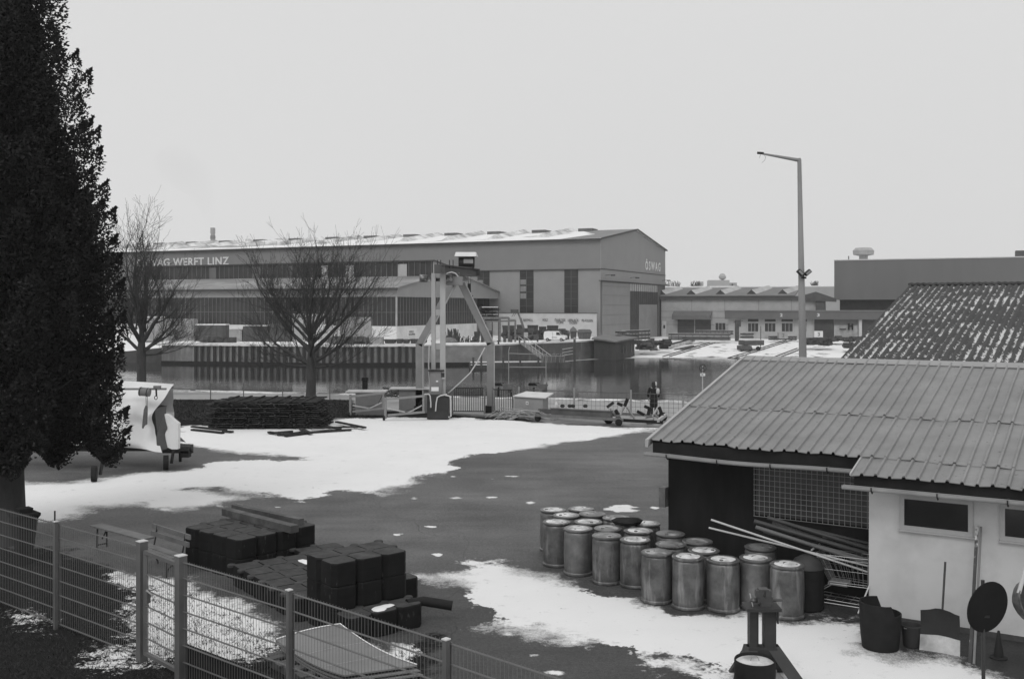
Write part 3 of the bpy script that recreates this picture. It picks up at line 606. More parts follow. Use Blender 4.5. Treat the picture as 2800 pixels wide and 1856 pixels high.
# ------------------------------------------------------------------ the near shed with its sheet roof
S = Fr((6.05, 17.38), (.846, -.532), (.532, .846))
RZ = lambda T: 2.59+.24*T
SR = 13.0
sh = thing('shed', 'low shed with ribbed sheet roof, dark left wall and white rendered right wall', 'shed', tuple(S.p(0, .5, 0)))
sheet = mat('roof_sheet', .21, .55, .2, 1.2, c2=.10, thr=.665, sharp=.025, s2=9, bump=.05, bs=8)
def ribbed(s0, s1, T0, T1, lift, seed):
    mb = MB(); rng = random.Random(seed); pitch = .228; k0 = math.ceil((s0+.01)/pitch); xs = [(s0, 0.)]
    k = k0
    while k*pitch < s1-.03:
        c = k*pitch
        xs += [(c-.036, 0), (c-.020, .040), (c+.014, .040), (c+.030, 0)]; k += 1
    xs.append((s1, 0)); xs = [x for x in xs if s0 <= x[0] <= s1]
    Ts = list(np.linspace(T0, T1, max(4, int((T1-T0)/.35)))); nx = len(xs); o = len(mb.v)
    ed = {}
    for j, T in enumerate(Ts):
        for i, (s_, hgt) in enumerate(xs):
            b = int((s_+50)/.912)
            e = ed.setdefault(b, rng.uniform(-.03, .03)) if j == 0 else 0
            wob = .006*math.sin(s_*2.1+T*3.3)+.004*math.sin(s_*7+T*1.7)
            zz = RZ(T+e)+lift+hgt+wob+(.012*math.sin(s_*9+seed) if j == 0 else 0)
            mb.v.append(tuple(S.p(s_, T+e, zz)))
    for j in range(len(Ts)-1):
        for i in range(nx-1): a = o+j*nx+i; mb.f.append((a, a+1, a+nx+1, a+nx))
    # a thin lip so the lower edge has a thickness
    for i in range(nx-1):
        p, q_ = Vector(mb.v[o+i]), Vector(mb.v[o+i+1]); d = Vector((0, 0, -.014)); mb.quad(p, q_, q_+d, p+d)
    return mb
part('roof_sheeting', ribbed(-.19, SR, 0, .86, 0, 1), sheet, sh, fix=False)
part('roof_sheeting', ribbed(-4.35, SR, .77, 2.95, .022, 2), sheet, sh, fix=False)
part('roof_sheeting', ribbed(-4.35, SR, 2.86, 6.6, .044, 3), sheet, sh, fix=False)
m = MB(); zr = RZ(6.6)
m.hexa([S.p(-4.35, 6.6, zr-.02), S.p(SR, 6.6, zr-.02), S.p(SR, 8.4, zr-.30), S.p(-4.35, 8.4, zr-.30), S.p(-4.35, 6.6, zr+.03), S.p(SR, 6.6, zr+.03), S.p(SR, 8.4, zr-.25), S.p(-4.35, 8.4, zr-.25)])
part('back_slope', m, sheet, sh)
m = MB()
m.hexa([S.p(-4.4, 6.32, zr-.01), S.p(SR, 6.32, zr-.01), S.p(SR, 6.62, zr+.075), S.p(-4.4, 6.62, zr+.075), S.p(-4.4, 6.32, zr+.006), S.p(SR, 6.32, zr+.006), S.p(SR, 6.62, zr+.095), S.p(-4.4, 6.62, zr+.095)])
m.hexa([S.p(-4.4, 6.62, zr+.07), S.p(SR, 6.62, zr+.07), S.p(SR, 6.95, zr+.01), S.p(-4.4, 6.95, zr+.01), S.p(-4.4, 6.62, zr+.095), S.p(SR, 6.62, zr+.095), S.p(SR, 6.95, zr+.03), S.p(-4.4, 6.95, zr+.03)])
part('ridge_cap', m, mat('ridge_sheet', .27, .5, .1, 1.5), sh)
m = MB()
m.hexa([S.p(-4.42, .72, RZ(.72)-.10), S.p(-4.36, .72, RZ(.72)-.10), S.p(-4.36, 6.65, RZ(6.65)-.08), S.p(-4.42, 6.65, RZ(6.65)-.08), S.p(-4.42, .72, RZ(.72)+.05), S.p(-4.34, .72, RZ(.72)+.06), S.p(-4.34, 6.65, RZ(6.65)+.10), S.p(-4.42, 6.65, RZ(6.65)+.09)])
m.hexa([S.p(-.21, -.01, RZ(-.01)-.02), S.p(-.185, -.01, RZ(-.01)-.02), S.p(-.185, .77, RZ(.77)-.02), S.p(-.21, .77, RZ(.77)-.02), S.p(-.21, -.01, RZ(-.01)+.02), S.p(-.18, -.01, RZ(-.01)+.02), S.p(-.18, .77, RZ(.77)+.02), S.p(-.21, .77, RZ(.77)+.02)])
part('verge_flashing', m, mat('verge_sheet', .36, .5, .12, 2), sh)
m = MB(); S.box(m, -4.3, -.22, .83, .87, RZ(.8)-.26, RZ(.8)-.02); S.box(m, -.15, SR, .07, .11, RZ(.1)-.24, RZ(.1)-.02)
m.hexa([S.p(-4.32, .88, RZ(.88)-.10), S.p(SR, .88, RZ(.88)-.10), S.p(SR, 6.5, RZ(6.5)-.10), S.p(-4.32, 6.5, RZ(6.5)-.10), S.p(-4.32, .88, RZ(.88)-.03), S.p(SR, .88, RZ(.88)-.03), S.p(SR, 6.5, RZ(6.5)-.03), S.p(-4.32, 6.5, RZ(6.5)-.03)])
part('fascia', m, mat('fascia_black', .018, .85, .3, 3, spec=.15), sh)
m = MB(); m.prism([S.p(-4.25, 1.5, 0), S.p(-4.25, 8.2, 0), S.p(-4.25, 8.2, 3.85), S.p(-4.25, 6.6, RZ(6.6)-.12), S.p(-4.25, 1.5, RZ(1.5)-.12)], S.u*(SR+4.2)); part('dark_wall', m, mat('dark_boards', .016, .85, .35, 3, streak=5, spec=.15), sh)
m = MB(); S.box(m, 0, SR-.1, .5, 1.497, 0, 2.585); part('white_wall', m, mat('white_render', .56, .9, .07, .9, c2=.44, thr=.62, sharp=.15, s2=1.4, bump=.06, bs=40), sh)
m = MB(); S.box(m, -.004, SR-.1, .485, .499, 0, .09) ; part('plinth', m, mat('plinth_dark', .06, .9, .4, 4), sh)
def gutter(s0, s1, T, z0, sag, par):
    m = MB(); n = 28; prof = [(-.070, .012), (-.062, .012), (-.062, -.005), (-.058, -.04), (-.035, -.066), (0, -.075), (.035, -.066), (.058, -.04), (.064, 0), (.055, 0), (.048, -.036), (.028, -.056), (0, -.064), (-.028, -.056), (-.048, -.036), (-.054, 0)]
    o = 0; k = len(prof)
    for i in range(n+1):
        s_ = s0+(s1-s0)*i/n; z = z0-sag*math.sin(math.pi*min(1, i/n*1.15))**2
        for (b, c) in prof: m.v.append(tuple(S.p(s_, T+b, z+c)))
    for i in range(n):
        for j in range(k): a = i*k+j; b = i*k+(j+1) % k; m.f.append((a, b, b+k, a+k))
    m.f.append(tuple(range(k))); m.f.append(tuple(n*k+j for j in range(k)))
    g_ = part('gutter', m, mat('zinc_gutter', .33, .5, .2, 2, m=.15), par, smooth=True)
    m = MB(); s_ = s0+.5
    while s_ < s1:
        z = z0-sag*math.sin(math.pi*min(1, (s_-s0)/(s1-s0)*1.15))**2
        m.tube([S.p(s_, T+.082, z+.02), S.p(s_, T+.07, z-.05), S.p(s_, T, z-.1), S.p(s_, T-.075, z-.05), S.p(s_, T-.084, z+.01)], .012, 5); s_ += 1.05
    part('bracket', m, darkm, g_)
gutter(-4.42, -.02, .70, 2.56, .035, sh); gutter(-.32, SR, -.06, 2.40, 0, sh)
def swin(s0, s1, z0, z1):
    m = MB(); w_ = .075
    S.box(m, s0-w_, s0, .455, .499, z0-w_, z1+w_); S.box(m, s1, s1+w_, .455, .499, z0-w_, z1+w_); S.box(m, s0, s1, .456, .4995, z0-w_, z0); S.box(m, s0, s1, .456, .4995, z1, z1+w_)
    S.box(m, s0-w_-.02, s1+w_+.03, .44, .4992, z0-w_-.03, z0-w_-.002)
    f = part('window_frame', m, mat('window_frame_white', .40, .7, .1, 3), sh)
    m = MB(); S.box(m, s0, s1, .485, .4994, z0, z1); part('pane', m, glass, f)
swin(.60, 1.62, 1.71, 2.17); swin(2.18, 3.3, 1.71, 2.17); swin(5, 6, 1.71, 2.17)
# wire grille on the dark wall
m = MB(); T_g = 1.44
for s_ in np.arange(-2.40, -.02, .103): m.bar(S.p(s_, T_g, 1.37), S.p(s_, T_g, 2.38), .008)
for z in np.arange(1.37, 2.39, .103): m.bar(S.p(-2.41, T_g-.008, z), S.p(-.02, T_g-.008, z), .008)
gr_ = part('wire_grille', m, mat('wire_grey', .30, .5, .1, 4), sh)
m = MB(); S.box(m, -2.38, -.05, 1.47, 1.497, 1.40, 2.36); part('dim_pane', m, mat('dim_pane', .05, .3, .5, 2), sh)
m = MB(); S.box(m, -4.40, -4.26, 1.35, 1.6, 1.35, 1.75); part('wall_box', m, midm, sh)
m = MB().tube([S.p(-.9, .9, RZ(.9)+.055), S.p(-.9, .9, RZ(.9)+.1)], .03, 8)
# ------------------------------------------------------------------ mossy corrugated roof behind it
R0 = Vector((13.46, 34.0, 6.19)); gd = Vector((-.532, -.846, -.225)).normalized(); ru = Vector((.846, -.532, 0)); rn = ru.cross(gd).normalized()
if rn.z < 0: rn = -rn
rng = np.random.default_rng(5)
WLN = 11.6; WR = 19.0; nx = int(WR/.19*8); ny = 64
ox = np.linspace(0, WR, nx); oy = np.linspace(-.05, WLN, ny)
XX, YY = np.meshgrid(ox, oy)
hgt = .030*np.cos(2*np.pi*XX/.19)
lump = np.zeros_like(XX)
for f_, a_ in ((9., .5), (17., .5)):
    ph = rng.uniform(0, 6, 3); lump += a_*np.sin(XX*f_*3.1+ph[0]+np.sin(YY*f_*.9+ph[1])*2)*np.sin(YY*f_*1.3+ph[2]+np.sin(XX*5))
hgt += np.clip(lump, 0, 1)*.024+rng.uniform(0, .008, XX.shape)
step = ((YY % 1.9) < .06)*.02; hgt += .02-((YY % 1.9)/1.9)*.02
vr = np.stack([XX.ravel(), YY.ravel(), hgt.ravel()], 1)
me = bpy.data.meshes.new('corrugated_roof')
ii = np.arange((ny-1)*(nx-1)); r0 = ii//(nx-1); c0 = ii % (nx-1); a = r0*nx+c0
fc = np.stack([a, a+1, a+nx+1, a+nx], 1)
me.vertices.add(len(vr)); me.vertices.foreach_set('co', vr.ravel().astype('f')); me.loops.add(fc.size); me.loops.foreach_set('vertex_index', fc.ravel().astype('i'))
me.polygons.add(len(fc)); me.polygons.foreach_set('loop_start', (np.arange(len(fc))*4).astype('i')); me.polygons.foreach_set('loop_total', np.full(len(fc), 4, 'i'))
me.update(); me.validate()
at = me.attributes.new('trough', 'FLOAT', 'POINT'); at.data.foreach_set('value', (.5-.5*np.cos(2*np.pi*XX/.19)).ravel().astype('f'))
mm_ = bpy.data.materials.new('mossy_sheet'); mm_.use_nodes = True; n = mm_.node_tree.nodes; l = mm_.node_tree.links; b = n['Principled BSDF']
tc = n.new('ShaderNodeTexCoord'); mp = n.new('ShaderNodeMapping'); mp.inputs['Scale'].default_value = (5.2, 2.0, 1); l.new(tc.outputs['Object'], mp.inputs[0])
na = NZ(.95, 6, .6, mp.outputs[0]); nb_ = NZ(11, 6, .7); nc_ = NZ(.35, 3)
sv = MT('ADD', MT('MULTIPLY', MT('SUBTRACT', AT('trough'), .62), 1.1), MT('ADD', MT('MULTIPLY', MT('SUBTRACT', na, .54), 3.2), MT('ADD', MT('MULTIPLY', MT('SUBTRACT', nb_, .52), 3.8), MT('MULTIPLY', MT('SUBTRACT', nc_, .5), 2.2))))
sf = MT('ADD', MT('MULTIPLY', sv, 4.), -.4, clamp=True)
col = MIX(sf, MT('ADD', .02, MT('MULTIPLY', nb_, .07)), .58); l.new(col, b.inputs['Base Color']); b.inputs['Roughness'].default_value = .95
me.materials.append(mm_)
ms = thing('mossy_shed', 'shed with mossy corrugated roof and snow lying in its grooves', 'shed', (R0.x, R0.y, 0))
ro = bpy.data.objects.new('corrugated_roof', me); COL.objects.link(ro); ro.parent = ms
Mx = Matrix(((ru.x, gd.x, rn.x, R0.x), (ru.y, gd.y, rn.y, R0.y), (ru.z, gd.z, rn.z, R0.z), (0, 0, 0, 1)))
ro.matrix_local = ROOTM[ms.name].inverted() @ Mx
m = MB(); pR = lambda s_, L, z: R0+ru*s_+gd*L+Vector((0, 0, z))
m.hexa([pR(0, -.0, -.3), pR(WR, 0, -.3), pR(WR, WLN-.3, -.3), pR(0, WLN-.3, -.3), pR(0, 0, -.06), pR(WR, 0, -.06), pR(WR, WLN-.3, -.06), pR(0, WLN-.3, -.06)]); part('roof_deck', m, black, ms)
m = MB(); a_, b_ = pR(.25, .1, -.32), pR(.25, WLN-.9, -.32)
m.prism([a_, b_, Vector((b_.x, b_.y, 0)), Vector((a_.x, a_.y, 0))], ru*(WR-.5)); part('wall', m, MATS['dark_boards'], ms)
m = MB()
for i in range(int(WR/.19)):
    pass
m.tube([pR(s_, -.03, .035+.012*math.sin(s_*33)) for s_ in np.arange(-.05, WR, .095)], .075, 6); part('ridge_roll', m, mat('moss_dark', .05, .95, .6, 6), ms)

# ------------------------------------------------------------------ lamp mast
LD = 42.; lb_ = A(2196, 1000, LD); lx = lb_.x
t = thing('lamp_mast', 'tall tapering concrete lamp mast with a short bracket arm and no lamp head', 'lamp mast', (lx, LD, 0))
conc = mat('mast_concrete', .25, .85, .22, .8, streak=4, bump=.1)
zt = A(0, 438, LD).z; xt = A(2185, 438, LD).x
part('pole', MB().tube([(lx, LD, 0), (lx-.01, LD, 3.2), (xt+.01, LD, zt), (xt, LD, zt+.08)], [.18, .16, .082, .06], 20), conc, t, smooth=True)
zt2 = A(0, 419, LD).z; xa = A(2072, 419, LD).x
part('arm', MB().tube([(xt+.05, LD, zt-.02), (xt-.05, LD, zt+.0), (xa, LD, zt2+.01)], [.080, .078, .034], 12), conc, t, smooth=True)
part('arm_end', MB().tube([(xa-.02, LD, zt2+.01), (xa+.24, LD, zt2-.01)], .052, 10), darkm, t)
part('loose_wire', MB().tube([(xa+.25, LD, zt2-.03), (xa+.33, LD, zt2-.18), (xa+.29, LD, zt2-.3), (xa+.17, LD, zt2-.4)], .006, 4).tube([(xa+.12, LD, zt2-.03), (xa+.07, LD, zt2-.2)], .006, 4), darkm, t)
for (dx, s_, ang) in ((-.16, -1, .8), (.15, 1, -.7)):
    f = A(2192, 746, LD); m = MB(); T_ = Matrix.Rotation(ang, 3, 'Y')
    m.box((lx+dx-.02, LD-.2, f.z), (.28, .22, .15), 0, T_); fl_ = part('floodlight', m, darkm, t)
    m = MB().box((lx+dx-.02, LD-.34, f.z), (.22, .02, .09), 0, T_); part('lens', m, mat('lens_grey', .25, .3, .1, 3), fl_)
part('clamp', MB().lathe([(.14, 0), (.155, .01), (.155, .07), (.14, .08)], (lx-.02, LD, A(0, 762, LD).z), 16), darkm, t)

# ------------------------------------------------------------------ the drums
drm = mat('drum_steel', .105, .38, .5, 4.5, m=.25, c2=.27, thr=.60, sharp=.09, s2=2.2, stretch2=(3, 3, .5), bump=.25, bs=5)
drm2 = mat('drum_steel_pale', .14, .38, .45, 4, m=.25, c2=.10, thr=.62, sharp=.07, s2=2.5, stretch2=(3, 3, .5), bump=.25, bs=5)
lidm = mat('drum_lid', .22, .6, .3, 4, c2=.70, thr=.46, sharp=.10, s2=2.6)
lidd = mat('drum_lid_dark', .17, .5, .3, 4, c2=.42, thr=.58, sharp=.06, s2=3)
HD, RD = .93, .295
def make_drum(seed, snowy, dent, matl):
    rg_ = random.Random(seed); t = thing('steel_drum', 'x', 'drum', (0, 0, 0), group='upright drums in the yard')
    da, dz, ds = rg_.uniform(0, 6.28), rg_.uniform(.35, .65), dent
    def fn(a, z):
        k = 1+.006*math.sin(3*a+seed)+.004*math.sin(5*a+z*7)
        dd = (a-da+math.pi) % (2*math.pi)-math.pi
        return k*(1-ds*math.exp(-(dd/.38)**2-((z-dz)/.28)**2))
    prof = [(.27, .0), (RD-.004, .004), (RD+.008, .018), (RD+.008, .05), (RD-.012, .07), (RD-.008, .1)]
    for z in np.linspace(.14, HD-.16, 14): prof.append((RD-.008+.009*math.sin((z-.1)/.75*math.pi), z))
    prof += [(RD-.006, HD-.10), (RD-.014, HD-.075), (RD-.03, HD-.055), (RD-.006, HD-.045), (RD+.004, HD-.03), (RD+.004, HD-.012), (RD-.012, HD), (RD-.028, HD-.003)]
    part('body', MB().lathe(prof, (0, 0, 0), 40, fn), matl, t, smooth=True)
    ls = MB(); pr = [(RD-.03, HD-.03), (RD-.05, HD-.012), (RD-.09, HD+.004), (.12, HD+.016), (.01, HD+.02)]
    ls.lathe(pr, (0, 0, 0), 36, lambda a, z: 1+.02*math.sin(4*a+seed*2))
    lid = part('lid', ls, lidm if snowy else lidd, t, smooth=True)
    ca = rg_.uniform(0, 6.28)
    part('bung', MB().lathe([(.034, 0), (.036, .02), (.026, .028)], (.17*math.cos(ca), .17*math.sin(ca), HD-.004), 10), midm, lid)
    part('small_bung', MB().lathe([(.02, 0), (.022, .012), (.01, .016)], (-.17*math.cos(ca), -.17*math.sin(ca), HD-.002), 8), midm, lid)
    part('lid_crease', MB().tube([(.2*math.cos(ca+1.4), .2*math.sin(ca+1.4), HD-.006), (.05*math.cos(ca), .05*math.sin(ca), HD+.008), (-.2*math.cos(ca+1.4), -.2*math.sin(ca+1.4), HD-.006)], [.012, .02, .012], 8), drm2, lid, smooth=True)
    return t
protos = [make_drum(1, 1, .06, drm), make_drum(2, 1, .0, drm2), make_drum(3, 0, .16, drm), make_drum(4, 1, .02, drm), make_drum(5, 0, .03, drm2)]
Dl = [(295,238,1,'farthest left drum at the back of the cluster, half hidden by the next one'), (495,230,0,'snow topped drum at the rear edge beside the thin snow patch'),
 (390,275,1,'snowy lidded drum in the second row from the back, left end'), (578,270,4,'drum with a bare grey lid at the back right of the left block'),
 (750,300,2,'large bare lidded drum at the back with a dark bag lying against it'), (320,325,3,'scuffed drum at the left front corner with pale stripes down its side'),
 (548,325,0,'drum with a half snowy lid right behind the second front drum'), (475,378,1,'smooth grey drum second from the left in the front row'),
 (690,370,4,'drum with a flat pale lid in the middle of the left block'), (908,392,0,'white lidded drum touching the dark bag, right side of the left block'),
 (966,340,3,'partly hidden drum behind the dark bag'), (680,430,2,'drum with a deep dent in its right flank, third in the front row'),
 (885,450,3,'shiny sided drum fourth in the front row where the row steps forward'), (1138,415,4,'drum with a creased pale lid next to the dark wall corner'),
 (1143,487,2,'drum with a tilted worn lid behind the front row step'), (1333,462,4,'dark lidded drum hard against the dark wall'),
 (1378,527,3,'drum with a snow streaked lid behind the middle of the front row'), (1040,542,2,'first drum of the forward row, lid bare and ridged'),
 (1265,578,0,'drum with a pale frosted lid, second in the forward row'), (1518,592,3,'rust spotted drum with a half snowy lid, third in the forward row'),
 (1750,582,1,'thick snow lidded drum left of the vice stand, fourth in the forward row'), (1977,632,3,'nearest drum with a snowy lid directly behind the vice stand'),
 (1785,512,4,'drum in deep shade under the leaning pipes')]
for i, (x, y, k, lab) in enumerate(Dl):
    q = G(1400+x/2.629, 1300+y/2.629, HD); rz = random.uniform(0, 6.28)
    first = protos[k].get('used') is None
    lab = 'grey '+lab if not lab.startswith(('smooth', 'scuffed')) else lab
    sc_ = (random.uniform(.985, 1.02),)*2+(random.uniform(.985, 1.015),)
    if first:
        o = protos[k]; o['used'] = 1; o.location = (q.x, q.y, 0); o.rotation_euler = (0, 0, rz); o['label'] = lab; o.scale = sc_
    else: o = dup(protos[k], (q.x, q.y, 0), rz, lab, scale=sc_)
for o in bpy.data.objects:
    if 'used' in o: del o['used']
# dark crumpled bag on the drums
q = G(1716, 1427, 1.0); m = MB().lathe([(.05, -.06), (.2, -.05), (.25, .02), (.17, .08), (.03, .10)], (0, 0, 0), 14, lambda a, z: 1+.22*math.sin(3*a)+.1*math.sin(7*a))
m.v = [(x*1.25+q.x, y*.8+q.y, z+q.z) for x, y, z in m.v]; solo('bag', m, black, 'dark crumpled bag lying on the drums', 'bag', (q.x, q.y, q.z-.06), smooth=True)
# tall dark bin with a cone top
q = Vector((5.38, 18.35, 0))
m = MB().lathe([(.27, 0), (.3, .03), (.3, .72), (.31, .75)], (q.x, q.y, 0), 24); t = thing('dark_bin', 'dark cylindrical bin with a greyish cone top behind the last drum', 'bin', (q.x, q.y, 0)); part('body', m, black, t, smooth=True)
part('cone_top', MB().lathe([(.3, .752), (.28, .80), (.22, .90), (.10, .97), (.03, .99)], (q.x, q.y, 0), 20), mat('cone_grey', .03, .7, .3, 4), t, smooth=True)
# leaning pipes
pipem = mat('pipe_pale', .48, .5, .12, 2); pipeg = mat('pipe_grey', .12, .6, .25, 2); piped = mat('pipe_dark', .05, .6, .3, 2)
def pipe(x0, y0, d0, x1, y1, d1, r, mm_, lab):
    a, b_ = A(x0, y0, d0), A(x1, y1, d1); solo('pipe', MB().tube([a, b_], r*.66, 10), mm_, lab, 'pipe', tuple((a+b_)/2), group='long pipes stacked by the shed wall', smooth=True)
pipe(1944, 1420, 18.6, 2372, 1563, 18.1, .028, pipem, 'thin pale pole, the uppermost one sticking out over the drums')
pipe(1938, 1442, 18.7, 2378, 1548, 18.2, .026, pipem, 'thin pale pole, the lower one sticking out over the drums')
for k, (x0, y0, x1, y1, r, mm_, lab) in enumerate([(2066,1440,2378,1540,.055,pipeg,'thick grey pipe at the bottom of the bundle'), (2088,1452,2378,1530,.04,pipeg,'slim grey pipe between the pale poles and the bundle'), (2062,1424,2378,1515,.06,piped,'dark pipe in the middle of the bundle'), (2098,1414,2378,1500,.055,piped,'dark pipe near the top of the bundle'), (2112,1428,2378,1522,.05,mat('pipe_mid', .12, .6, .2, 2),'medium grey pipe inside the bundle'), (2120,1424,2378,1486,.045,piped,'thin dark pipe on top of the bundle'), (2250,1466,2378,1494,.04,pipeg,'short pipe end resting on the bundle')]):
    pipe(x0, y0, 18.7+.05*k, x1, y1, 18.25+.05*k, r, mm_, lab)
solo('pipe_stick', MB().tube([A(2346, 1676, 17.4), A(2377, 1600, 17.75)], .014, 6), pipem, 'short pale stick leaning on the corner of the white wall', 'stick', tuple(A(2346, 1676, 17.4)), smooth=True)
# shopping cart
cw_ = mat('cart_wire', .30, .35, .15, 4, m=.5); c0 = G(2315, 1665); t = thing('shopping_cart', 'wire shopping cart parked in the dark recess under the pipes', 'cart', (c0.x, c0.y, 0))
u = S.u; v_ = S.v; cp_ = lambda a, b, z: Vector((c0.x, c0.y, 0))+u*a+v_*b+Vector((0, 0, z))
m = MB()
def bk(a, b, z):        # basket, narrow at the bottom and front
    return cp_(a, b, z)
top = [(-.50, -.26), (.42, -.2), (.42, .2), (-.50, .26)]; bot = [(-.24, -.2), (.40, -.16), (.40, .16), (-.24, .2)]
def lerp(a, b, k): return tuple(x+(y-x)*k for x, y in zip(a, b))
for k in (0, .12, .5, .92, 1):
    ring = [lerp(top[i], bot[i], k) for i in range(4)]; z = 1.0-k*.52
    for i in range(4): m.tube([cp_(*ring[i], z), cp_(*ring[(i+1) % 4], z)], .007 if k in (0, 1) else .004, 5)
for i in range(4):
    for k in np.linspace(0, 1, 10):
        a = lerp(top[i], top[(i+1) % 4], k); b = lerp(bot[i], bot[(i+1) % 4], k); m.tube([cp_(*a, 1.0), cp_(*b, .48)], .003, 4)
part('basket', m, cw_, t)
m = MB().tube([cp_(-.56, -.27, 1.06), cp_(-.56, .27, 1.06)], .016, 8); part('handle', m, mat('handle_grey', .35, .5, .1, 3), t)
m = MB().box(cp_(-.12, 0, .475), (.34, .36, .05), math.atan2(u.y, u.x)); part('front_plate', m, mat('plate_grey', .2, .6, .2, 3), t)
m = MB()
for sgn in (-1, 1):
    m.tube([cp_(-.2, .2*sgn, .48), cp_(-.48, .24*sgn, .28), cp_(-.5, .25*sgn, .14), cp_(.45, .2*sgn, .12)], .010, 6)
for k in range(7): m.tube([cp_(-.45+k*.14, -.24, .2), cp_(-.45+k*.14, .24, .2)], .004, 4)
m.tube([cp_(-.48, -.24, .2), cp_(.42, -.2, .17)], .006, 5).tube([cp_(-.48, .24, .2), cp_(.42, .2, .17)], .006, 5); part('undercarriage', m, cw_, t)
for a, b in ((-.47, -.24), (-.47, .24), (.42, -.2), (.42, .2)):
    c = cp_(a, b, .055); part('wheel', MB().tube([c-v_*.014, c+v_*.014], .055, 12), black, t)
# dark tub with a cut-away rim, bucket, shovel
q = G(2405, 1765) ; q = Vector((5.95, 16.25, 0)); m = MB(); n_ = 32; pr = [(.30, 0), (.33, .02), (.355, .3), (.36, .6)]
def tubfn(a): return .78 if (math.sin(a-2.2) > -.1) else .52
for j, (r_, z) in enumerate([(.28, 0), (.305, .2), (.32, .4), (.325, 1.), (.30, 1.), (.295, .4), (.26, .05)]):
    for k in range(n_):
        a = 2*math.pi*k/n_; hh_ = .74 if math.cos(a) < .30 else .57
        zz = z if z < 1 else hh_; m.v.append((q.x+r_*math.cos(a), q.y+r_*math.sin(a), zz))
for j in range(6):
    for k in range(n_): a = j*n_+k; b = j*n_+(k+1) % n_; m.f.append((a, b, b+n_, a+n_))
m.f.append(tuple(range(n_-1, -1, -1))); solo('dark_tub', m, black, 'big black tub with a stepped rim at the corner of the white wall', 'tub', (q.x, q.y, 0), smooth=True)
q = G(2490, 1790); q = Vector((6.47, 16.3, 0)); t = thing('bucket', 'small dark bucket between the black tub and the snow shovel', 'bucket', (q.x, q.y, 0))
m = MB(); m.lathe([(.11, 0), (.12, .01), (.16, .33), (.168, .34), (.168, .355), (.155, .355), (.11, .04), (.01, .04)], (q.x, q.y, 0), 24); part('body', m, mat('bucket_dark', .035, .6, .3, 4), t, smooth=True)
m = MB().tube([q+Vector((.165*math.cos(a), -.05-.1*math.sin(a) if 0 else .165*math.sin(a)*.2-.13, .34-.03*abs(math.sin(a)))) for a in np.linspace(0, math.pi, 12)], .005, 5); part('handle', m, galv, t)
c = Vector((6.88, 16.12, 0)); t = thing('snow_shovel', 'wide snow shovel with a lower blade coloured as lit standing upside against the white wall', 'shovel', (c.x, c.y, 0))
cpf = lambda a, o_, z: Vector((c.x, c.y, 0))+S.u*a-S.v*o_+Vector((0, 0, z))
def blade(z0, z1, k0, k1, nseg):
    m = MB(); n2_ = nseg
    for side in (0, .012):
        for i in range(n2_+1):
            k = k0+(k1-k0)*i/n2_; z = z0+(z1-z0)*i/n2_; bow = .16-.20*k+.17*k*k; wd = .30-.01*k
            for a in np.linspace(-1, 1, 9): m.v.append(tuple(cpf(a*wd, bow+side-.03*(1-a*a)+.012*math.sin(a*9)*k, z+(.03*math.cos(a*3)*k))))
    o2 = (n2_+1)*9
    for i in range(n2_):
        for j in range(8):
            a = i*9+j; m.f.append((a, a+1, a+10, a+9)); m.f.append((a+o2, a+9+o2, a+10+o2, a+1+o2))
    for i in range(n2_): 
        for j in (0, 8): a = i*9+j; m.f.append((a, a+9, a+9+o2, a+o2))
    for j in range(8): 
        for i in (0, n2_): a = i*9+j; m.f.append((a, a+1, a+1+o2, a+o2))
    return m
part('blade', blade(.25, .66, .33, 1, 10), mat('blade_shaded', .02, .7, .3, 4), t, smooth=True)  # upper blade faces down, its shade painted in as near black
part('lit_edge', blade(.0, .249, 0, .33, 6), mat('blade_lit', .48, .35, .45, 2.5, m=.3), t, smooth=True)  # lower part of the same blade, light painted in as a pale colour
part('handle', MB().tube([cpf(.02, .05, .55), cpf(.06, .0, 1.42)], .018, 8), mat('handle_dark', .05, .7, .3, 4), t, smooth=True)
# warped lath and profile leaning on the wall
a, b_ = G(2652, 1812), S.p(at_px(S, 2672, .44), .44, 1.83)
t = thing('leaning_lath', 'long weathered lath with pale patches leaning on the white wall', 'lath', tuple(a))
part('board', MB().bar(a, b_, .05, .02, up=S.v), mat('lath_dark', .05, .8, .4, 3, c2=.5, thr=.60, sharp=.03, s2=3), t)
part('metal_profile', MB().bar(a+S.u*.06-S.v*.02, b_+S.u*.06-S.v*.02, .035, .03, up=S.v), mat('profile_grey', .13, .5, .3, 3), t)
# round sign seen from behind
q = Vector(((2690-1400)/F*13.2, 13.2, 0)); t = thing('round_sign', 'round road sign seen from its dark back on a thin post before the white wall', 'sign', tuple(q))
sc0 = A(2699, 1658, 13.2); nd = Vector((.365, -.93, -.13)).normalized(); pv = nd.cross(Vector((0, 0, 1))).normalized(); pu = pv.cross(nd)
m = MB(); cir = [sc0+(pv*math.cos(a_)+pu*math.sin(a_))*.345 for a_ in np.linspace(0, 6.2832, 41)[:-1]]; m.prism(cir, nd*.012); part('plate', m, mat('sign_back', .015, .8, .2, 3, spec=.12), t)
part('post', MB().tube([q, Vector((sc0.x-.03, 13.26, 1.9))], .024, 10), mat('post_dark', .04, .5, .2, 3), t, smooth=True)
part('clamp', MB().box((sc0.x-.02, 13.22, sc0.z+.1), (.1, .06, .03)).box((sc0.x-.02, 13.22, sc0.z-.13), (.1, .06, .03)), darkm, t)
solo('traffic_cone', MB().lathe([(.13, 0), (.13, .02), (.075, .03), (.02, .42), (.015, .43)], (7.62, 15.75, 0), 16), mat('cone_dark', .025, .8, .2, 4, spec=.2), 'small dark cone standing behind the sign post', 'cone', (7.62, 15.75, 0), smooth=True)
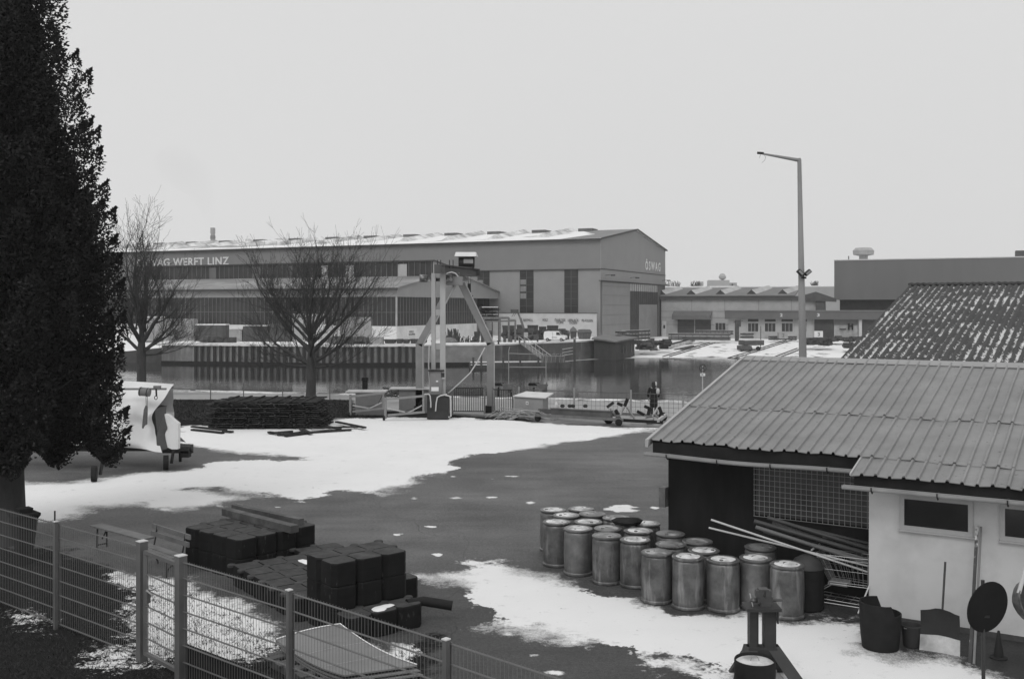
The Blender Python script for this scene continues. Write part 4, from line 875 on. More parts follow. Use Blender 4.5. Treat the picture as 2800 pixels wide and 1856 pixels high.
# wheelbarrow-like pan hung with a pale strut at the right edge
a = A(2795, 1640, 14.6); t = thing('wheelbarrow', 'upended wheelbarrow with pale handle at the right edge by the white wall', 'wheelbarrow', (a.x+.15, 14.8, 0))
m = MB().lathe([(.02, -.20), (.2, -.17), (.30, -.05), (.33, .12), (.31, .12), (.28, -.03), (.18, -.14), (.02, -.17)], (0, 0, 0), 20, lambda a_, z: 1)
rt = Matrix.Rotation(R(70), 3, 'X') @ Matrix.Rotation(.3, 3, 'Y'); m.v = [tuple(Vector((a.x+.20, 14.72, a.z-.05))+rt @ Vector(v_)) for v_ in m.v]; part('pan', m, mat('barrow_dark', .04, .5, .4, 3, c2=.25, thr=.6, s2=2.5), t, smooth=True)
part('wheel', MB().tube([(a.x+.2, 14.5, .95), (a.x+.26, 14.6, .95)], .18, 20), black, t)
part('handle', MB().tube([(a.x-.05, 14.6, a.z+.1), (a.x+.3, 14.75, a.z+1.0)], .03, 8).tube([(a.x+.45, 14.8, 0), (a.x+.4, 14.8, 1.2)], .02, 8), mat('barrow_pale', .5, .5, .1, 3), t, smooth=True)
# ------------------------------------------------------------------ vice on its stand, short drum, float
q = Vector((3.68, 14.75, 0)); t = thing('vice_stand', 'dark steel stand on splayed legs carrying a bench vice', 'vice stand', tuple(q))
vp = lambda a, b, z: q+Vector((a, b, z))
std = mat('stand_dark', .030, .6, .25, 5)
m = MB().box(vp(-.155, 0, .78), (.11, .16, .60)).box(vp(.09, 0, .78), (.17, .16, .60)).box(vp(-.08, .06, .78), (.05, .05, .60)); part('column', m, std, t)
m = MB()
for (xa_, xb_, yb_) in ((-.17, -.42, -.28), (.13, .50, -.30), (-.14, -.3, .42), (.12, .36, .42)):
    m = MB().hexa([vp(xb_-.11, yb_-.04, 0), vp(xb_+.11, yb_-.04, 0), vp(xb_+.11, yb_+.04, 0), vp(xb_-.11, yb_+.04, 0), vp(xa_-.10, -.06, .54), vp(xa_+.10, -.06, .54), vp(xa_+.10, .06, .54), vp(xa_-.10, .06, .54)]); part('leg', m, std, t)
m = MB().hexa([vp(-.32, -.09, .30), vp(.30, -.09, .30), vp(.30, .09, .30), vp(-.32, .09, .30), vp(-.21, -.085, .53), vp(.18, -.085, .53), vp(.18, .085, .53), vp(-.21, .085, .53)]); part('gusset', m, std, t)
m = MB().box(vp(-.02, 0, 1.10), (.50, .36, .045)).box(vp(.19, -.1, .98), (.02, .05, .18)); part('top_plate', m, std, t)
vm = mat('vice_iron', .06, .45, .3, 6)
m = MB().box(vp(.03, 0, 1.15), (.16, .14, .06)).box(vp(.02, 0, 1.21), (.22, .11, .09)).box(vp(-.06, 0, 1.30), (.09, .12, .10)).box(vp(.07, 0, 1.30), (.09, .12, .10)).box(vp(.0, 0, 1.36), (.14, .13, .025))
m.tube([vp(-.16, 0, 1.2), vp(.28, 0, 1.2)], .022, 8).lathe([(.05, 0), (.055, .03), (.03, .06)], vp(-.14, 0, 1.17), 12); vi = part('vice', m, vm, t)
part('handle', MB().tube([vp(-.17, -.1, 1.13), vp(-.17, .09, 1.27)], .009, 6), galv, vi)
q2 = G(2064, 1803, .46); t = thing('short_drum', 'short black drum with a frosted lid and wire handle beside the vice stand', 'drum', (q2.x, q2.y, 0))
part('body', MB().lathe([(.285, 0), (.29, .01), (.29, .46), (.282, .475), (.274, .46), (.27, .42)], (q2.x, q2.y, 0), 36), black, t, smooth=True)
ld = part('lid', MB().lathe([(.272, .425), (.25, .44), (.01, .45)], (q2.x, q2.y, 0), 32), mat('lid_frost', .42, .7, .25, 4, c2=.66, thr=.5, s2=5), t, smooth=True)
part('handle', MB().tube([(q2.x-.05+.06*math.cos(a_)+.05, q2.y, .445+.07*math.sin(a_)) for a_ in np.linspace(0, math.pi, 9)], .006, 6), galv, ld, smooth=True)
q3 = Vector((3.75, 14.35, 0)); m = MB().lathe([(.02, 0), (.08, .02), (.125, .07), (.14, .14), (.125, .21), (.08, .26), (.03, .285), (.03, .32)], tuple(q3), 20); solo('float_ball', m, mat('ball_grey', .16, .6, .3, 4), 'greyish round fender ball lying between the short drum and the stand leg', 'ball', tuple(q3), smooth=True)
# ------------------------------------------------------------------ big conifer on the left
bark = mat('bark', .05, .9, .4, 5, streak=4, bump=.4); leafm = mat('conifer_leaf', .022, .85, .35, 1.6, spec=.15)
TD = 23.5; TX = A(5, 0, TD).x
rng = np.random.default_rng(11)
con = thing('conifer', 'huge dark bushy conifer filling the left edge with many upright plumes', 'tree', (TX, TD, 0))
lobes = []   # base point, tip point, radius
def T3(px, py, dd=0): return np.array(tuple(A(px, py, TD+dd)))
ax = lambda z: np.array([TX, TD, z])
def lobe(tip, r, drop=2.2, inn=.55):
    tip = np.array(tip, float); b = ax(tip[2]-drop)+(tip-ax(tip[2]))*np.array([1, 1, 0])*inn; lobes.append((b, tip, r))
# silhouette plumes on the right, placed in the plane of the trunk
for px, py, r, dr in ((120,-120,.8,3), (128,-20,.55,2.2), (150,55,.5,2.0), (172,118,.42,1.6), (150,210,.5,1.8), (222,135,.36,1.7), (258,188,.34,1.3), (228,255,.5,1.8), (236,330,.5,1.8), (264,318,.28,1.4), (283,345,.32,1.2), (288,400,.38,1.2), (262,455,.42,1.6), (304,492,.40,1.5), (292,545,.42,1.6), (326,566,.40,1.5), (330,640,.42,1.6), (343,690,.42,1.5), (350,760,.45,1.6), (352,850,.45,1.6), (345,940,.48,1.6), (343,1040,.42,1.5), (362,1110,.38,1.3), (368,1165,.36,1.2), (352,1200,.40,1.2), (330,1225,.42,1.2), (290,1240,.42,1.2), (235,1262,.42,1.2), (170,1240,.5,1.3), (110,1210,.5,1.3)):
    lobe(T3(px-8, py, rng.uniform(-.5, .5)), r, dr, .6)
prof_z = [2.0, 3, 5, 7, 8, 8.8, 9.6, 11, 12.7, 15.5]; prof_r = [2.3, 2.6, 2.65, 2.45, 2.2, 1.8, 1.55, 1.0, .7, .15]
for i in range(210):
    z = rng.uniform(2.2, 15.2); Rr = np.interp(z, prof_z, prof_r); a = rng.uniform(0, 6.283)
    tip = np.array([TX+Rr*math.cos(a)*.94, TD+Rr*math.sin(a)*.94, z]); lobe(tip, .34+.2*rng.random(), 1.6, .6)
quads = []
def sprays(n, bse, tip, r):
    t_ = rng.random(n)**.8; c = bse+(tip-bse)*t_[:, None]
    rad = r*np.sqrt(np.clip(1-(t_*1.02-.35)**2*2.3, .02, 1))*np.clip((1.04-t_)*3.2, .08, 1)
    th = rng.uniform(0, 6.283, n); rr = rad*np.sqrt(rng.random(n)*.65+.35); ph = rng.uniform(-1, 1, n)
    off = np.stack([np.cos(th)*rr, np.sin(th)*rr, ph*rr*.7], 1); return c+off, off
pts, outs = [], []
for (b_, t_, r_) in lobes:
    L = np.linalg.norm(t_-b_); n_ = int(1150*r_*L/1.0*(1.0 if b_[0] > TX-1 else .5)); p_, o_ = sprays(n_, b_, t_, r_); pts.append(p_); outs.append(o_)
n_ = 110000; z = rng.uniform(1.9, 14, n_); Rr = np.interp(z, prof_z, prof_r)*.86*np.sqrt(rng.random(n_)*.8+.2); a = rng.uniform(0, 6.283, n_)
pts.append(np.stack([TX+Rr*np.cos(a), TD+Rr*np.sin(a), z], 1)); outs.append(np.stack([np.cos(a), np.sin(a), rng.normal(0, .4, n_)], 1))
pts = np.concatenate(pts); outs = np.concatenate(outs); kp = pts[:, 2] > 2.0+.25*np.sin(pts[:, 0]*5+pts[:, 1]*3); pts, outs = pts[kp], outs[kp]; N = len(pts)
outs += rng.normal(0, .22, outs.shape); outs[:, 2] += .35*np.linalg.norm(outs, axis=1); dv = outs/np.maximum(np.linalg.norm(outs, axis=1), 1e-6)[:, None]
rv = rng.normal(0, 1, (N, 3)); sv_ = np.cross(dv, rv); sv_ /= np.maximum(np.linalg.norm(sv_, axis=1), 1e-6)[:, None]
ln = rng.uniform(.04, .105, N)[:, None]; wd = rng.uniform(.014, .034, N)[:, None]
rax = np.hypot(pts[:, 0]-TX, pts[:, 1]-TD)/np.interp(pts[:, 2], prof_z, prof_r); big = (rax < .62)[:, None]; ln = np.where(big, ln*2.0, ln); wd = np.where(big, wd*2.4, wd)
v0 = pts-dv*ln*.5; v1 = pts+sv_*wd; v2 = pts+dv*ln*.75; v3 = pts-sv_*wd
V = np.stack([v0, v1, v2, v3], 1).reshape(-1, 3)-np.array([TX, TD, 0])
def raw_mesh(name, V, k, m):
    me = bpy.data.meshes.new(name); n_ = len(V)//k
    me.vertices.add(len(V)); me.vertices.foreach_set('co', V.ravel().astype('f')); me.loops.add(len(V)); me.loops.foreach_set('vertex_index', np.arange(len(V), dtype='i'))
    me.polygons.add(n_); me.polygons.foreach_set('loop_start', (np.arange(n_)*k).astype('i')); me.polygons.foreach_set('loop_total', np.full(n_, k, 'i'))
    me.update(); me.materials.append(m); return me
cr = bpy.data.objects.new('crown', raw_mesh('crown', V, 4, leafm)); COL.objects.link(cr); cr.parent = con
m = MB().tube([(TX, TD, -.1), (TX+.02, TD, .5), (TX, TD, 3), (TX, TD, 9), (TX, TD, 14)], [.62, .5, .42, .25, .05], 16)
for i in range(46):
    z = rng.uniform(1.9, 13); a = rng.uniform(0, 6.283); Rr = np.interp(z, prof_z, prof_r)*.8
    m.tube([(TX, TD, z-.4), (TX+Rr*.5*math.cos(a), TD+Rr*.5*math.sin(a), z-.1), (TX+Rr*math.cos(a), TD+Rr*math.sin(a), z+.5)], [.07, .045, .012], 5)
part('trunk', m, bark, con, smooth=True)
# ------------------------------------------------------------------ two bare trees on the bank
def bare_tree(px, base_y, fork_z, LS, width, r0, seed, label, mains):
    b0 = G(px, base_y); rg_ = random.Random(seed); t = thing('bare_tree', label, 'tree', (b0.x, b0.y, 0), group='leafless trees along the basin')
    T_ = MB(); Cw = MB(); RMIN = .0068
    def grow(p, d, L, r, dep, upb):
        segs = 4 if dep < 3 else (3 if dep < 5 else 2); pts_ = [p.copy()]; rs = [r]; q_ = p.copy(); dd = d.copy()
        wig = .10 if dep < 3 else .16
        for i in range(segs):
            dd = (dd+Vector((rg_.gauss(0, wig), rg_.gauss(0, wig), rg_.gauss(upb, .07)))).normalized()
            q_ = q_+dd*L/segs; pts_.append(q_.copy()); rs.append(max(RMIN, r*(1-.40*(i+1)/segs)))
        (T_ if dep < 2 else Cw).tube(pts_, rs, 7 if dep < 2 else (5 if dep < 4 else 3), caps=False)
        if dep >= 6: return
        nb = (0, 4, 4, 3, 3, 3)[dep]
        for k in range(nb):
            i = segs if k == 0 else max(1, min(segs, 1+int(rg_.random()*segs))); pp = pts_[i]
            ang = rg_.uniform(.05, .25) if k == 0 else rg_.uniform(.35, .85)
            axv = Vector((rg_.gauss(0, 1), rg_.gauss(0, 1), rg_.gauss(0, .6))).cross(dd).normalized()
            nd_ = (Matrix.Rotation(ang, 3, axv) @ dd).normalized()
            grow(pp, nd_, L*(rg_.uniform(.72, .86) if k == 0 else rg_.uniform(.50, .78)), max(RMIN, rs[i]*(rg_.uniform(.8, .92) if k == 0 else rg_.uniform(.45, .65))), dep+1, .10)
    top = b0+Vector((0, 0, fork_z))
    T_.tube([b0+Vector((0, 0, -.1)), b0+Vector((0, 0, .25)), b0+Vector((.03, 0, fork_z*.5)), top], [r0*1.35, r0*1.05, r0*.95, r0*.98], 12)
    # leader, then the limbs in turn: azimuth, elevation, length, height above the fork
    for (az, el, L, dz, rr) in mains:
        dv_ = Vector((math.cos(az)*math.cos(el), math.sin(az)*math.cos(el), math.sin(el)))
        grow(top+Vector((0, 0, dz)), dv_, L*LS, r0*rr, 1, .06 if el < .6 else .02)
    T_.tube([top, top+Vector((.05, 0, 1.0)), top+Vector((0, .05, 1.9))], [r0*.95, r0*.62, r0*.45], 8)
    part('trunk', T_, bark, t, smooth=True); part('crown', Cw, mat('twig', .045, .9, .3, 4), t, fix=False)
    return t
bare_tree(850, 1092, 2.1, 1.13, 7.9, .29, 21, 'leafless tree with a broad crown standing behind the timber stack', ((.4, .35, 1.8, .1, .48), (3.3, .30, 1.8, .0, .45), (1.9, .5, 1.7, .5, .36), (4.9, .45, 1.7, .4, .36), (3.0, .75, 2.1, .7, .5), (.0, .85, 2.2, .6, .5), (5.6, .55, 2.0, 1.1, .36), (2.5, .6, 2.0, 1.2, .36), (1.2, 1.2, 1.8, 1.5, .42), (4.2, 1.25, 1.75, 1.8, .42), (.3, .95, 2.0, 1.7, .42), (3.1, .95, 2.0, 1.6, .42), (1.7, .8, 1.9, 1.3, .36), (4.6, .8, 1.9, 1.4, .36), (3.3, .05, 1.7, -.1, .22), (.1, .0, 1.6, -.2, .22)))
bare_tree(386, 1085, 2.7, .84, 6.6, .29, 5, 'leafless tree with upright crown half hidden behind the conifer', ((.2, .45, 2.0, .0, .45), (3.2, .5, 1.9, .1, .42), (1.7, .9, 2.2, .6, .4), (4.6, .85, 2.2, .5, .4), (.1, .95, 2.4, .5, .5), (3.0, 1.0, 2.4, .6, .5), (5.8, 1.15, 2.6, 1.2, .42), (2.4, 1.2, 2.6, 1.5, .42), (.8, 1.3, 2.8, 1.8, .5), (4.0, 1.35, 2.8, 1.9, .48), (.0, .15, 2.1, .2, .26), (.5, .1, 1.9, -.2, .2)))
# ------------------------------------------------------------------ portal boat crane
lt = mat('crane_paint', .36, .6, .18, 1.2, streak=3); md = mat('crane_grey', .23, .6, .15, 1.2)
cd = 50.5; gc = A(1245, 1135, cd); t = thing('boat_crane', 'small steel portal crane with splayed legs, top beam and hoist under a little roof', 'crane', (gc.x, cd, 0))
a_ = lambda px, py, d: A(px, py, d)
def chain(px, py, d): return [A(x, y, dd) for x, y, dd in zip(px, py, d)]
for (x, wc, dd_) in ((1185.5, .20, 49.6), (1211, .26, 49.3)):
    p0 = A(x, 747, dd_); p1 = Vector((p0.x, p0.y, .25 if x > 1200 else .5)); m = MB().bar(p0, p1, wc, .28, up=(0, 1, 0)); part('column', m, lt, t)
for y0, y1 in ((745, 760), (846, 862), (938, 955)): c = A(1198, (y0+y1)/2, 49.55); part('column_plate', MB().box(c, (.40, .06, (y1-y0)/F*49.5)), lt, t)
for xs_, ys_ in (((1262, 1341, 1338), (775, 940, 1132)), ((1238, 1147, 1150), (775, 943, 1130))):
    k0, k1 = A(xs_[0], ys_[0], 52.2), A(xs_[1], ys_[1], 52.2); k2 = Vector((k1.x, 52.2, 0))
    m = MB().bar(k0, k1, .36, .40, up=(0, 1, 0)).bar(k1+Vector((0, 0, .06)), k2, .36, .40, up=(0, 1, 0)); lg = part('leg', m, md, t)
    m = MB(); e = Vector((.20, -.05, 0)); m.bar(k0+e, k1+e, .05, .46, up=(0, 1, 0)).bar(k1+e, k2+e, .05, .46, up=(0, 1, 0)); part('flange', m, lt, lg)
    m = MB().box(k2+Vector((0, 0, .18)), (.5, .5, .36)); part('foot', m, black, lg)
m = MB().box(A(1246, 762, 51.6), (.42, 1.6, .62)).box(A(1240, 768, 50.3), (.9, .5, .42)); part('leg_head', m, md, t)
bn, bf = A(1206, 735, 48.6), A(1303, 748, 54.4); bz = (bn.z+bf.z)/2+.02; bn.z = bz; bf.z = bz
m = MB().bar(bn+Vector((0, 0, .19)), bf+Vector((0, 0, .19)), .34, .05).bar(bn+Vector((0, 0, -.19)), bf+Vector((0, 0, -.19)), .34, .05).bar(bn, bf, .05, .36)
m.box(bn+(bn-bf).normalized()*-.3+Vector((-.16, 0, 0)), (.5, .5, .42)); m.box(bf, (.36, .05, .40)); part('top_beam', m, mat('beam_dark', .07, .6, .2, 2), t)
m = MB()
for px in (1196, 1205, 1229, 1239): c = A(px, 722, 49.5); m.box(c, (.04, .04, .4))
part('rail_pins', m, darkm, t)
hz_ = A(1276, 716, 53.2); m = MB().tube([hz_+Vector((-.42, 0, -.02)), hz_+Vector((.42, 0, -.02))], .27, 14).box(hz_+Vector((-.05, 0, -.30)), (.9, .5, .1)); ho = part('hoist', m, darkm, t)
part('motor_band', MB().tube([hz_+Vector((-.15, -.12, 0)), hz_+Vector((.35, -.12, 0))], .17, 12), lt, ho)
m = MB().hexa([hz_+Vector(q_) for q_ in ((-.62, -.48, .27), (.52, -.48, .27), (.6, .4, .27), (-.5, .4, .27), (-.56, -.30, .50), (.48, -.30, .50), (.52, .2, .50), (-.5, .2, .50))]); part('hoist_roof', m, white if 0 else mat('hoist_roof_pale', .62, .6, .1, 2), t)
c = A(1163, 761, 49.9); m = MB().tube([c+Vector((-.28, 0, 0)), c+Vector((.1, 0, 0))], .19, 14).box(c+Vector((.75, 0, 0)), (1.25, .34, .30)); part('travel_motor', m, mat('motor_dark', .06, .6, .3, 3, c2=.5, thr=.62, s2=3), t)
c = A(1283, 787, 53.4); m = MB().box(c, (.17, .14, .44)).lathe([(.05, -.1), (.11, 0), (.05, .1)], (c.x, c.y, c.z-.2), 10).tube([c+Vector((.02, 0, -.22)), c+Vector((.05, 0, -.4)), c+Vector((.14, 0, -.48)), c+Vector((.2, 0, -.40))], .025, 6); hk = part('hook_block', m, darkm, t)
m = MB().tube([A(1279, 752, 53.4), A(1281, 778, 53.4)], .012, 4).tube([A(1288, 752, 53.4), A(1287, 778, 53.4)], .012, 4); part('hoist_rope', m, darkm, hk)
m = MB().tube([A(x, y, 50) for x, y in ((1326, 950), (1305, 990), (1285, 1020), (1262, 1042), (1240, 1062), (1222, 1078))], .035, 6); part('hanging_strap', m, mat('strap_pale', .5, .7, .1, 3), t, smooth=True)
m = MB().tube([A(x, y, 48.9) for x, y in ((1219, 749), (1226, 746), (1235, 744), (1245, 747), (1253, 756))], .03, 6); part('top_cable', m, mat('strap_pale'), t, smooth=True) if 0 else part('top_cable', m, MATS['strap_pale'], t, smooth=True)
m = MB().tube([A(x, y, 49.2) for x, y in ((1174, 945), (1172, 1000), (1176, 1060), (1178, 1080), (1172, 1076))], .04, 6); part('power_cable', m, lt, t, smooth=True)
c = A(1193, 1047, 49.2); m = MB().box(c, (.60, .36, 1.15)); cb = part('control_cabinet', m, mat('cabinet_grey', .17, .6, .2, 2), t)
m = MB().box(c+Vector((-.05, -.19, -.28)), (.36, .015, .2)).box(c+Vector((.05, -.19, .1)), (.1, .015, .06)); part('label_plate', m, white, cb)
m = MB().box(c+Vector((.33, -.16, .38)), (.24, .02, .34)); part('open_panel', m, mat('panel_frame', .4, .6, .1, 2), cb); m = MB().box(c+Vector((.33, -.175, .40)), (.17, .012, .22)); part('panel_window', m, darkglaz, cb)
m = MB().box(c+Vector((0, 0, .62)), (.78, .5, .06)); part('cabinet_roof', m, darkm, cb)
m = MB().box(A(1199, 1108, 49.3)+Vector((0, 0, -.03)), (1.05, .9, 1.18)); part('ballast_box', m, mat('ballast_dark', .03, .8, .35, 2), t)
for pts_ in (((1160, 1078), (1172, 1077), (1176, 1082), (1178, 1100), (1178, 1114)), ((1222, 1078), (1205, 1081), (1196, 1086), (1193, 1100), (1191, 1124)), ((1218, 1080), (1230, 1083), (1233, 1095), (1233, 1138), (1226, 1140))):
    part('hose', MB().tube([A(x, y, 48.75) for x, y in pts_], .035, 6), MATS['strap_pale'], t, smooth=True)
# ------------------------------------------------------------------ things along the back of the yard
# two grey panels/boxes and the slip trailers
for (x0, x1, y0, y1, d, lab) in ((972, 1050, 1074, 1122, 51, 'weathered grey board box behind the left trailer frame'), (1091, 1170, 1066, 1122, 52, 'weathered grey board box with a rounded bar behind the right trailer frame')):
    a, b = A(x0, y1, d), A(x1, y1, d); t = thing('board_box', lab, 'box', tuple(Vector(((a.x+b.x)/2, d, 0))))
    zt = A(x0, y0, d).z; part('panel', MB().box(((a.x+b.x)/2, d+.5, zt/2), (b.x-a.x, 1.0, zt)), mat('board_grey', .17, .8, .15, 2), t)
    part('lid', MB().box(((a.x+b.x)/2-.2, d+.5, zt+.05), (b.x-a.x+.6, 1.2, .06)), mat('lid_frosted', .42, .8, .2, 2), t)
def trailer_frame(x0, x1, yt, yb, d, lab):
    t = thing('slip_trailer', lab, 'trailer', tuple(A(x0, yb, d).xy)+(0,)); P = lambda px, py, o=0: A(px, py, d+o)
    wt = mat('frame_white', .22, .6, .15, 2)
    part('side_rail', MB().bar(P(x0, yt+6), P(x1, yt-4), .10, .10), wt, t); part('side_rail', MB().bar(P(x0+8, yb-9), P(x1, yb-18), .10, .10), wt, t)
    part('upright', MB().bar(P(x0+2, yt), P(x0+2, yb), .11, .11), wt, t); part('upright', MB().bar(P(x1-4, yt-4), P(x1-4, yb-18), .08, .08), wt, t)
    part('brace', MB().bar(P(x0+8, yt+30), P(x0+55, yb-18), .06), lt, t); part('brace', MB().bar(P(x1-8, yt+22), P(x1-50, yb-14), .06), lt, t)
    part('chain', MB().tube([P(x1-6, yt+2), P(x1-20, yt+28), P(x1-52, yb-22)], .015, 5), darkm, t)
    part('wheel', MB().tube([P(x0-2, yb+1)+Vector((-.05, 0, .05)), P(x0-2, yb+1)+Vector((.05, 0, .05))], .12, 12), black, t)
trailer_frame(1052, 1162, 1086, 1144, 48.5, 'white painted slip trailer frame with a jockey wheel in front of the crane base')
trailer_frame(956, 1052, 1078, 1134, 50.2, 'white slip trailer frame with crossed braces nearest the timber stack')
m = MB().lathe([(.16, -.3), (.17, .9), (.22, .95), (.2, 1.12), (.05, 1.16)], tuple(A(998, 1066, 62).xy)+(0,), 14); solo('bollard', m, black, 'black bollard with a pale cap at the water edge', 'bollard', tuple(A(998, 1066, 62).xy)+(0,), smooth=True)
solo('brush_heap', (lambda mb: [mb.tube([A(random.uniform(1045, 1130), random.uniform(1058, 1085), 57), A(random.uniform(1050, 1135), random.uniform(1056, 1088), 57.5)], .03, 4) for _ in range(60)] and mb)(MB()), mat('brush', .09, .9, .4, 3), 'tangled heap of dark branches behind the board boxes', 'branches', tuple(A(1090, 1080, 57)))
# gates
def bars(x0, x1, y0, y1, d0, d1, n_, lab):
    a, b = A(x0, 1100, d0), A(x1, 1100, d1); zt = 5.5-(y0-HZ)/F*d0; t = thing('bar_gate', lab, 'gate', (a.x, a.y, 0)); zb_ = .14
    m = MB()
    for k in range(n_+1):
        c = a.lerp(b, k/n_); m.bar((c.x, c.y, zb_), (c.x, c.y, zt), .03)
    part('bars', m, darkm, t); m = MB()
    for z in (zb_, zt-.02): m.bar((a.x, a.y, z), (b.x, b.y, z), .05)
    part('rail', m, darkm, t); m = MB().bar((a.x, a.y, 0), (a.x, a.y, zt+.08), .09).bar((b.x, b.y, 0), (b.x, b.y, zt+.08), .09); part('gate_post', m, midm, t)
bars(1237, 1325, 1060, 1128, 51.5, 51.5, 15, 'barred steel gate standing between the crane legs'); bars(1347, 1402, 1063, 1126, 51.5, 51, 9, 'barred steel gate between the crane and the grey cabinet')
# grey transformer cabinet
a, b = A(1406, 1130, 50.5), A(1484, 1130, 49.5); t = thing('utility_cabinet', 'grey metal utility cabinet with a snow frosted top beside the barred gate', 'cabinet', (a.x, 50.5, 0))
fc_ = Fr((a.x, a.y), (b.x-a.x, b.y-a.y), (.3, .95)); LL = (b-a).length; m = MB(); fc_.box(m, 0, LL, 0, 1.0, 0, .98); part('body', m, mat('cabinet_pale', .27, .7, .12, 1.5), t)
m = MB(); m.hexa([fc_.p(-.05, -.08, .985), fc_.p(LL+.2, -.08, .985), fc_.p(LL+.3, 1.1, 1.12), fc_.p(.35, 1.1, 1.12), fc_.p(-.05, -.08, 1.03), fc_.p(LL+.2, -.08, 1.03), fc_.p(LL+.3, 1.1, 1.18), fc_.p(.35, 1.1, 1.18)]); part('top', m, mat('frosted_top', .58, .8, .12, 2), t)
m = MB(); fc_.box(m, .72, .87, -.02, -.002, .62, .78); part('notice', m, white, t)
m = MB(); fc_.box(m, .755, .835, -.027, -.0205, .66, .74); part('notice_mark', m, midm, t)
# wire fence along the water, right half and left half
t = thing('back_fence', 'low wire mesh fence with posts between the cabinet and the water', 'fence', tuple(A(1570, 1135, 51).xy)+(0,))
fp = [A(1419, 1100, 52.5), A(1570, 1100, 51), A(1725, 1100, 50), A(1868, 1100, 49.2), A(2010, 1100, 48.6)]
for i, p in enumerate(fp): part('post', MB().bar((p.x, p.y, 0), (p.x, p.y, (1.32, 1.36, 1.36, 1.2, 1.2)[i]), .09), mat('post_grey', .26, .6, .2, 3), t)
m = MB()
for p, q_ in zip(fp[:-1], fp[1:]):
    L = (q_-p).length; n_ = int(L/.22)
    for k in range(n_+1): c = p.lerp(q_, k/n_); m.bar((c.x, c.y, .06), (c.x, c.y, 1.18), .012)
    for z in np.arange(.08, 1.2, .22): m.bar((p.x, p.y-.012, z), (q_.x, q_.y-.012, z), .012)
    m.bar((p.x, p.y, 1.2), (q_.x, q_.y, 1.2), .025)
part('mesh', m, mat('mesh_grey', .11, .6, .2, 3), t)
t = thing('bank_fence', 'thin wire fence with slim posts along the water behind the timber stack', 'fence', tuple(A(700, 1092, 59).xy)+(0,))
fp = [A(px, 1090, 59.5) for px in (345, 436, 576, 666, 773, 902)]
for p in fp: part('post', MB().bar((p.x, p.y, 0), (p.x, p.y, 1.0), .05), mat('post_slim', .12, .6, .2, 3), t)
m = MB()
for p, q_ in zip(fp[:-1], fp[1:]):
    for z in (.35, .65, .95): m.tube([(p.x, p.y, z), ((p.x+q_.x)/2, p.y, z-.03), (q_.x, q_.y, z)], .006, 4)
part('wire', m, MATS['post_slim'], t)
# heap of hoses / twigs, boat trolley, cradles
rg_ = random.Random(4); m = MB()
for _ in range(34):
    c = G(rg_.uniform(1395, 1460), rg_.uniform(1138, 1150)); L = rg_.uniform(.5, 1.3); a = rg_.gauss(0, .4); h0 = rg_.uniform(.1, .5)
    m.tube([c+Vector((-L*math.cos(a), 0, 0)), c+Vector((-L*.4*math.cos(a), .1, h0)), c+Vector((L*.3, -.1, h0*.9)), c+Vector((L*math.cos(a), -.2, .02))], .022, 5)
solo('hose_heap', m, mat('hose_pale', .28, .7, .35, 3), 'heap of pale bent hoses on the snow in front of the cabinet', 'hoses', tuple(G(1428, 1148)), smooth=True)
a, b = G(1470, 1150), G(1690, 1162); t = thing('beam_trolley', 'long low steel beam trolley lying in front of the wire fence', 'trolley', tuple(a)); up = Vector((0, 0, 1)); bk_ = Vector((.1, 1.1, 0))
rust = mat('trolley_steel', .085, .7, .35, 2); part('main_beam', MB().bar(a+up*.42+Vector((.7, 0, 0)), b+up*.46+Vector((-.3, 0, 0)), .2, .30).bar(a+up*.60+Vector((.7, 0, 0)), b+up*.64+Vector((-.3, 0, 0)), .3, .04), rust, t)
part('main_beam', MB().bar(a+up*.36+bk_, b+up*.4+bk_, .2, .22), rust, t); part('cross_beam', MB().bar(a+up*.3, a+up*.3+bk_, .2, .2), rust, t); part('cross_beam', MB().bar(b+up*.3, b+up*.3+bk_, .2, .2), rust, t)
part('front_rail', MB().bar(a+up*.3+Vector((-.1, -.3, 0)), b+up*.28+Vector((.2, -.3, 0)), .12, .12), midm, t)
for p in (a, b, a+bk_, b+bk_): part('wheel', MB().tube([p+up*.16+Vector((0, -.35, 0)), p+up*.16+Vector((0, -.22, 0))], .16, 14), black, t)
m = MB()
for k in (1.2, 1.55, 1.7, 2.3): m.lathe([(.07, 0), (.12, .06), (.08, .14), (.02, .16)], tuple(a+Vector((k, 0, .64))), 10)
part('rollers', m, darkm, t); part('pale_block', MB().lathe([(.12, 0), (.1, .15), (.02, .3)], tuple(a+Vector((.9, .1, .62))), 8), mat('block_pale', .5, .7, .2, 3), t)
a, b = G(1650, 1158), G(1812, 1168); t = thing('boat_trailer', 'boat trailer with tilting padded cradle arms in front of the standing person', 'boat trailer', tuple(a)); wt = mat('arm_pale', .40, .6, .2, 3)
part('long_rail', MB().bar(a+up*.22, b+up*.22, .10, .14), black, t); part('long_rail', MB().bar(a+up*.3+Vector((.2, 2.1, 0)), b+up*.3+Vector((.1, 2.1, 0)), .1, .12), midm, t)
part('cross_rail', MB().bar(b+up*.3+Vector((-.2, 0, 0)), b+up*.3+Vector((.5, 2.4, 0)), .12, .14), wt, t)
part('draw_bar', MB().bar(b+up*.35+Vector((-.4, .4, 0)), G(1722, 1158)+up*.1, .1, .1), wt, t)
for (x0, y0, x1, y1) in ((1668, 1116, 1700, 1156), (1688, 1148, 1714, 1100), (1714, 1112, 1735, 1145), (1778, 1150, 1800, 1112), (1788, 1130, 1808, 1150), (1700, 1155, 1680, 1130)):
    part('cradle_arm', MB().bar(A(x0, y0, 47.5), A(x1, y1, 47.9), .07, .07), wt, t)
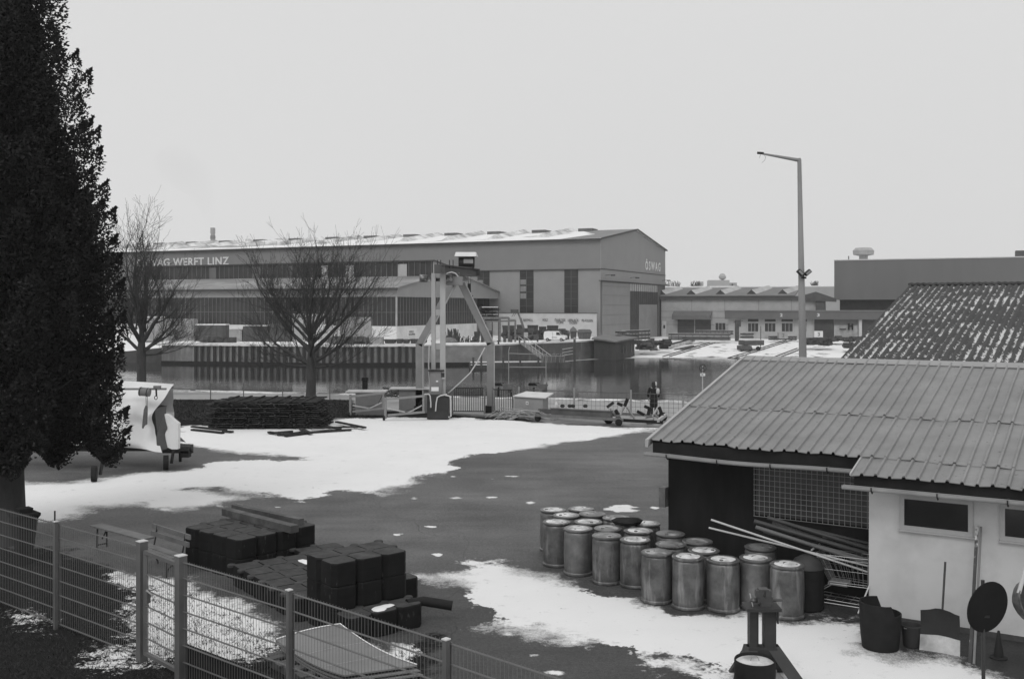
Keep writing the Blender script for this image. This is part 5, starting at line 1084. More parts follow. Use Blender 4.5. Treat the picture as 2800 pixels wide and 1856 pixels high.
for (x0, y0, x1, y1) in ((1660, 1113, 1678, 1100), (1688, 1102, 1702, 1108), (1683, 1120, 1692, 1136), (1742, 1124, 1762, 1134), (1762, 1110, 1780, 1118), (1776, 1116, 1772, 1134), (1802, 1112, 1812, 1138), (1708, 1110, 1716, 1090)):
    part('cradle_pad', MB().bar(A(x0, y0, 47.6), A(x1, y1, 47.5), .10, .13), MATS['black_rubber'] if x0 != 1660 else darkm, t)
for px, py in ((1776, 1152), (1812, 1142), (1664, 1150)): c = G(px, py+8); part('wheel', MB().tube([c+Vector((0, -.1, .2)), c+Vector((0, .1, .2))], .21, 16), midm if px == 1776 else black, t)
# ------------------------------------------------------------------ person
def skinned(name, verts, edges, rad, m, par, sub=1, root=0):
    me = bpy.data.meshes.new(name); iv = inv_of(par); me.from_pydata([tuple(iv @ Vector(v_)) for v_ in verts], edges, []); o = bpy.data.objects.new(name, me); COL.objects.link(o); o.parent = par
    sm = o.modifiers.new('skin', 'SKIN'); 
    for i, r_ in enumerate(rad): me.skin_vertices[0].data[i].radius = (r_ if isinstance(r_, tuple) else (r_, r_))
    me.skin_vertices[0].data[root].use_root = True
    s_ = o.modifiers.new('sub', 'SUBSURF'); s_.levels = sub+1; s_.render_levels = sub+1
    dg = bpy.context.evaluated_depsgraph_get(); dg.update(); m2 = bpy.data.meshes.new_from_object(o.evaluated_get(dg)); o.modifiers.clear(); o.data = m2; m2.materials.clear(); m2.materials.append(m)
    m2.polygons.foreach_set('use_smooth', [True]*len(m2.polygons)); return o
pp = A(1790, 1132, 50.0); pz = lambda x, y, z: Vector((pp.x+x, 50.3+y, z))
t = thing('person', 'person in a long dark coat standing behind the boat trailer with their back turned', 'person', (pp.x, 50.3, 0))
bodyv = [pz(0, 0, .95), pz(0, 0, 1.18), pz(0, 0, 1.42), pz(0, .01, 1.52), pz(.0, .02, 1.62), pz(.0, .03, 1.72), pz(-.10, 0, .88), pz(-.11, .02, .48), pz(-.11, .0, .08), pz(-.13, .12, .04), pz(.10, 0, .88), pz(.11, .0, .48), pz(.12, -.02, .08), pz(.14, .10, .04),
         pz(-.19, 0, 1.40), pz(-.27, -.02, 1.14), pz(-.25, .12, .93), pz(-.24, .15, .86), pz(.19, 0, 1.40), pz(.26, -.02, 1.14), pz(.24, .10, .93), pz(.23, .14, .86),
         pz(-.265, .17, .80), pz(-.245, .18, .785), pz(-.225, .18, .785), pz(-.205, .17, .80), pz(-.20, .15, .83), pz(.255, .16, .80), pz(.235, .17, .785), pz(.215, .17, .785), pz(.20, .16, .80), pz(.195, .14, .83)]
edg = [(0,1),(1,2),(2,3),(3,4),(4,5),(0,6),(6,7),(7,8),(8,9),(0,10),(10,11),(11,12),(12,13),(2,14),(14,15),(15,16),(16,17),(2,18),(18,19),(19,20),(20,21),(17,22),(17,23),(17,24),(17,25),(17,26),(21,27),(21,28),(21,29),(21,30),(21,31)]
rad = [(.15,.11),(.13,.10),(.15,.10),.055,(.075,.09),(.06,.075),.09,.06,.05,.04,.09,.06,.05,.04,.06,.048,.036,.03,.06,.048,.036,.03]+[.009]*10
skinned('body', bodyv, edg, rad, mat('person_skin', .30, .7, .1, 3), t)
cv = [pz(0, 0, 1.44), pz(0, 0, 1.25), pz(0, 0, 1.0), pz(0, .0, .72), pz(.0, .0, .42), pz(-.2, 0, 1.41), pz(-.28, -.02, 1.15), pz(-.26, .1, .95), pz(.2, 0, 1.41), pz(.27, -.02, 1.15), pz(.25, .09, .95)]
skinned('coat', cv, [(0,1),(1,2),(2,3),(3,4),(0,5),(5,6),(6,7),(0,8),(8,9),(9,10)], [(.17,.13),(.165,.13),(.185,.14),(.21,.16),(.24,.18),.08,.068,.058,.08,.068,.058], black, t)
part('trousers', MB().tube([pz(-.11, 0, .6), pz(-.11, 0, .1)], [.085, .068], 10).tube([pz(.11, 0, .6), pz(.12, 0, .1)], [.085, .068], 10), darkm, t, smooth=True)
part('shoe', MB().box(pz(-.12, .05, .045), (.11, .27, .09)), black, t); part('shoe', MB().box(pz(.13, .05, .045), (.11, .27, .09)), black, t)
hm = MB().lathe([(.02, -.02), (.085, .03), (.105, .10), (.10, .17), (.06, .225), (.01, .235)], tuple(pz(-.01, .0, 1.52)), 16); hm.lathe([(.06, -.16), (.11, -.08), (.10, .02)], tuple(pz(-.01, -.05, 1.56)), 12); part('hair', hm, mat('hair_dark', .02, .7, .3, 6), t, smooth=True)
part('face', MB().lathe([(.02, -.1), (.065, -.05), (.075, .02), (.05, .08)], tuple(pz(-.0, .06, 1.66)), 12).box(pz(0, .145, 1.655), (.025, .03, .04)).box(pz(-.03, .13, 1.68), (.02, .012, .012)).box(pz(.03, .13, 1.68), (.02, .012, .012)).box(pz(0, .132, 1.61), (.04, .012, .012)), MATS['person_skin'], t, smooth=True)
part('hood', MB().lathe([(.02, -.1), (.05, -.05), (.06, .04), (.03, .12)], tuple(pz(.10, -.02, 1.62)), 12), mat('hood_pale', .6, .8, .1, 4), t, smooth=True)
m = MB().lathe([(.03, -.16), (.08, -.10), (.10, .02), (.08, .12), (.03, .17)], tuple(pz(.19, -.08, 1.26)), 12); solo('shoulder_bag', m, mat('bag_pale', .50, .8, .15, 4), 'pale bag carried on the shoulder of the person in the dark coat', 'bag', tuple(pz(.22, -.06, 1.1)), smooth=True)
# round boat cradles and tall frame at the water edge
m = MB()
P = lambda x, y: A(x, y, 63.5)
t = thing('jetty_frame', 'tall thin grey rectangular steel frame standing at the water edge', 'frame', tuple(P(1390, 1060).xy)+(0,))
m.tube([P(1391, 1060), P(1391, 960), P(1394, 948)], .035, 6).tube([P(1493, 1060), P(1493, 968)], .035, 6).tube([P(1391, 966), P(1493, 970)], .03, 6).tube([P(1391, 1003), P(1493, 1004)], .03, 6); part('tube_frame', m, mat('frame_pale', .26, .6, .15, 2), t)
for (x0, x1, lab) in ((1353, 1402, 'dark round bottomed boat cradle left of the pair at the water edge'), (1450, 1496, 'dark round bottomed boat cradle right of the pair at the water edge')):
    b_ = P(x0, 1060); t = thing('boat_cradle', lab, 'boat cradle', (b_.x, 63.5, 0), group='boat cradles at the water edge'); z0 = P(0, 1050).z; xr = P(x1, 0).x; xm = P(x1-13, 0).x
    m = MB(); pr_ = [(xm-.45, z0+.05)]+[(xm+.36*math.cos(a_), z0+.05-.38*math.sin(a_)) for a_ in np.linspace(math.pi*.95, .1, 9)]; 
    m.prism([(x, 63.4, z) for x, z in [(xr, z0+.15), (xr, z0-.5), (xm-.05, z0-.5)]]+[(xm+.0, 63.4, z0-.35)], (0, .3, 0)); m.prism([(x, 63.2, z) for x, z in pr_], (0, .12, 0)); part('bowl', m, midm, t)
    m = MB().box((P(x0+10, 0).x, 63.6, z0-.02), (.7, .25, .18)).box((P(x0+10, 0).x, 63.5, -.2), (.1, .1, 1.2)).box((xr-.1, 63.5, -.2), (.1, .1, 1.2)); part('support', m, black, t)
# small round sign with a plate on a post
c = A(1921, 1024, 58); t = thing('harbour_sign', 'small white plate under a crossed round sign on a thin post near the water', 'sign', (c.x, 58, 0))
part('post', MB().tube([(c.x, 58, 0), (c.x, 58, c.z+.5)], .03, 8), mat('post_pale', .42, .6, .1, 3), t); part('plate', MB().box((c.x, 57.95, c.z), (.28, .02, .16)), white, t)
part('plate_text', MB().box((c.x-.03, 57.935, c.z+.01), (.12, .008, .04)), darkm, t)
m = MB().tube([(c.x+.2*math.cos(a_), 57.95, c.z+.38+.2*math.sin(a_)) for a_ in np.linspace(0, 6.283, 20)], .022, 5).bar((c.x-.14, 57.95, c.z+.24), (c.x+.14, 57.95, c.z+.52), .03).bar((c.x+.14, 57.96, c.z+.24), (c.x-.14, 57.96, c.z+.52), .03); part('round_plate', m, darkm, t)
# ------------------------------------------------------------------ covered boat on its trailer
bt = thing('covered_boat', 'boat on a trailer under a loose white tarpaulin left of the timber stack', 'boat', tuple(G(440, 1262)))
BD = 35.; cv_ = mat('tarpaulin', .66, .75, .08, .8, c2=.56, thr=.6, s2=.7, bump=.12, bs=2)
m = MB(); nu, nv_ = 34, 26
# draped cloth: from the ridge line down the near side, drawn in at the waist
xl, xr = A(-40, 0, BD).x, A(512, 0, BD).x
def cloth(u_, v_):            # u along the boat 0 (left) .. 1 (stern end), v 0 ridge .. 1 hem
    x = xl+(A(478, 0, BD).x-xl)*u_
    ridge = 3.02-.16*u_**3-.06*u_; hem = 1.15-.72*max(0, (u_-.35)/.65)**1.2*(1.0) ; hem = .62+.55*(1-u_)
    z = ridge+(hem-ridge)*v_
    y = BD-1.15*math.sin(min(1, v_*1.5)*math.pi/2)*(1-.10*v_)+.16*math.sin(u_*27+v_*3)*v_**.6*.7+.22*math.sin(u_*15-v_*9)*v_+.05*math.sin(u_*37+v_*12)*v_+.10*math.exp(-((v_-.62)/.10)**2)
    x += (-.45*math.sin(math.pi*min(1, v_*.9))+.10*v_)*u_**4+.03*math.sin(v_*17+u_*4)
    return x, y, z-.03*math.sin(u_*13)*v_
for i in range(nu+1):
    for j in range(nv_+1): m.v.append(cloth(i/nu, j/nv_))
for i in range(nu):
    for j in range(nv_): a = i*(nv_+1)+j; m.f.append((a, a+nv_+1, a+nv_+2, a+1))
o2 = len(m.v)        # far side
for i in range(nu+1):
    for j in range(9):
        x, y, z = cloth(i/nu, j/8); m.v.append((x, 2*BD-y, z))
for i in range(nu):
    for j in range(8): a = o2+i*9+j; m.f.append((a, a+1, a+10, a+9))
part('tarpaulin', m, cv_, bt, smooth=True, fix=False)
m = MB(); pts2 = [(478,1063),(470,1100),(459,1135),(468,1150),(484,1160),(487,1225),(460,1226),(449,1200),(448,1175),(456,1145),(450,1132)]
fl_ = MB(); q1 = [A(x, y, BD-1.05) for x, y in ((450,1132),(459,1134),(472,1146),(487,1158),(487,1190),(486,1228),(470,1228),(456,1222),(449,1195),(456,1172),(450,1155))]
fl_.prism(q1, (0, .25, 0)); part('tarpaulin_flap', fl_, cv_, bt)
fl_ = MB().prism([A(x, y, BD-1.08) for x, y in ((448,1130),(452,1150),(457,1168),(456,1175),(449,1178),(452,1200),(458,1226),(440,1232),(429,1222),(427,1195),(434,1172),(444,1145))], (0, .03, 0)); part('hull_opening', fl_, mat('hull_dark', .07, .6, .2, 2), bt)
m = MB().hexa([(A(60, 0, BD).x, BD-.5, 1.3), (A(440, 0, BD).x, BD-.3, .75), (A(440, 0, BD).x, BD+.3, .75), (A(60, 0, BD).x, BD+.5, 1.3), (A(60, 0, BD).x, BD-.7, 2.3), (A(440, 0, BD).x, BD-.6, 2.0), (A(440, 0, BD).x, BD+.6, 2.0), (A(60, 0, BD).x, BD+.7, 2.3)]); part('hull', m, MATS['hull_dark'], bt)
m = MB().bar((xl, BD-.6, .62), (A(520, 0, BD).x, BD-.3, .60), .10, .14).bar((xl, BD+.6, .62), (A(520, 0, BD).x, BD+.3, .60), .1, .14).box((A(500, 0, BD).x, BD-.5, .62), (.9, .5, .22)).box((A(470, 0, BD).x, BD-.75, .66), (.9, .3, .12)); part('trailer_frame', m, darkm, bt)
m = MB().tube([A(505, 1232, BD-.6), A(522, 1228, BD-.6), A(526, 1238, BD-.6)], .05, 8).box(A(508, 1240, BD-.6), (.28, .3, .22)).bar(A(470, 1225, BD-.8), A(476, 1214, BD-.8), .03).box(A(493, 1250, BD-.6), (.08, .08, .3)); part('coupling', m, black, bt)
for px, py, d in ((458, 1268, 33.9), (262, 1300, 31.6)):
    c = Vector(((px-1400)/F*d, d, 0)); part('wheel', MB().tube([c+Vector((-.14, -.0, .25)), c+Vector((.02, .05, .25))], .24, 18), black, bt); part('axle_leg', MB().bar(c+Vector((.1, .1, .2)), c+Vector((.15, .2, .75)), .07), darkm, bt)
ml = A(462, 1062, BD-.9); m = MB().tube([(xl, BD-1.0, 2.70), A(455, 1063, BD-1.0)], .035, 8).box(A(430, 1060, BD-1.0), (.22, .14, .14)).tube([A(462, 1058, BD), A(532, 1064, BD)], .03, 8).lathe([(.09, -.07), (.11, 0), (.09, .07)], tuple(A(528, 1062, BD)), 10); part('mast', m, mat('mast_grey', .16, .5, .2, 3), bt)
m = MB().tube([A(382, 1070, BD-1.15), A(410, 1072, BD-1.15)], .145, 16); eb = part('outboard_drum', m, mat('barrel_dim', .14, .6, .3, 3), bt, smooth=True); part('band', MB().tube([A(384, 1070, BD-1.15), A(386, 1070.3, BD-1.15)], .155, 16).tube([A(403, 1072, BD-1.15), A(405, 1072.3, BD-1.15)], .155, 16), black, eb)
m = MB().prism([A(x, y, BD-1.3) for x, y in ((398,1108),(402,1112),(401,1160),(394,1164),(390,1172),(388,1168),(393,1120))], (0, .08, 0)).tube([A(399, 1082, BD-1.3), A(400, 1110, BD-1.3)], .01, 4).tube([A(403, 1082, BD-1.3), A(403, 1140, BD-1.3)], .01, 4); part('hanging_fender', m, mat('fender_dim', .10, .7, .3, 3), bt)
m = MB().tube([A(427, 1062, BD-1.3), A(428, 1083, BD-1.3)], .03, 6).tube([A(426.5+4*math.sin(a_), 1087-5*math.cos(a_), BD-1.3) for a_ in np.linspace(0, 6.28, 12)], .014, 5); part('hook', m, darkm, bt)
# ------------------------------------------------------------------ timber stack
wd = mat('old_timber', .024, .9, .45, 2.5, spec=.15, c2=.07, thr=.6, s2=2); sx0, sx1 = G(605, 1168).x, G(905, 1165).x
t = thing('timber_stack', 'large low stack of dark old boards and pallets behind the snowy yard', 'timber stack', (-12.5, 46.5, 0)); rg_ = random.Random(9)
for k in range(14):
    z = .06+k*.088; m = MB(); sh_ = rg_.uniform(-.25, .25); L0, L1 = G(600, 1160).x+sh_+(.9 if k > 10 else 0)*0+.01*k, G(895, 1160).x+sh_*.5-.03*k
    for r_ in range(4):
        x = L0
        while x < L1:
            l_ = rg_.uniform(1.6, 4.2); m.box(((x+min(x+l_, L1+.2))/2, 45.4+r_*.75+rg_.uniform(-.1, .1), z+rg_.uniform(-.012, .012)), (min(l_, L1-x+.2)-.04, rg_.uniform(.3, .6), .045), rg_.gauss(0, .02)); x += l_
    for j in range(7): m.box((L0+.4+j*(L1-L0-.8)/6, 46.5, z+.044), (.09, 3.0, .04))
    part('board_layer', m, wd, t)
def loose(lab, pts_, seed, snow=0):
    rg2 = random.Random(seed); m = MB()
    for (x0, y0, x1, y1, h) in pts_: m.bar(G(x0, y0)+Vector((0, 0, h)), G(x1, y1)+Vector((0, 0, h)), .16, .07)
    return solo('loose_boards', m, wd, lab, 'boards', tuple(G(pts_[0][0], pts_[0][1])), group='loose boards round the timber stack')
loose('pair of dark squared boards on the snow at the left end of the stack', [(525,1172,618,1182,.1), (525,1177,610,1186,.04), (610,1182,636,1184,.06)], 1)
loose('dark boards jutting left from the foot of the stack', [(556,1152,602,1150,.12), (558,1160,640,1168,.1), (575,1150,620,1148,.2), (600,1166,660,1172,.05)], 2)
loose('flat pallet of dark slats on the snow right of the stack', [(735,1187,800,1182,.05), (760,1192,830,1184,.05), (780,1195,850,1186,.05), (735,1186,790,1194,.08), (850,1176,990,1172,.1), (830,1186,960,1178,.06), (800,1190,900,1180,.05), (880,1168,930,1178,.09), (820,1176,850,1190,.09), (920,1160,998,1176,.12)], 3)
solo('drain_tray', MB().box((G(998, 1104).x, 52.5, .15), (.9, .6, .3)), black, 'low black tray lying on the grass left of the trailers', 'tray', (G(998, 1104).x, 52.5, 0)) if 0 else None
# ------------------------------------------------------------------ dock float stacks
flm = mat('float_plastic', .011, .75, .35, 2.5, spec=.14, c2=.06, thr=.66, sharp=.05, s2=3.5, stretch2=(3, 3, 1)); flt = mat('float_top', .056, .85, .45, 5, spec=.2, bump=.2)
def float_mesh():
    m = MB(); h_ = .2485; c_ = .08; b_ = .02
    oct_ = [(h_, -h_+c_), (h_, h_-c_), (h_-c_, h_), (-h_+c_, h_), (-h_, h_-c_), (-h_, -h_+c_), (-h_+c_, -h_), (h_-c_, -h_)]
    prof_ = [(.95, 0), (1, .02), (1, .17), (.992, .185), (.992, .215), (1, .23), (1, .375), (.95, .398)]
    for (k, z) in prof_: m.v += [(x*k, y*k, z) for x, y in oct_]
    for i in range(len(prof_)-1):
        for j in range(8): a = i*8+j; b = i*8+(j+1) % 8; m.f.append((a, b, b+8, a+8))
    m.f.append(tuple(range(7, -1, -1))); m.f.append(tuple(56+j for j in range(8))); return m
fme = mesh_of('float_block', float_mesh(), flm); fme.materials.append(flt); fme.polygons[-1].material_index = 1
lme = mesh_of('corner_lug', MB().lathe([(.08, 0), (.085, .02), (.085, .045), (.07, .055)], (0, 0, 0), 10), flt)
snc = mesh_of('snow_patch', MB().lathe([(.17, 0), (.13, .02), (.01, .03)], (0, 0, 0), 14, lambda a, z: 1+.3*math.sin(2*a+.5)+.22*math.sin(3*a+1)+.14*math.sin(7*a)), snowm, True)
FL_LAB = {}
def stack(org, ang, cells, lab_side, grp, snows=()):
    for (i, j, k, lab) in cells:
        u_ = Vector((math.cos(ang), math.sin(ang), 0)); v_ = Vector((-math.sin(ang), math.cos(ang), 0)); jit = Vector((random.gauss(0, .006), random.gauss(0, .006), 0))
        p = org+u_*(i+.5)*.5+v_*(j+.5)*.5+Vector((0, 0, k*.4))+jit
        o = bpy.data.objects.new('dock_float', None); COL.objects.link(o); o.location = p; o.rotation_euler = (0, 0, ang+random.gauss(0, .012)); o['label'] = lab; o['category'] = 'dock float'; o['group'] = grp; ROOTM[o.name] = Matrix.Translation(p)
        f = bpy.data.objects.new('float_block', fme); COL.objects.link(f); f.parent = o
        g = bpy.data.objects.new('corner_lug', lme); COL.objects.link(g); g.parent = o; g.location = (.25, .25, .352)
        if k == 0 or True:
            if (i, j, k) in snows: s_ = bpy.data.objects.new('snow_patch', snc); COL.objects.link(s_); s_.parent = o; s_.location = (.03, -.02, .397); s_.scale = (1.2, .8, 1)
ordn = ['first', 'second', 'third', 'fourth', 'fifth', 'sixth', 'seventh', 'eighth', 'ninth', 'tenth']
# near (right) stack: 3 x 2 columns, three high, on a wider bottom raft
ang2 = math.atan2(.96, 1.16); o2_ = Vector((-2.98, 16.77, 0)); c2_ = []
for k in range(3):
    for i in range(3):
        for j in range(2):
            side = 'front' if j == 0 else 'back'
            lv = ('bottom', 'middle', 'top')[k]; c2_.append((i, j, k, f'dark dock float, {lv} layer of the taller right stack, {side} row, {ordn[i]} from near corner'))
stack(o2_, ang2, c2_, '', 'dark dock floats of the right stack')
c3 = [(i, -1, 0, f'ground level dark dock float jutting in front of the right stack, {ordn[i]} from the left') for i in (0, 1, 2)]
stack(o2_, ang2, c3, '', 'dark dock floats lying in front of the right stack', ((1, -1, 0),))
u2 = Vector((math.cos(ang2), math.sin(ang2), 0)); v2 = Vector((-math.sin(ang2), math.cos(ang2), 0))
solo('rubber_bolster', MB().tube([o2_+u2*1.3-v2*.25+Vector((0, 0, .36)), o2_+u2*1.62-v2*.3+Vector((0, 0, .36)), o2_+u2*2.0-v2*.62+Vector((0, 0, .28))], .085, 12), black, 'thick black rubber fender roll sticking out to the right of the stack foot', 'fender', tuple(o2_+u2*1.6), smooth=True)
# far (left) stack: 4 x 4 columns, two high
ang1 = math.atan2(1.45, 1.23); o1_ = Vector((-5.50, 20.2, 0)); c1_ = []
for k in range(2):
    for i in range(4):
        for j in range(4):
            if k == 0 and 0 < i < 3 and 0 < j < 3: continue
            lv = ('bottom', 'top')[k]; c1_.append((i, j, k, f'dark dock float, {lv} layer of wide left stack, {ordn[i]} along right side, {ordn[j]} along left'))
stack(o1_, ang1, c1_, '', 'dark dock floats of the left stack')
# single layer between the stacks
c4 = []; o4 = Vector((-3.75, 17.5, 0)); an4 = math.atan2(.803, -.597)
cen = [o.location.copy() for o in bpy.data.objects if o.name.startswith('dock_float') and o.location.z < .1]
for i in range(7):
    for j in range(-5, 0):
        p4 = o4+Vector((math.cos(an4), math.sin(an4), 0))*(i+.5)*.5+Vector((-math.sin(an4), math.cos(an4), 0))*(j+.5)*.5
        if any((Vector((c_.x, c_.y, 0))-p4).length < .50 for c_ in cen): continue
        c4.append((i, j, 0, f'dark dock float, low layer between the stacks, {ordn[j+5]} row across, {ordn[i]} along'))
stack(o4, an4, c4, '', 'dark dock floats in the low layer between the stacks', ((3, -3, 0), (4, -3, 0)))
# timbers on the left stack
for (x0, y0, x1, y1, d0, d1, zz, w1, lab) in ((617, 1397, 806, 1445, 22.7, 20.9, .88, .20, 'thick dark squared timber lying on the left float stack, nearer of the two'), (640, 1388, 824, 1430, 23.2, 21.6, .87, .14, 'thinner dark squared timber on the left float stack, farther of the two')):
    a = Vector(((x0-1400)/F*d0, d0, zz)); b = Vector(((x1-1400)/F*d1, d1, zz)); solo('timber', MB().bar(a, b, w1, .15), mat('timber_brown', .06, .8, .35, 2.5, c2=.12, thr=.58, s2=3), lab, 'timber', tuple((a+b)/2))
# ------------------------------------------------------------------ folding beer table bench and garden bench
a, b = Vector(tuple(G(262, 1432, .5))), Vector(tuple(G(405, 1470, .5)))
dr = (b-a).normalized(); sd_ = Vector((-dr.y, dr.x, 0)); t = thing('folding_bench', 'narrow folding trestle bench on steel legs left of the garden bench', 'bench', (a.x, a.y, 0))
bw_ = mat('bench_wood', .13, .6, .3, 3); part('seat', MB().bar(a+Vector((0, 0, -.02)), b+Vector((0, 0, -.02)), .30, .035), bw_, t)
for c, s_ in ((a+dr*.28, 1), (b-dr*.25, -1)):
    m = MB()
    for w_ in (-.11, .11): m.bar(c+sd_*w_+Vector((0, 0, -.04)), c+sd_*w_*1.1+Vector((0, 0, -.5)), .03)
    m.bar(c-sd_*.12+Vector((0, 0, -.42)), c+sd_*.12+Vector((0, 0, -.42)), .025); part('leg', m, darkm, t)
    part('brace', MB().bar(c+Vector((0, 0, -.3)), c+dr*s_*.22+Vector((0, 0, -.04)), .02), darkm, t)
a = Vector(tuple(G(418, 1434, .80))); dr2 = (Vector(tuple(G(508, 1462, .80)))-a).normalized(); b = a+dr2*1.6; sd2 = Vector((dr2.y, -dr2.x, 0))
if sd2.y > 0: sd2 = -sd2
t = thing('garden_bench', 'old slatted garden bench with curved iron legs against the left float stack', 'bench', (a.x, a.y, 0)); up = Vector((0, 0, 1))
part('backrest', MB().bar(a+up*-.02, b+up*-.02, .035, .10).bar(a+up*-.17-sd2*-.03, b+up*-.17-sd2*-.03, .035, .10), bw_, t)
part('seat', MB().bar(a+up*-.40+sd2*.12, b+up*-.40+sd2*.12, .10, .035).bar(a+up*-.39+sd2*.24, b+up*-.39+sd2*.24, .10, .035).bar(a+up*-.39+sd2*.36, b+up*-.39+sd2*.36, .10, .035), bw_, t)
for c in (a+dr2*.2, b-dr2*.2):
    m = MB().tube([c+up*.03, c+up*-.2+sd2*.03, c+up*-.42+sd2*.08, c+up*-.80-sd2*.02], .018, 6).tube([c+up*-.42+sd2*.08, c+up*-.42+sd2*.4, c+up*-.80+sd2*.42], .018, 6).tube([c+up*(-.70+.14*math.sin(k))+sd2*(.2-.2*math.cos(k)) for k in np.linspace(0, math.pi, 8)], .012, 5); part('leg', m, darkm, t)
# flared dark planter by the trunk
q = G(64, 1530); q = Vector((A(66, 0, 21.5).x, 21.5, 0)); m = MB().lathe([(.16, 0), (.17, .05), (.30, .98), (.36, 1.05), (.36, 1.10), (.30, 1.10)], tuple(q), 4).lathe([(.18, 1.10), (.2, 1.2), (.02, 1.22)], tuple(q), 4); solo('planter', m, black, 'dark flared square planter beside the conifer trunk', 'planter', tuple(q))
solo('thin_rod', MB().tube([(A(150, 0, 17.35).x, 17.35, 0), (A(150, 0, 17.35).x, 17.35, 1.98)], .014, 6), darkm, 'thin dark upright rod just left of the second fence post', 'rod', (A(150, 0, 17.35).x, 17.35, 0), smooth=True)
# ------------------------------------------------------------------ warped boards on a pallet behind the fence
cs = [Vector((-3.67, 15.65, .22)), Vector((-2.37, 14.2, .30)), Vector((-1.38, 14.6, .30)), Vector((-2.79, 16.35, .24))]
pm = mat('facade_sheet', .19, .6, .15, 1.5, c2=.13, thr=.64, s2=3); sheets = [('topmost warped pale sheet on the pile behind the fence', 0, .46), ('second pale sheet under the topmost one', -.05, .3), ('third pale sheet in the pile', -.09, .3), ('lowest pale sheet sticking out at the front of the pile', -.20, .5)]
for k, (lab, dz, br) in enumerate(sheets):
    m = MB(); n_ = 16; sh_ = Vector((.05*k, -.06*k if k < 3 else -.28, 0)) if k else Vector((0, 0, 0))
    for top in (0, 1):
        for i in range(n_+1):
            for j in range(n_+1):
                u_, v_ = i/n_, j/n_; p = cs[0].lerp(cs[1], u_).lerp(cs[3].lerp(cs[2], u_), v_)
                warp = .10*(1-u_)**2*(1 if k < 3 else .2)-.05*math.sin(math.pi*u_)+.03*math.sin(math.pi*v_)*(1-u_)
                m.v.append((p.x+sh_.x, p.y+sh_.y, p.z*(1 if k < 3 else .6)+warp+dz*(1 if k < 3 else .3)-(.022 if top else 0)))
    w_ = n_+1; off = w_*w_
    for i in range(n_):
        for j in range(n_): a = i*w_+j; m.f.append((a, a+w_, a+w_+1, a+1)); m.f.append((a+off, a+1+off, a+w_+1+off, a+w_+off))
    for i in range(n_):
        for (a, b) in ((i, i+1), (n_*w_+i, n_*w_+i+1), (i*w_, (i+1)*w_), (i*w_+n_, (i+1)*w_+n_)): m.f.append((a, b, b+off, a+off))
    t = thing('sheet', lab, 'sheet', tuple(cs[0]+sh_), group='pile of pale sheets on a pallet'); part('panel', m, pm, t, smooth=False)
    if k == 0:
        for v_ in ():
            pass
        m = MB()
        for u_ in (.36, .68):
            pts_ = []
            for j in range(13):
                v_ = j/12; p = cs[0].lerp(cs[1], u_).lerp(cs[3].lerp(cs[2], u_), v_); warp = .10*(1-u_)**2-.05*math.sin(math.pi*u_)+.03*math.sin(math.pi*v_)*(1-u_); pts_.append((p.x, p.y, p.z+warp+.003))
            m.tube(pts_, .006, 4)
        part('crease', m, mat('crease_pale', .30, .6, .1, 3), t)
        m = MB()
        for e0, e1 in (((0, 0), (0, 1)), ((0, 1), (1, 1))):
            pts_ = []
            for j in range(15):
                u_ = e0[0]+(e1[0]-e0[0])*j/14; v_ = e0[1]+(e1[1]-e0[1])*j/14; p = cs[0].lerp(cs[1], u_).lerp(cs[3].lerp(cs[2], u_), v_); warp = .10*(1-u_)**2-.05*math.sin(math.pi*u_)+.03*math.sin(math.pi*v_)*(1-u_); pts_.append((p.x, p.y, p.z+warp+.012))
            m.tube(pts_, .010, 4)
        part('snow_rim', m, snowm, t)
t = thing('pallet', 'weathered wooden pallet carrying the pile of pale sheets', 'pallet', (-2.6, 15.2, 0)); pw = mat('pallet_wood', .085, .8, .35, 3); rz_ = math.atan2(-1.45, 1.3)
for k in (-.62, 0, .62):
    c = Vector((-2.56, 15.1, .055))+Vector((math.sin(-rz_), math.cos(rz_), 0)).normalized()*k; part('runner', MB().box(c, (2.0, .1, .11), rz_), pw, t)
m = MB()
for k in np.linspace(-.95, .95, 7): m.box(Vector((-2.56, 15.1, .125))+Vector((math.cos(rz_), math.sin(rz_), 0))*k, (.14, 1.45, .026), rz_)
part('deck_boards', m, pw, t)
solo('short_plank', MB().bar(G(735, 1805)+Vector((0, 0, .06)), G(800, 1790)+Vector((0, 0, .08)), .12, .05), pw, 'short plank on the ground left of the pale sheets', 'plank', tuple(G(735, 1805)))
solo('squared_log', MB().bar(G(985, 1722)+Vector((0, 0, .25)), G(1020, 1708)+Vector((0, 0, .27)), .08, .08), MATS['lid_frosted'], 'short pale squared log end behind the pale sheets', 'log', tuple(G(985, 1722)))
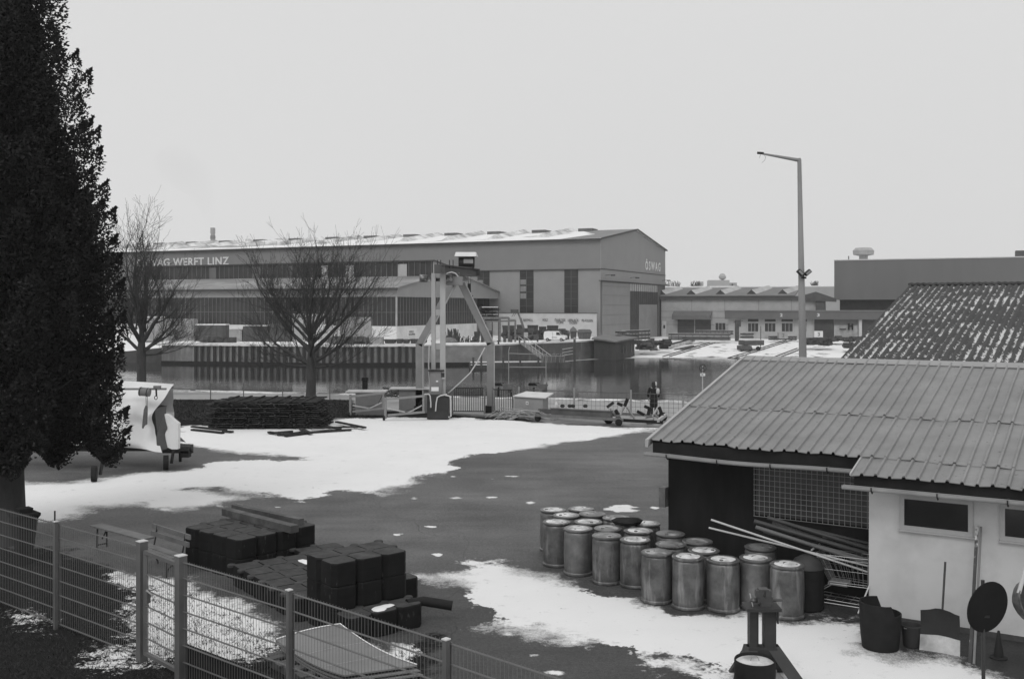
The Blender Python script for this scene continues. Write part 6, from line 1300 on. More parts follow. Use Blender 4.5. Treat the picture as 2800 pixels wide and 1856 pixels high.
# ------------------------------------------------------------------ foreground fence and gate
fz = mat('fence_zinc', .105, .55, .2, 3, m=.1); fw = mat('fence_wire', .14, .5, .12, 3, m=.1); FT = 1.8
pts_f = [Vector((-11.6, 20.3, 0)), Vector((-9.72, 18.75, 0)), Vector((-7.75, 17.2, 0)), Vector((-5.74, 15.6, 0)), Vector((-4.84, 14.7, 0)), Vector((-2.85, 13.06, 0)), Vector((-.69, 11.13, 0)), Vector((1.2, 9.4, 0))]
t = thing('mesh_fence', 'galvanised double rod mesh fence running across the foreground', 'fence', tuple(pts_f[4]))
def mesh_panel(p, q_, z0, z1, name, par, rows, top=True, pit=.06):
    m = MB(); d_ = (q_-p); L = d_.length; d_ = d_/L; nn = Vector((-d_.y, d_.x, 0)); n_ = int((L-.08)/pit)
    for k in range(n_+1):
        c = p+d_*(.04+(L-.08)*k/n_); m.bar(c+up*z0, c+up*(z1+(.03 if top else 0)), .0044)
    for z in rows:
        for s_ in (-.009, .009): m.bar(p+nn*s_+up*z, q_+nn*s_+up*z, .010, .010)
    return part(name, m, fw, par)
rows_ = [.08+.245*k for k in range(8)]; rows_[-1] = 1.775
for i, (p, q_) in enumerate(zip(pts_f[:-1], pts_f[1:])):
    if i == 3: continue
    mesh_panel(p, q_, .05, 1.775, 'mesh_panel', t, rows_)
for i, p in enumerate(pts_f):
    gate_post = i in (3, 4); w_ = .13 if gate_post else .085; hh_ = 1.86 if gate_post else 1.83
    d_ = (pts_f[min(i+1, 7)]-pts_f[max(i-1, 0)]).normalized(); an = math.atan2(d_.y, d_.x)
    po = part('post', MB().box(p+up*(hh_/2)+Vector((d_.y, -d_.x, 0))*(-.0 if gate_post else .055), (w_ if gate_post else .06, w_ if gate_post else .06, hh_), an), fz, t)
    part('post_cap', MB().box(p+up*(hh_+.008)+Vector((d_.y, -d_.x, 0))*(-.0 if gate_post else .055), (w_*1.06 if gate_post else .075, w_*1.06 if gate_post else .075, .014), an), mat('cap_frosted', .55, .7, .15, 4), po)
    if not gate_post: part('clamp_bar', MB().box(p+up*.93+Vector((d_.y, -d_.x, 0))*-.012, (.05, .012, 1.72), an), fw, po)
for i in (4, 5, 6):
    p, q_ = pts_f[i], pts_f[i+1]; d_ = (q_-p).normalized(); nn = Vector((-d_.y, d_.x, 0)); a, b = p+d_*.06+nn*.05, q_+nn*.05
    part('kick_board', MB().hexa([a, b, b+nn*.02, a+nn*.02, a+up*.57, b+up*(.57 if i < 5 else .5), b+nn*.02+up*(.57 if i < 5 else .5), a+nn*.02+up*.57]), mat('kick_board_dark', .016, .85, .3, 3, spec=.15), t)
gt = thing('fence_gate', 'narrow mesh gate leaf with tube frame and lever handle between the two thick posts', 'gate', tuple(pts_f[3])); p, q_ = pts_f[3]+Vector((.09, -.09, 0)), pts_f[4]+Vector((-.09, .09, 0))
m = MB(); 
for a, b in ((p+up*.14, p+up*1.74), (q_+up*.14, q_+up*1.74), (p+up*1.72, q_+up*1.72), (p+up*.16, q_+up*.16)): m.bar(a, b, .055, .055)
part('frame', m, fz, gt); mesh_panel(p, q_, .16, 1.72, 'mesh', gt, [.40, .645, .89, 1.135, 1.38], False)
c = p+Vector((.06, -.08, 1.12)); part('lock_box', MB().box(c+up*-.06, (.07, .06, .2), -.7), fz, gt)
part('handle', MB().tube([c+Vector((0, -.05, .03)), c+Vector((.02, -.09, .05)), c+Vector((.14, -.17, .0))], .013, 8), galv, gt, smooth=True)
HAZE = .0003
# ------------------------------------------------------------------ things on the far quay
QZ = -1.0
def Qp(px, py=None, z=QZ):      # standing point on the quay ground
    d = (5.5-z)*F/(py-HZ); return Vector(((px-1400)/F*d, d, z))
# white van
v0 = Qp(1519, 932.5); t = thing('white_van', 'white delivery van parked on the quay in front of the lettered wall', 'van', tuple(v0)); R1 = Matrix.Rotation(-.28, 3, 'Z')
vp = lambda x, y, z: v0+R1 @ Vector((x, y, z))
def sideprof(pts_, w_, m_=None, y0=0):
    m = MB(); m.prism([vp(x, y0-w_/2, z) for x, z in pts_], R1 @ Vector((0, w_, 0))); return m
body = [(-2.05,.35),(2.0,.35),(2.12,.55),(2.10,.90),(1.95,1.05),(1.30,1.18),(.78,1.78),(.45,1.86),(-1.7,1.86),(-1.98,1.75),(-2.1,1.1)]
part('body', sideprof(body, 1.72), mat('van_white', .80, .3, .03, 1), t)
m = MB(); m.prism([vp(x, -.875, z) for x, z in ((.95,1.16),(1.22,1.18),(.80,1.68),(.35,1.70),(.35,1.16))], R1 @ Vector((0, .02, 0))); part('side_window', m, darkglaz, t)
m = MB(); m.add([vp(1.34, -.74, 1.20), vp(1.34, .74, 1.20), vp(.84, .70, 1.74), vp(.84, -.70, 1.74)], [(0, 1, 2, 3)]); m.prism(m.v[:4], R1 @ Vector((.04, 0, .04))); part('windscreen', m, darkglaz, t)
for x in (-1.35, 1.3):
    for y in (-.8, .8):
        w_ = part('wheel', MB().tube([vp(x, y-.1, .31), vp(x, y+.1, .31)], .31, 16), black, t)
        if y < 0: part('rim', MB().tube([vp(x, y-.12, .31), vp(x, y-.101, .31)], .17, 12), galv, w_)
m = MB().box(vp(-2.08, 0, .5), (.12, 1.7, .2), -.28).box(vp(2.1, 0, .48), (.12, 1.6, .18), -.28); part('bumper', m, darkm, t)
m = MB().box(vp(.0, -.87, .72), (1.0, .02, .1), -.28).box(vp(-.35, -.87, 1.1), (.03, .02, 1.3), -.28); part('side_trim', m, darkm, t)
# telescopic handler
v0 = Qp(1440, 930); t = thing('telescopic_handler', 'dark telescopic handler with raised boom and forks left of the white van', 'handler', tuple(v0)); dq = v0.y
P = lambda px, py, o=0: A(px, py, dq+o); iron = mat('machine_dark', .06, .6, .4, 1.5)
part('chassis', MB().box(P(1440, 921), (4.6, 2.2, 1.0)).box(P(1437, 908, .4), (3.0, 1.8, 1.4)), iron, t)
m = MB().hexa([P(1434, 920, -.8), P(1446, 920, -.8), P(1446, 920, .8), P(1434, 920, .8), P(1435, 897, -.7), P(1444, 897, -.7), P(1444, 897, .7), P(1435, 897, .7)]); cb = part('cab', m, iron, t); part('window', MB().hexa([P(1435.5, 908, -.92), P(1445, 908, -.92), P(1445, 908, -.84), P(1435.5, 908, -.84), P(1436.5, 899, -.86), P(1443, 899, -.86), P(1443, 899, -.78), P(1436.5, 899, -.78)]), darkglaz, cb)
part('counterweight', MB().box(P(1438, 915, -1.1), (.8, .2, .9)), mat('plate_light', .35, .6, .2, 1), t)
part('boom', MB().bar(P(1432, 898), P(1423, 870), .45, .45).bar(P(1424, 874), P(1415, 852), .34, .34), mat('boom_grey', .13, .6, .3, 1), t)
part('fork_carriage', MB().box(P(1407, 851), (1.5, .9, .7)).bar(P(1407, 855), P(1399, 866), .1).bar(P(1411, 856), P(1405, 865), .1), iron, t)
for px in (1420, 1449):
    for o in (-.9, .9): part('wheel', MB().tube([P(px, 922, o-.2), P(px, 922, o+.2)], .72, 16), black, t)
def heap(name, x0, x1, y0, y1, n_, lab, c_, sz=(.5, 1.6), d_=None, stand=False, seed=1):
    rg2 = random.Random(seed); d = d_ or (5.5-QZ)*F/(y1-HZ); m = MB(); P = lambda px, py, o=0: A(px, py, d+o)
    for _ in range(n_):
        px = rg2.uniform(x0, x1); top = y1-(y1-y0)*rg2.random()**1.3
        if stand: m.bar(P(px, y1, rg2.uniform(0, 1)), P(px+rg2.gauss(0, 2), top, rg2.uniform(0, 1)), rg2.uniform(.05, .22))
        else: m.box(P(px, max(top, y0+1), rg2.uniform(0, 1.5)), (rg2.uniform(*sz), rg2.uniform(*sz), rg2.uniform(.25, .7)), rg2.uniform(0, 3))
    return solo(name, m, mat('heap_%d' % int(c_*1000), c_, .8, .5, .7), lab, name.replace('_', ' '), tuple(P((x0+x1)/2, y1)))
# skips and recycling containers against the white wall
def skip(x0, x1, y0, y1, lab, c_=.055, roof=False, grp=None):
    a = Qp((x0+x1)/2, y1); d = a.y; t = thing('skip', lab, 'skip', tuple(a), group=grp); P = lambda px, py, o=0: A(px, py, d+o)
    m = MB(); h_ = P(0, y0).z; X0, X1 = P(x0, y1).x, P(x1, y1).x; w_ = 2.0; ins = (X1-X0)*.10
    m.hexa([(X0+ins, d, QZ+.1), (X1-ins, d, QZ+.1), (X1-ins, d+w_, QZ+.1), (X0+ins, d+w_, QZ+.1), (X0, d, h_), (X1, d, h_), (X1, d+w_, h_), (X0, d+w_, h_)]); part('body', m, mat('skip_%d' % int(c_*1000), c_, .7, .35, .8), t)
    m = MB()
    for k in range(4): x = X0+ins+(X1-X0-2*ins)*(k+.5)/4; m.box((x, d-.06, (QZ+h_)/2), (.12, .1, (h_-QZ)*.8))
    m.box(((X0+X1)/2, d-.07, h_-.1), (X1-X0, .12, .18)); part('ribs', m, iron, t)
    if roof:
        m = MB(); m.prism([(X0-.1, d-.1, h_), (X1+.1, d-.1, h_), (X1-ins, d-.1, h_+.5), ((X0+X1)/2, d-.1, h_+.95 if roof == 2 else h_+.55), (X0+ins, d-.1, h_+.5)], (0, w_+.2, 0)); part('lid', m, MATS['cabinet_grey'] if roof == 2 else midm, t)
    return t
skip(1442, 1472, 889, 927, 'dark open skip right behind the telescopic handler', .06); skip(1474, 1494, 893, 927, 'dark skip with white spots between two others', .045); skip(1496, 1527, 890, 926, 'dark skip behind the white van roof', .06); skip(1528, 1547, 899, 925, 'dark skip with slanting end right of the van roof', .04)
skip(1541, 1558, 911, 928, 'low dark container half hidden by the bonnet of the van', .05, 1); skip(1560, 1577, 906, 927, 'pale peaked recycling container right of the van', .16, 2); skip(1580, 1618, 908, 927.5, 'dark wide recycling container with a rounded lid, rightmost at the lettered wall', .10, 1)
skip(1373, 1412, 890, 926, 'dark skip under the steel rack, left of the handler', .05); skip(1413, 1432, 888, 926, 'dark scrap skip directly behind the handler boom', .05)
heap('scrap_pile', 1374, 1545, 903, 928, 130, 'dense dark clutter between the skips along the lettered wall', .05, d_=196, seed=21)
# rack of poles and steel frames next to the assembly hall
dq = 184.; P = lambda px, py, o=0: A(px, py, dq+o); t = thing('steel_rack', 'tall open steel rack with dark drums and tanks under it between the two halls', 'rack', (P(1367, 930).x, dq, QZ))
for x in (1323, 1367, 1391, 1409): part('post', MB().bar(Vector((P(x, 0).x, dq, QZ)), P(x, 868 if x < 1400 else 877), .35, .35), midm, t)
part('shelf', MB().bar(P(1320, 871), P(1392, 869), .5, .4).bar(P(1320, 879), P(1411, 877), .3, .3), midm, t); part('deck', MB().box(P(1352, 868, 1.5), (4.8, 3, .25)), mat('deck_pale', .20, .7, .2, 1), t)
rg_ = random.Random(2)
t = thing('scaffold_stack', 'untidy dark stack of scaffold parts on shelves beside the gabled hall', 'scaffolding', (P(1345, 930).x, dq+3, QZ)); m = MB()
for y in (840, 848, 857, 866, 876): m.box(P((1310+1364)/2, y, 3), (3.7, 2, .14))
for x in (1310, 1328, 1346, 1363): m.box((P(x, 0, 3).x, dq+3, 2.2), (.14, 2, 6.4))
part('shelving', m, iron, t); m = MB()
for _ in range(60): x = rg_.uniform(1312, 1355); y = rg_.choice((846, 855, 864, 874)); m.box(P(x+4, y, 2.4), (rg_.uniform(.4, 1.4), .8, rg_.uniform(.1, .45)))
part('boards', m, mat('scaf_boards', .10, .7, .6, .6), t); part('snowy_plank', MB().box(P(1340, 839.5, 1.9), (3.0, .4, .12)), snowm, t)
for (px, w_, h_, lab) in ((1318, 6, 26, 'dark round tank under the left end of the steel rack'), (1340, 14, 28, 'tall dark tank under the middle of the steel rack'), (1380, 8, 15, 'dark drum under the right bay of the steel rack'), (1397, 8, 14, 'dark drum beside the outer rack post')):
    c = P(px, 930, -.5); r_ = w_/2/F*dq; solo('tank', MB().lathe([(r_*.9, 0), (r_, .1), (r_, h_/F*dq), (r_*.6, h_/F*dq+.25)], (c.x, c.y, QZ), 14), mat('tank_dark', .05, .6, .4, 1), lab, 'tank', (c.x, c.y, QZ), smooth=True)
# rubbish, trees saplings heaps along the white base of the assembly hall
for i, (x0, x1, lab) in enumerate(((1050, 1082, 'dark low bin left of the gabled hall corner'), (1083, 1100, 'short dark bin at the corner of the gabled hall'), (1101, 1119, 'dark container in the middle of the row under the small wall notice'), (1121, 1146, 'wide dark container right end of the row by the crane leg'))):
    skip(x0, x1, 928-(i % 2), 940, lab, .05)
heap('shrub', 1222, 1256, 896, 934, 120, 'leafless dark shrubs against the white base of the gabled hall', .05, stand=True, seed=3); heap('scrap_pile', 1215, 1310, 918, 936, 120, 'long dark pile of posts and scrap along the gabled hall', .05, stand=True, seed=4)
skip(1296, 1312, 907, 934, 'black upright box at the end of the scrap pile', .03)
c = Qp(1228, 937); t = thing('dinghy', 'grey upturned dinghy on the quay edge behind the crane columns', 'dinghy', tuple(c)); part('hull', MB().lathe([(1.5, 0), (1.5, .3), (1.1, .75), (.3, .95)], tuple(c), 16, lambda a, z: 1/math.sqrt(math.cos(a)**2+(2.4*math.sin(a))**2)), midm, t, smooth=True)
c = Qp(1173, 938); t = thing('quad_bike', 'small white and black quad vehicle on the quay seen between the crane leg and columns', 'quad bike', tuple(c)); part('body', MB().box(c+Vector((0, 0, .8)), (.9, .6, .5)).box(c+Vector((.1, 0, 1.25)), (.4, .4, .5)), white, t)
for dx in (-.7, .7): part('wheel', MB().tube([c+Vector((dx, -.2, .36)), c+Vector((dx, .2, .36))], .36, 12), black, t)
part('handlebar', MB().bar(c+Vector((-.4, 0, 1.75)), c+Vector((.4, 0, 1.8)), .08), black, t)
# notice panel on the white base, white doors, pillars
a = at_px(Q, 1131-0) if False else None
m = MB(); b_q = lambda px: ((px-1400)/F*186+21.3)/(.381-(px-1400)/F*.925)
qh = bpy.data.objects['assembly_hall']; Q.box(m, .03, .09, b_q(1114), b_q(1140), -.2, 1.3); nb_ = part('notice_board', m, mat('notice_pale', .74, .7, .05, 1), qh)
text('notice_text', 'HOLZ-', Q.p(-.0, b_q(1119), .55), Q.v, (0, 0, 1), b_q(1132)-b_q(1119), .4, midm, nb_, .02); text('notice_text', 'SCHUPPEN', Q.p(-.0, b_q(1118), .0), Q.v, (0, 0, 1), b_q(1135)-b_q(1118), .4, midm, nb_, .02)
# containers and clutter on the left part of the quay
def box_thing(name, lab, cat, x0, x1, y0, y1, mm_, top=None, extra=0, dep=2.4):
    a, b = Qp(x0, y1), Qp(x1, y1); d = a.y; t = thing(name, lab, cat, tuple((a+b)/2)); zt = A(0, y0, d).z; X0, X1 = a.x, b.x
    part('body', MB().box(((X0+X1)/2, d+dep/2, (QZ+zt)/2), (X1-X0, dep, zt-QZ)), mm_, t)
    m = MB()
    for k in range(max(3, int((X1-X0)/1.0))): x = X0+(X1-X0)*(k+.5)/max(3, int((X1-X0)/1.0)); m.box((x, d-.03, (QZ+zt)/2), (.3, .06, (zt-QZ)*.86))
    part('corrugation', m, mm_, t)
    if top: part('snow_top', MB().box(((X0+X1)/2, d+dep/2, zt+.1), (X1-X0+.1, dep+.1, .2)), snowm, t)
    return t
pale_c = mat('container_pale', .32, .7, .25, .6); dark_c = mat('container_dark', .07, .7, .4, .6)
box_thing('container', 'pale grey container at the far left of the quay behind the left leafless tree', 'container', 444, 530, 872, 932, pale_c); box_thing('container', 'dark container with a snowy roof left of the middle of the quay', 'container', 534, 617, 889, 933, dark_c, 1); box_thing('crate_stack', 'pale slatted crate stack between dark containers on the quay', 'crates', 627, 661, 900, 934, pale_c, 0); box_thing('container', 'long dark container right of the pale slatted crates', 'container', 664, 735, 892, 934, dark_c, 0)
box_thing('container', 'dark container with white patches behind the leafless tree trunk', 'container', 737, 792, 886, 934, dark_c, 0); box_thing('white_shed', 'white panelled shed behind the broad leafless tree', 'shed', 850, 905, 888, 936, mat('shed_white', .6, .7, .25, .8), 0)
box_thing('material_box', 'low grey box on the quay edge below the big hall door', 'box', 1010, 1045, 922, 941, pale_c, 0); heap('scrap_pile', 905, 1015, 922, 941, 90, 'low grey pile of beams on the quay edge under the big pale door', .11, seed=7)
heap('scrap_pile', 560, 640, 924, 937, 50, 'small dark pile on the quay edge in front of the dark containers', .06, seed=8)
box_thing('container', 'pale container against the left end of the assembly hall behind the upright tree', 'container', 380, 440, 868, 930, pale_c, 1)
for px in (1363, 1421, 1434, 1470):
    c = Qp(px, 941-(px-1363)*.06); solo('mooring_post', MB().lathe([(.16, 0), (.16, .45), (.26, .5), (.24, .65)], tuple(c), 10), iron, {1363: 'leftmost small mooring post on the quay edge', 1421: 'mooring post left of the gangway head on the quay edge', 1434: 'mooring post right of the gangway head on the quay edge', 1470: 'rightmost small mooring post on the quay edge before the van'}[px], 'mooring post', tuple(c), group='mooring posts on the quay edge')
c = Vector((A(1571, 0, 187).x, 187, WZ)); t = thing('mooring_pile', 'tall mooring pile with a pale head standing in the water against the stained wall', 'pile', tuple(c)); part('shaft', MB().tube([c, c+Vector((0, 0, 3.9))], .22, 10), iron, t); part('head', MB().lathe([(.2, 3.9), (.28, 4.1), (.15, 4.4)], tuple(c), 10), galv, t)
# floating jetty with gangway
dq = 168.; P = lambda px, py, o=0: A(px, py, dq+o)
t = thing('floating_jetty', 'long dark floating jetty with mooring posts and snowy edges below the quay', 'jetty', (P(1380, 0).x, dq, WZ)); J = Fr((P(1292, 0).x, 163), (1, .16), (-.16, 1))
LJ = 16.5; m = MB(); J.box(m, 0, LJ, 0, 3.2, WZ-.2, WZ+.9); part('pontoon', m, iron, t); m = MB(); J.box(m, .2, LJ-2, 2.3, 3.0, WZ+.905, WZ+1.02); J.box(m, -.1, 3.2, -.12, -.001, WZ+.6, WZ+.75); part('snow_edge', m, snowm, t)
for k in (.3, 1.6, 5.2, 8, 11, 14.2): m = MB(); q_ = J.p(k, -.25, WZ); m.tube([q_, q_+Vector((0, 0, 1.9+.5*(k == 1.6)))], .16, 8); part('jetty_post', m, iron, t)
m = MB(); J.box(m, 12, 15.6, .4, 2.4, WZ+.9, WZ+1.9); part('boat_engine_box', m, midm, t)
m = MB()
for k in np.arange(11.8, 16, .7): q_ = J.p(k, .2, WZ+.9); m.tube([q_, q_+Vector((.2, 0, 1.4)), q_+Vector((.6, 0, 1.4))], .05, 5)
part('cradle_tubes', m, galv, t)
gt0, gt1 = Qp(1427, 936), J.p(12.8, 1.4, WZ+1.0)
gt0 = Vector((A(1427, 0, 178).x, 178.5, QZ+.05)); t = thing('gangway', 'pale handrailed gangway sloping from the quay down to the floating jetty', 'gangway', tuple(gt0)); m = MB()
for o in (-.55, .55):
    off_ = Vector((o, 0, 0)); m.tube([gt0+off_+Vector((0, 0, 1.15)), gt1+off_+Vector((0, 0, 1.05))], .045, 5)
    for k in np.linspace(0, 1, 8): c = gt0.lerp(gt1, k)+off_; m.tube([c, c+Vector((0, 0, 1.1))], .035, 4)
part('handrail', m, mat('rail_pale', .5, .6, .1, 1), t); part('walkway', MB().bar(gt0, gt1, 1.1, .12), midm, t)
m = MB(); 
for y in (953, 962, 970): m.bar(A(1538, y+2, 178), A(1566, y-3, 186), .12)
solo('handrail_fence', m, mat('rail_pale'), 'low pale double rail running along the stained wall right of the jetty', 'rail', tuple(A(1540, 972, 178))) if 0 else solo('handrail_fence', m, MATS['rail_pale'], 'low pale double rail running along the stained wall right of the jetty', 'rail', tuple(A(1540, 972, 178)))
for k, (x0, x1, y0, y1) in enumerate(((1545, 1640, 985, 980), (1520, 1600, 990, 987))):
    pass
# ice edge
m = MB(); pts_ = [(1526,988.5),(1600,982),(1680,978.2),(1760,977.5),(1760,979.5),(1680,980.2),(1600,984),(1526,990)]
m.quad(*[A(x, y, (5.5-WZ-.02)*F/(y-HZ)) for x, y in pts_]); struct('ice', m, mat('ice_edge', .5, .5, .2, 1), 'thin strip of ice along the foot of the far wall', 'structure', fix=False)
# dark boat house at the water
dq = 193.; t = thing('boat_house', 'dark flat roofed shed standing over the water at the end of the quay', 'shed', (A(1680, 0, dq).x, dq, WZ)); X0, X1, X2 = A(1624, 0, dq).x, A(1684, 0, dq-3).x, A(1735, 0, dq+9).x
zr0, zr1 = A(0, 922, dq).z, A(0, 934, dq-3).z
f1 = [Vector((X0, dq, WZ-.2)), Vector((X1, dq-3, WZ-.2)), Vector((X2, dq+9, WZ-.2)), Vector((X0+4, dq+12, WZ-.2))]; tops = [zr0-.4, zr1-.2, zr1+.2, zr0]
m = MB().hexa(f1+[Vector((p.x, p.y, z)) for p, z in zip(f1, tops)]); part('wall', m, mat('boathouse_dark', .045, .8, .4, .6, streak=3), t)
ov = [Vector((X0-.5, dq-.4, 0)), Vector((X1+.1, dq-3.6, 0)), Vector((X2+.7, dq+9, 0)), Vector((X0+3.5, dq+12.5, 0))]; m = MB().hexa([Vector((p.x, p.y, z+.02)) for p, z in zip(ov, tops)]+[Vector((p.x, p.y, z+.3)) for p, z in zip(ov, tops)]); part('roof', m, mat('boathouse_roof', .15, .8, .3, .5), t)
m = MB()
for k in (.35, .5, .8): p = f1[1].lerp(f1[2], k); m.box(Vector((p.x+.1, p.y-.1, tops[1]-1.4)), (.12, .12, 1.5))
part('panel_battens', m, mat('batten_grey', .16, .8, .2, 1), t)
# stacks of steel, slipway beams, rails, cart, rubble
dq = 203.; P = lambda px, py, o=0: A(px, py, dq+o)
def bstack(name, lab, x0, x1, yy, d, c_, dz=0, skew=0.):
    t = thing(name, lab, 'steel stack', (A((x0+x1)/2, 0, d).x, d, far_z(A((x0+x1)/2, 0, d).x, d)))
    for y in yy: part('beam', MB().bar(A(x0, y, d), A(x1, y-skew, d+4), .9, .38), mat('beam_rust_%d' % int(c_*1000), c_, .7, .4, .8), t); part('snow_line', MB().bar(A(x0, y-3.0, d-.3), A(x1, y-3.0-skew, d+3.7), .35, .07), mat('snow_dim', .5, .8, .3, 1), t)
    m = MB()
    for k in np.linspace(.03, .97, 9): a = A(x0+(x1-x0)*k, yy[0]-2, d+4*k); b = A(x0+(x1-x0)*k, yy[-1]+3, d+4*k); m.bar(a-Vector((0, .5, 0)), b-Vector((0, .5, 0)), .1, .1)
    part('stays', m, iron, t); return t
bstack('steel_stack', 'neat dark three tier steel stack behind the boat house', 1700, 1774, (907, 917, 927), 206, .055, skew=3)
bstack('steel_stack', 'small dark steel bundle left of the three tier stack', 1688, 1708, (908, 918, 926), 202, .05)
bstack('steel_stack', 'long low stack of beams in front of the workshop shutters', 1830, 1995, (914, 922, 927), 222, .07, skew=-1)
bstack('steel_stack', 'upper stack of pale edged beams below the workshop window', 1905, 2002, (906, 912), 226, .09)
bstack('steel_stack', 'dark heap of plates at the left jamb of the front wing', 2029, 2056, (913, 922), 226, .06)
bstack('steel_stack', 'low dark beams in front of the front wing windows', 2105, 2175, (921, 927), 228, .06)
heap('scrap_pile', 2200, 2272, 925, 941, 90, 'dark tangle of scrap on the snow right of the lamp mast', .05, d_=212, seed=11); heap('scrap_pile', 2270, 2420, 921, 931, 80, 'long low dark debris strip before the numbered bays', .06, d_=222, seed=12); heap('scrap_pile', 2315, 2345, 938, 948, 26, 'small dark scrap patch near the mossy roof', .05, d_=207, seed=13)
heap('scrap_pile', 1725, 1830, 928, 940, 30, 'scattered dark slipway debris right of the boat house', .06, d_=206, seed=14); heap('scrap_pile', 1745, 1790, 940, 955, 30, 'dark lumps on the snow next to the boat house', .08, d_=203, seed=15)
def Z2(px, py):      # where a line of sight meets the slipway
    d = 196.
    while d < 260:
        X_ = (px-1400)/F*d; z = 5.5-(py-HZ)/F*d
        if z <= far_z(X_, d)+.02: return Vector((X_, d, far_z(X_, d)))
        d += .25
    return A(px, py, 215)
rl = mat('rail_rust', .05, .7, .4, 1)
for i, (x0, y0, x1, y1, lab) in enumerate(((1812, 976, 1940, 938, 'leftmost slipway rail track running down the snow'), (1990, 980, 2150, 931, 'middle slipway rail track under the slip cart'), (2105, 981, 2180, 953, 'right slipway rail track before the lamp mast'), (1845, 957, 1895, 946, 'dark slipway plank strip beside the left track'))):
    a, b = Z2(x0, y0), Z2(x1, y1); t = thing('rail_track', lab, 'rail track', tuple(a)); w_ = Vector((1.3, 0, 0))
    for s_ in (0, 1): part('rail', MB().bar(a+w_*s_+up*.12, b+w_*s_+up*.12, .1 if i < 3 else .5, .16), rl, t)
    m = MB()
    for k in np.linspace(.02, .98, 12): c = a.lerp(b, k)+w_*.5; m.box(c+up*.03, (2.0, .25, .06))
    part('sleepers', m, mat('sleeper', .55, .9, .4, 1), t)
c = Z2(2052, 958); t = thing('slip_cart', 'dark wheeled slipway cart standing on the middle track', 'slip cart', tuple(c)); ci = mat('cart_iron', .08, .7, .35, 1)
part('frame', MB().box(c+Vector((.4, 1, 1.6)), (4.4, 3, 1.0), .25).box(c+Vector((-1.4, -.4, .6)), (2.2, 2.4, .9), .25), ci, t); part('snow_top', MB().box(c+Vector((.4, 1, 2.15)), (4.4, 3, .1), .25), MATS['snow_dim'], t)
for dx in (-1.9, -.3, 1.4): part('wheel', MB().tube([c+Vector((dx, -1.2, .45)), c+Vector((dx, -.7, .45))], .45, 12), black, t)
part('pole', MB().bar(c+Vector((2.5, 1.4, .5)), c+Vector((2.5, 1.4, 5.1)), .14), iron, t)
c = Z2(1815, 953); t = thing('slip_cradle', 'dark wooden slip cradle with a long beam near the left track', 'slip cradle', tuple(c)); part('block', MB().box(c+Vector((0, 0, .9)), (1.8, 1.6, 1.8)), black, t); part('beam', MB().bar(c+Vector((1, 0, .7)), Z2(1893, 934)+up*.5, .7, .5), black, t); part('grille', MB().bar(c+Vector((1.5, -.6, .5)), Z2(1900, 938)+up*.7, .1, .6), MATS['snow_dim'], t)
c = Z2(1782, 944); solo('concrete_block', MB().box(c+up*.8, (1.1, 1, 1.6)), midm, 'single grey concrete block on the snow by the boat house', 'block', tuple(c))
c = Z2(1716, 963); solo('snow_capped_boat', MB().lathe([(.7, 0), (1.2, .3), (1.1, .5), (.4, .8)], tuple(c), 14), snowm, 'small snow covered boat at the foot of the boat house', 'boat', tuple(c), smooth=True)
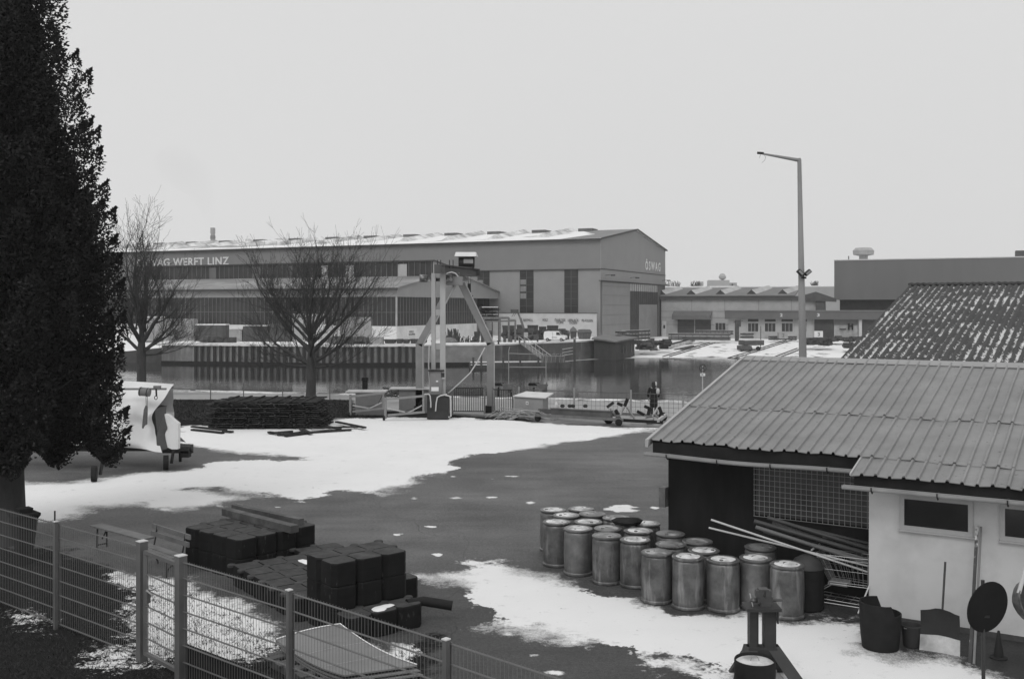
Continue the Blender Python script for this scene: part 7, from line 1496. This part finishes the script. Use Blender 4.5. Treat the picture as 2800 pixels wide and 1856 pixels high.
# numbered box and machine in front of the windows
c = A(2140, 917, 227); t = thing('number_box', 'pale box marked 2 standing before the front wing windows', 'box', (c.x, 227, WG)); part('box', MB().box(c, (2.0, 1.5, 1.4)), mat('container_pale'), t) if 0 else part('box', MB().box(c, (2.0, 1.5, 1.4)), pale_c, t); text('number', '2', c+Vector((-.3, -.77, -.35)), (1, 0, 0), (0, 0, 1), .5, .75, midm, t, .02)
c = A(2238, 914, 227); t = thing('number_box', 'white board marked 3 leaning in the dark bay under the fascia', 'box', (c.x, 227, WG)); part('box', MB().box(c, (1.9, .4, 1.5)), white, t); text('number', '3', c+Vector((-.25, -.22, -.4)), (1, 0, 0), (0, 0, 1), .5, .85, midm, t, .02)
c = A(2015, 912, 232); t = thing('drill_machine', 'dark upright machine at the left doorway of the front wing', 'machine', (c.x, 232, WG)); part('column', MB().box(c, (.8, .8, 3.6)).box(c+Vector((.2, -.1, 2.4)), (1.2, .9, 1.6)), iron, t); part('arm', MB().bar(c+Vector((-.8, -.3, 2.6)), c+Vector((1.3, -.3, 2.9)), .15), iron, t)
# tiny tree tops on the skyline
m = MB(); rg_ = random.Random(5)
for k in range(260):
    px = rg_.choice((rg_.uniform(1815, 1860), rg_.uniform(1890, 1915), rg_.uniform(2220, 2236))); b = A(px, 784, 520); m.bar(b, b+Vector((rg_.gauss(0, .8), 0, rg_.uniform(.5, 3.2))), .12)
struct('distant_trees', m, mat('twig_far', .12, .9, .3, 1), 'faint bare tree tops on the skyline', 'stuff')
# ------------------------------------------------------------------ smoke and haze
sm = bpy.data.materials.new('smoke'); sm.use_nodes = True; n = sm.node_tree.nodes; l = sm.node_tree.links; n.remove(n['Principled BSDF'])
pv = n.new('ShaderNodeVolumePrincipled'); pv.inputs['Color'].default_value = (.25, .25, .25, 1); pv.inputs['Density'].default_value = .0010; l.new(pv.outputs[0], n['Material Output'].inputs['Volume'])
c0 = A(582, 623, 905)
m = MB().tube([c0+Vector((0, 8, 1)), A(575, 590, 912), A(560, 550, 920), A(545, 510, 930), A(520, 480, 940), A(480, 450, 960), A(440, 430, 980)], [1.5, 6, 10, 14, 18, 20, 8], 12); struct('smoke', m, sm, 'faint smoke drifting left from the tall chimney', 'stuff', smooth=True)
hz = bpy.data.materials.new('haze'); hz.use_nodes = True; n = hz.node_tree.nodes; l = hz.node_tree.links; n.remove(n['Principled BSDF'])
pv = n.new('ShaderNodeVolumePrincipled'); pv.inputs['Color'].default_value = (.93, .93, .93, 1); pv.inputs['Density'].default_value = HAZE; l.new(pv.outputs[0], n['Material Output'].inputs['Volume'])
struct('haze', MB().hexa([(-1300, -60, -7), (1300, -60, -7), (1300, 1150, -7), (-1300, 1150, -7), (-1300, -60, 150), (1300, -60, 150), (1300, 1150, 150), (-1300, 1150, 150)]), hz, 'cold winter haze', 'stuff')
for o in bpy.data.objects:            # structures and stuff carry no thing words of their own beyond a label
    if o.parent is None and o.get('kind') is None and o.type in ('MESH', 'EMPTY') and 'category' not in o: print('UNTAGGED', o.name)
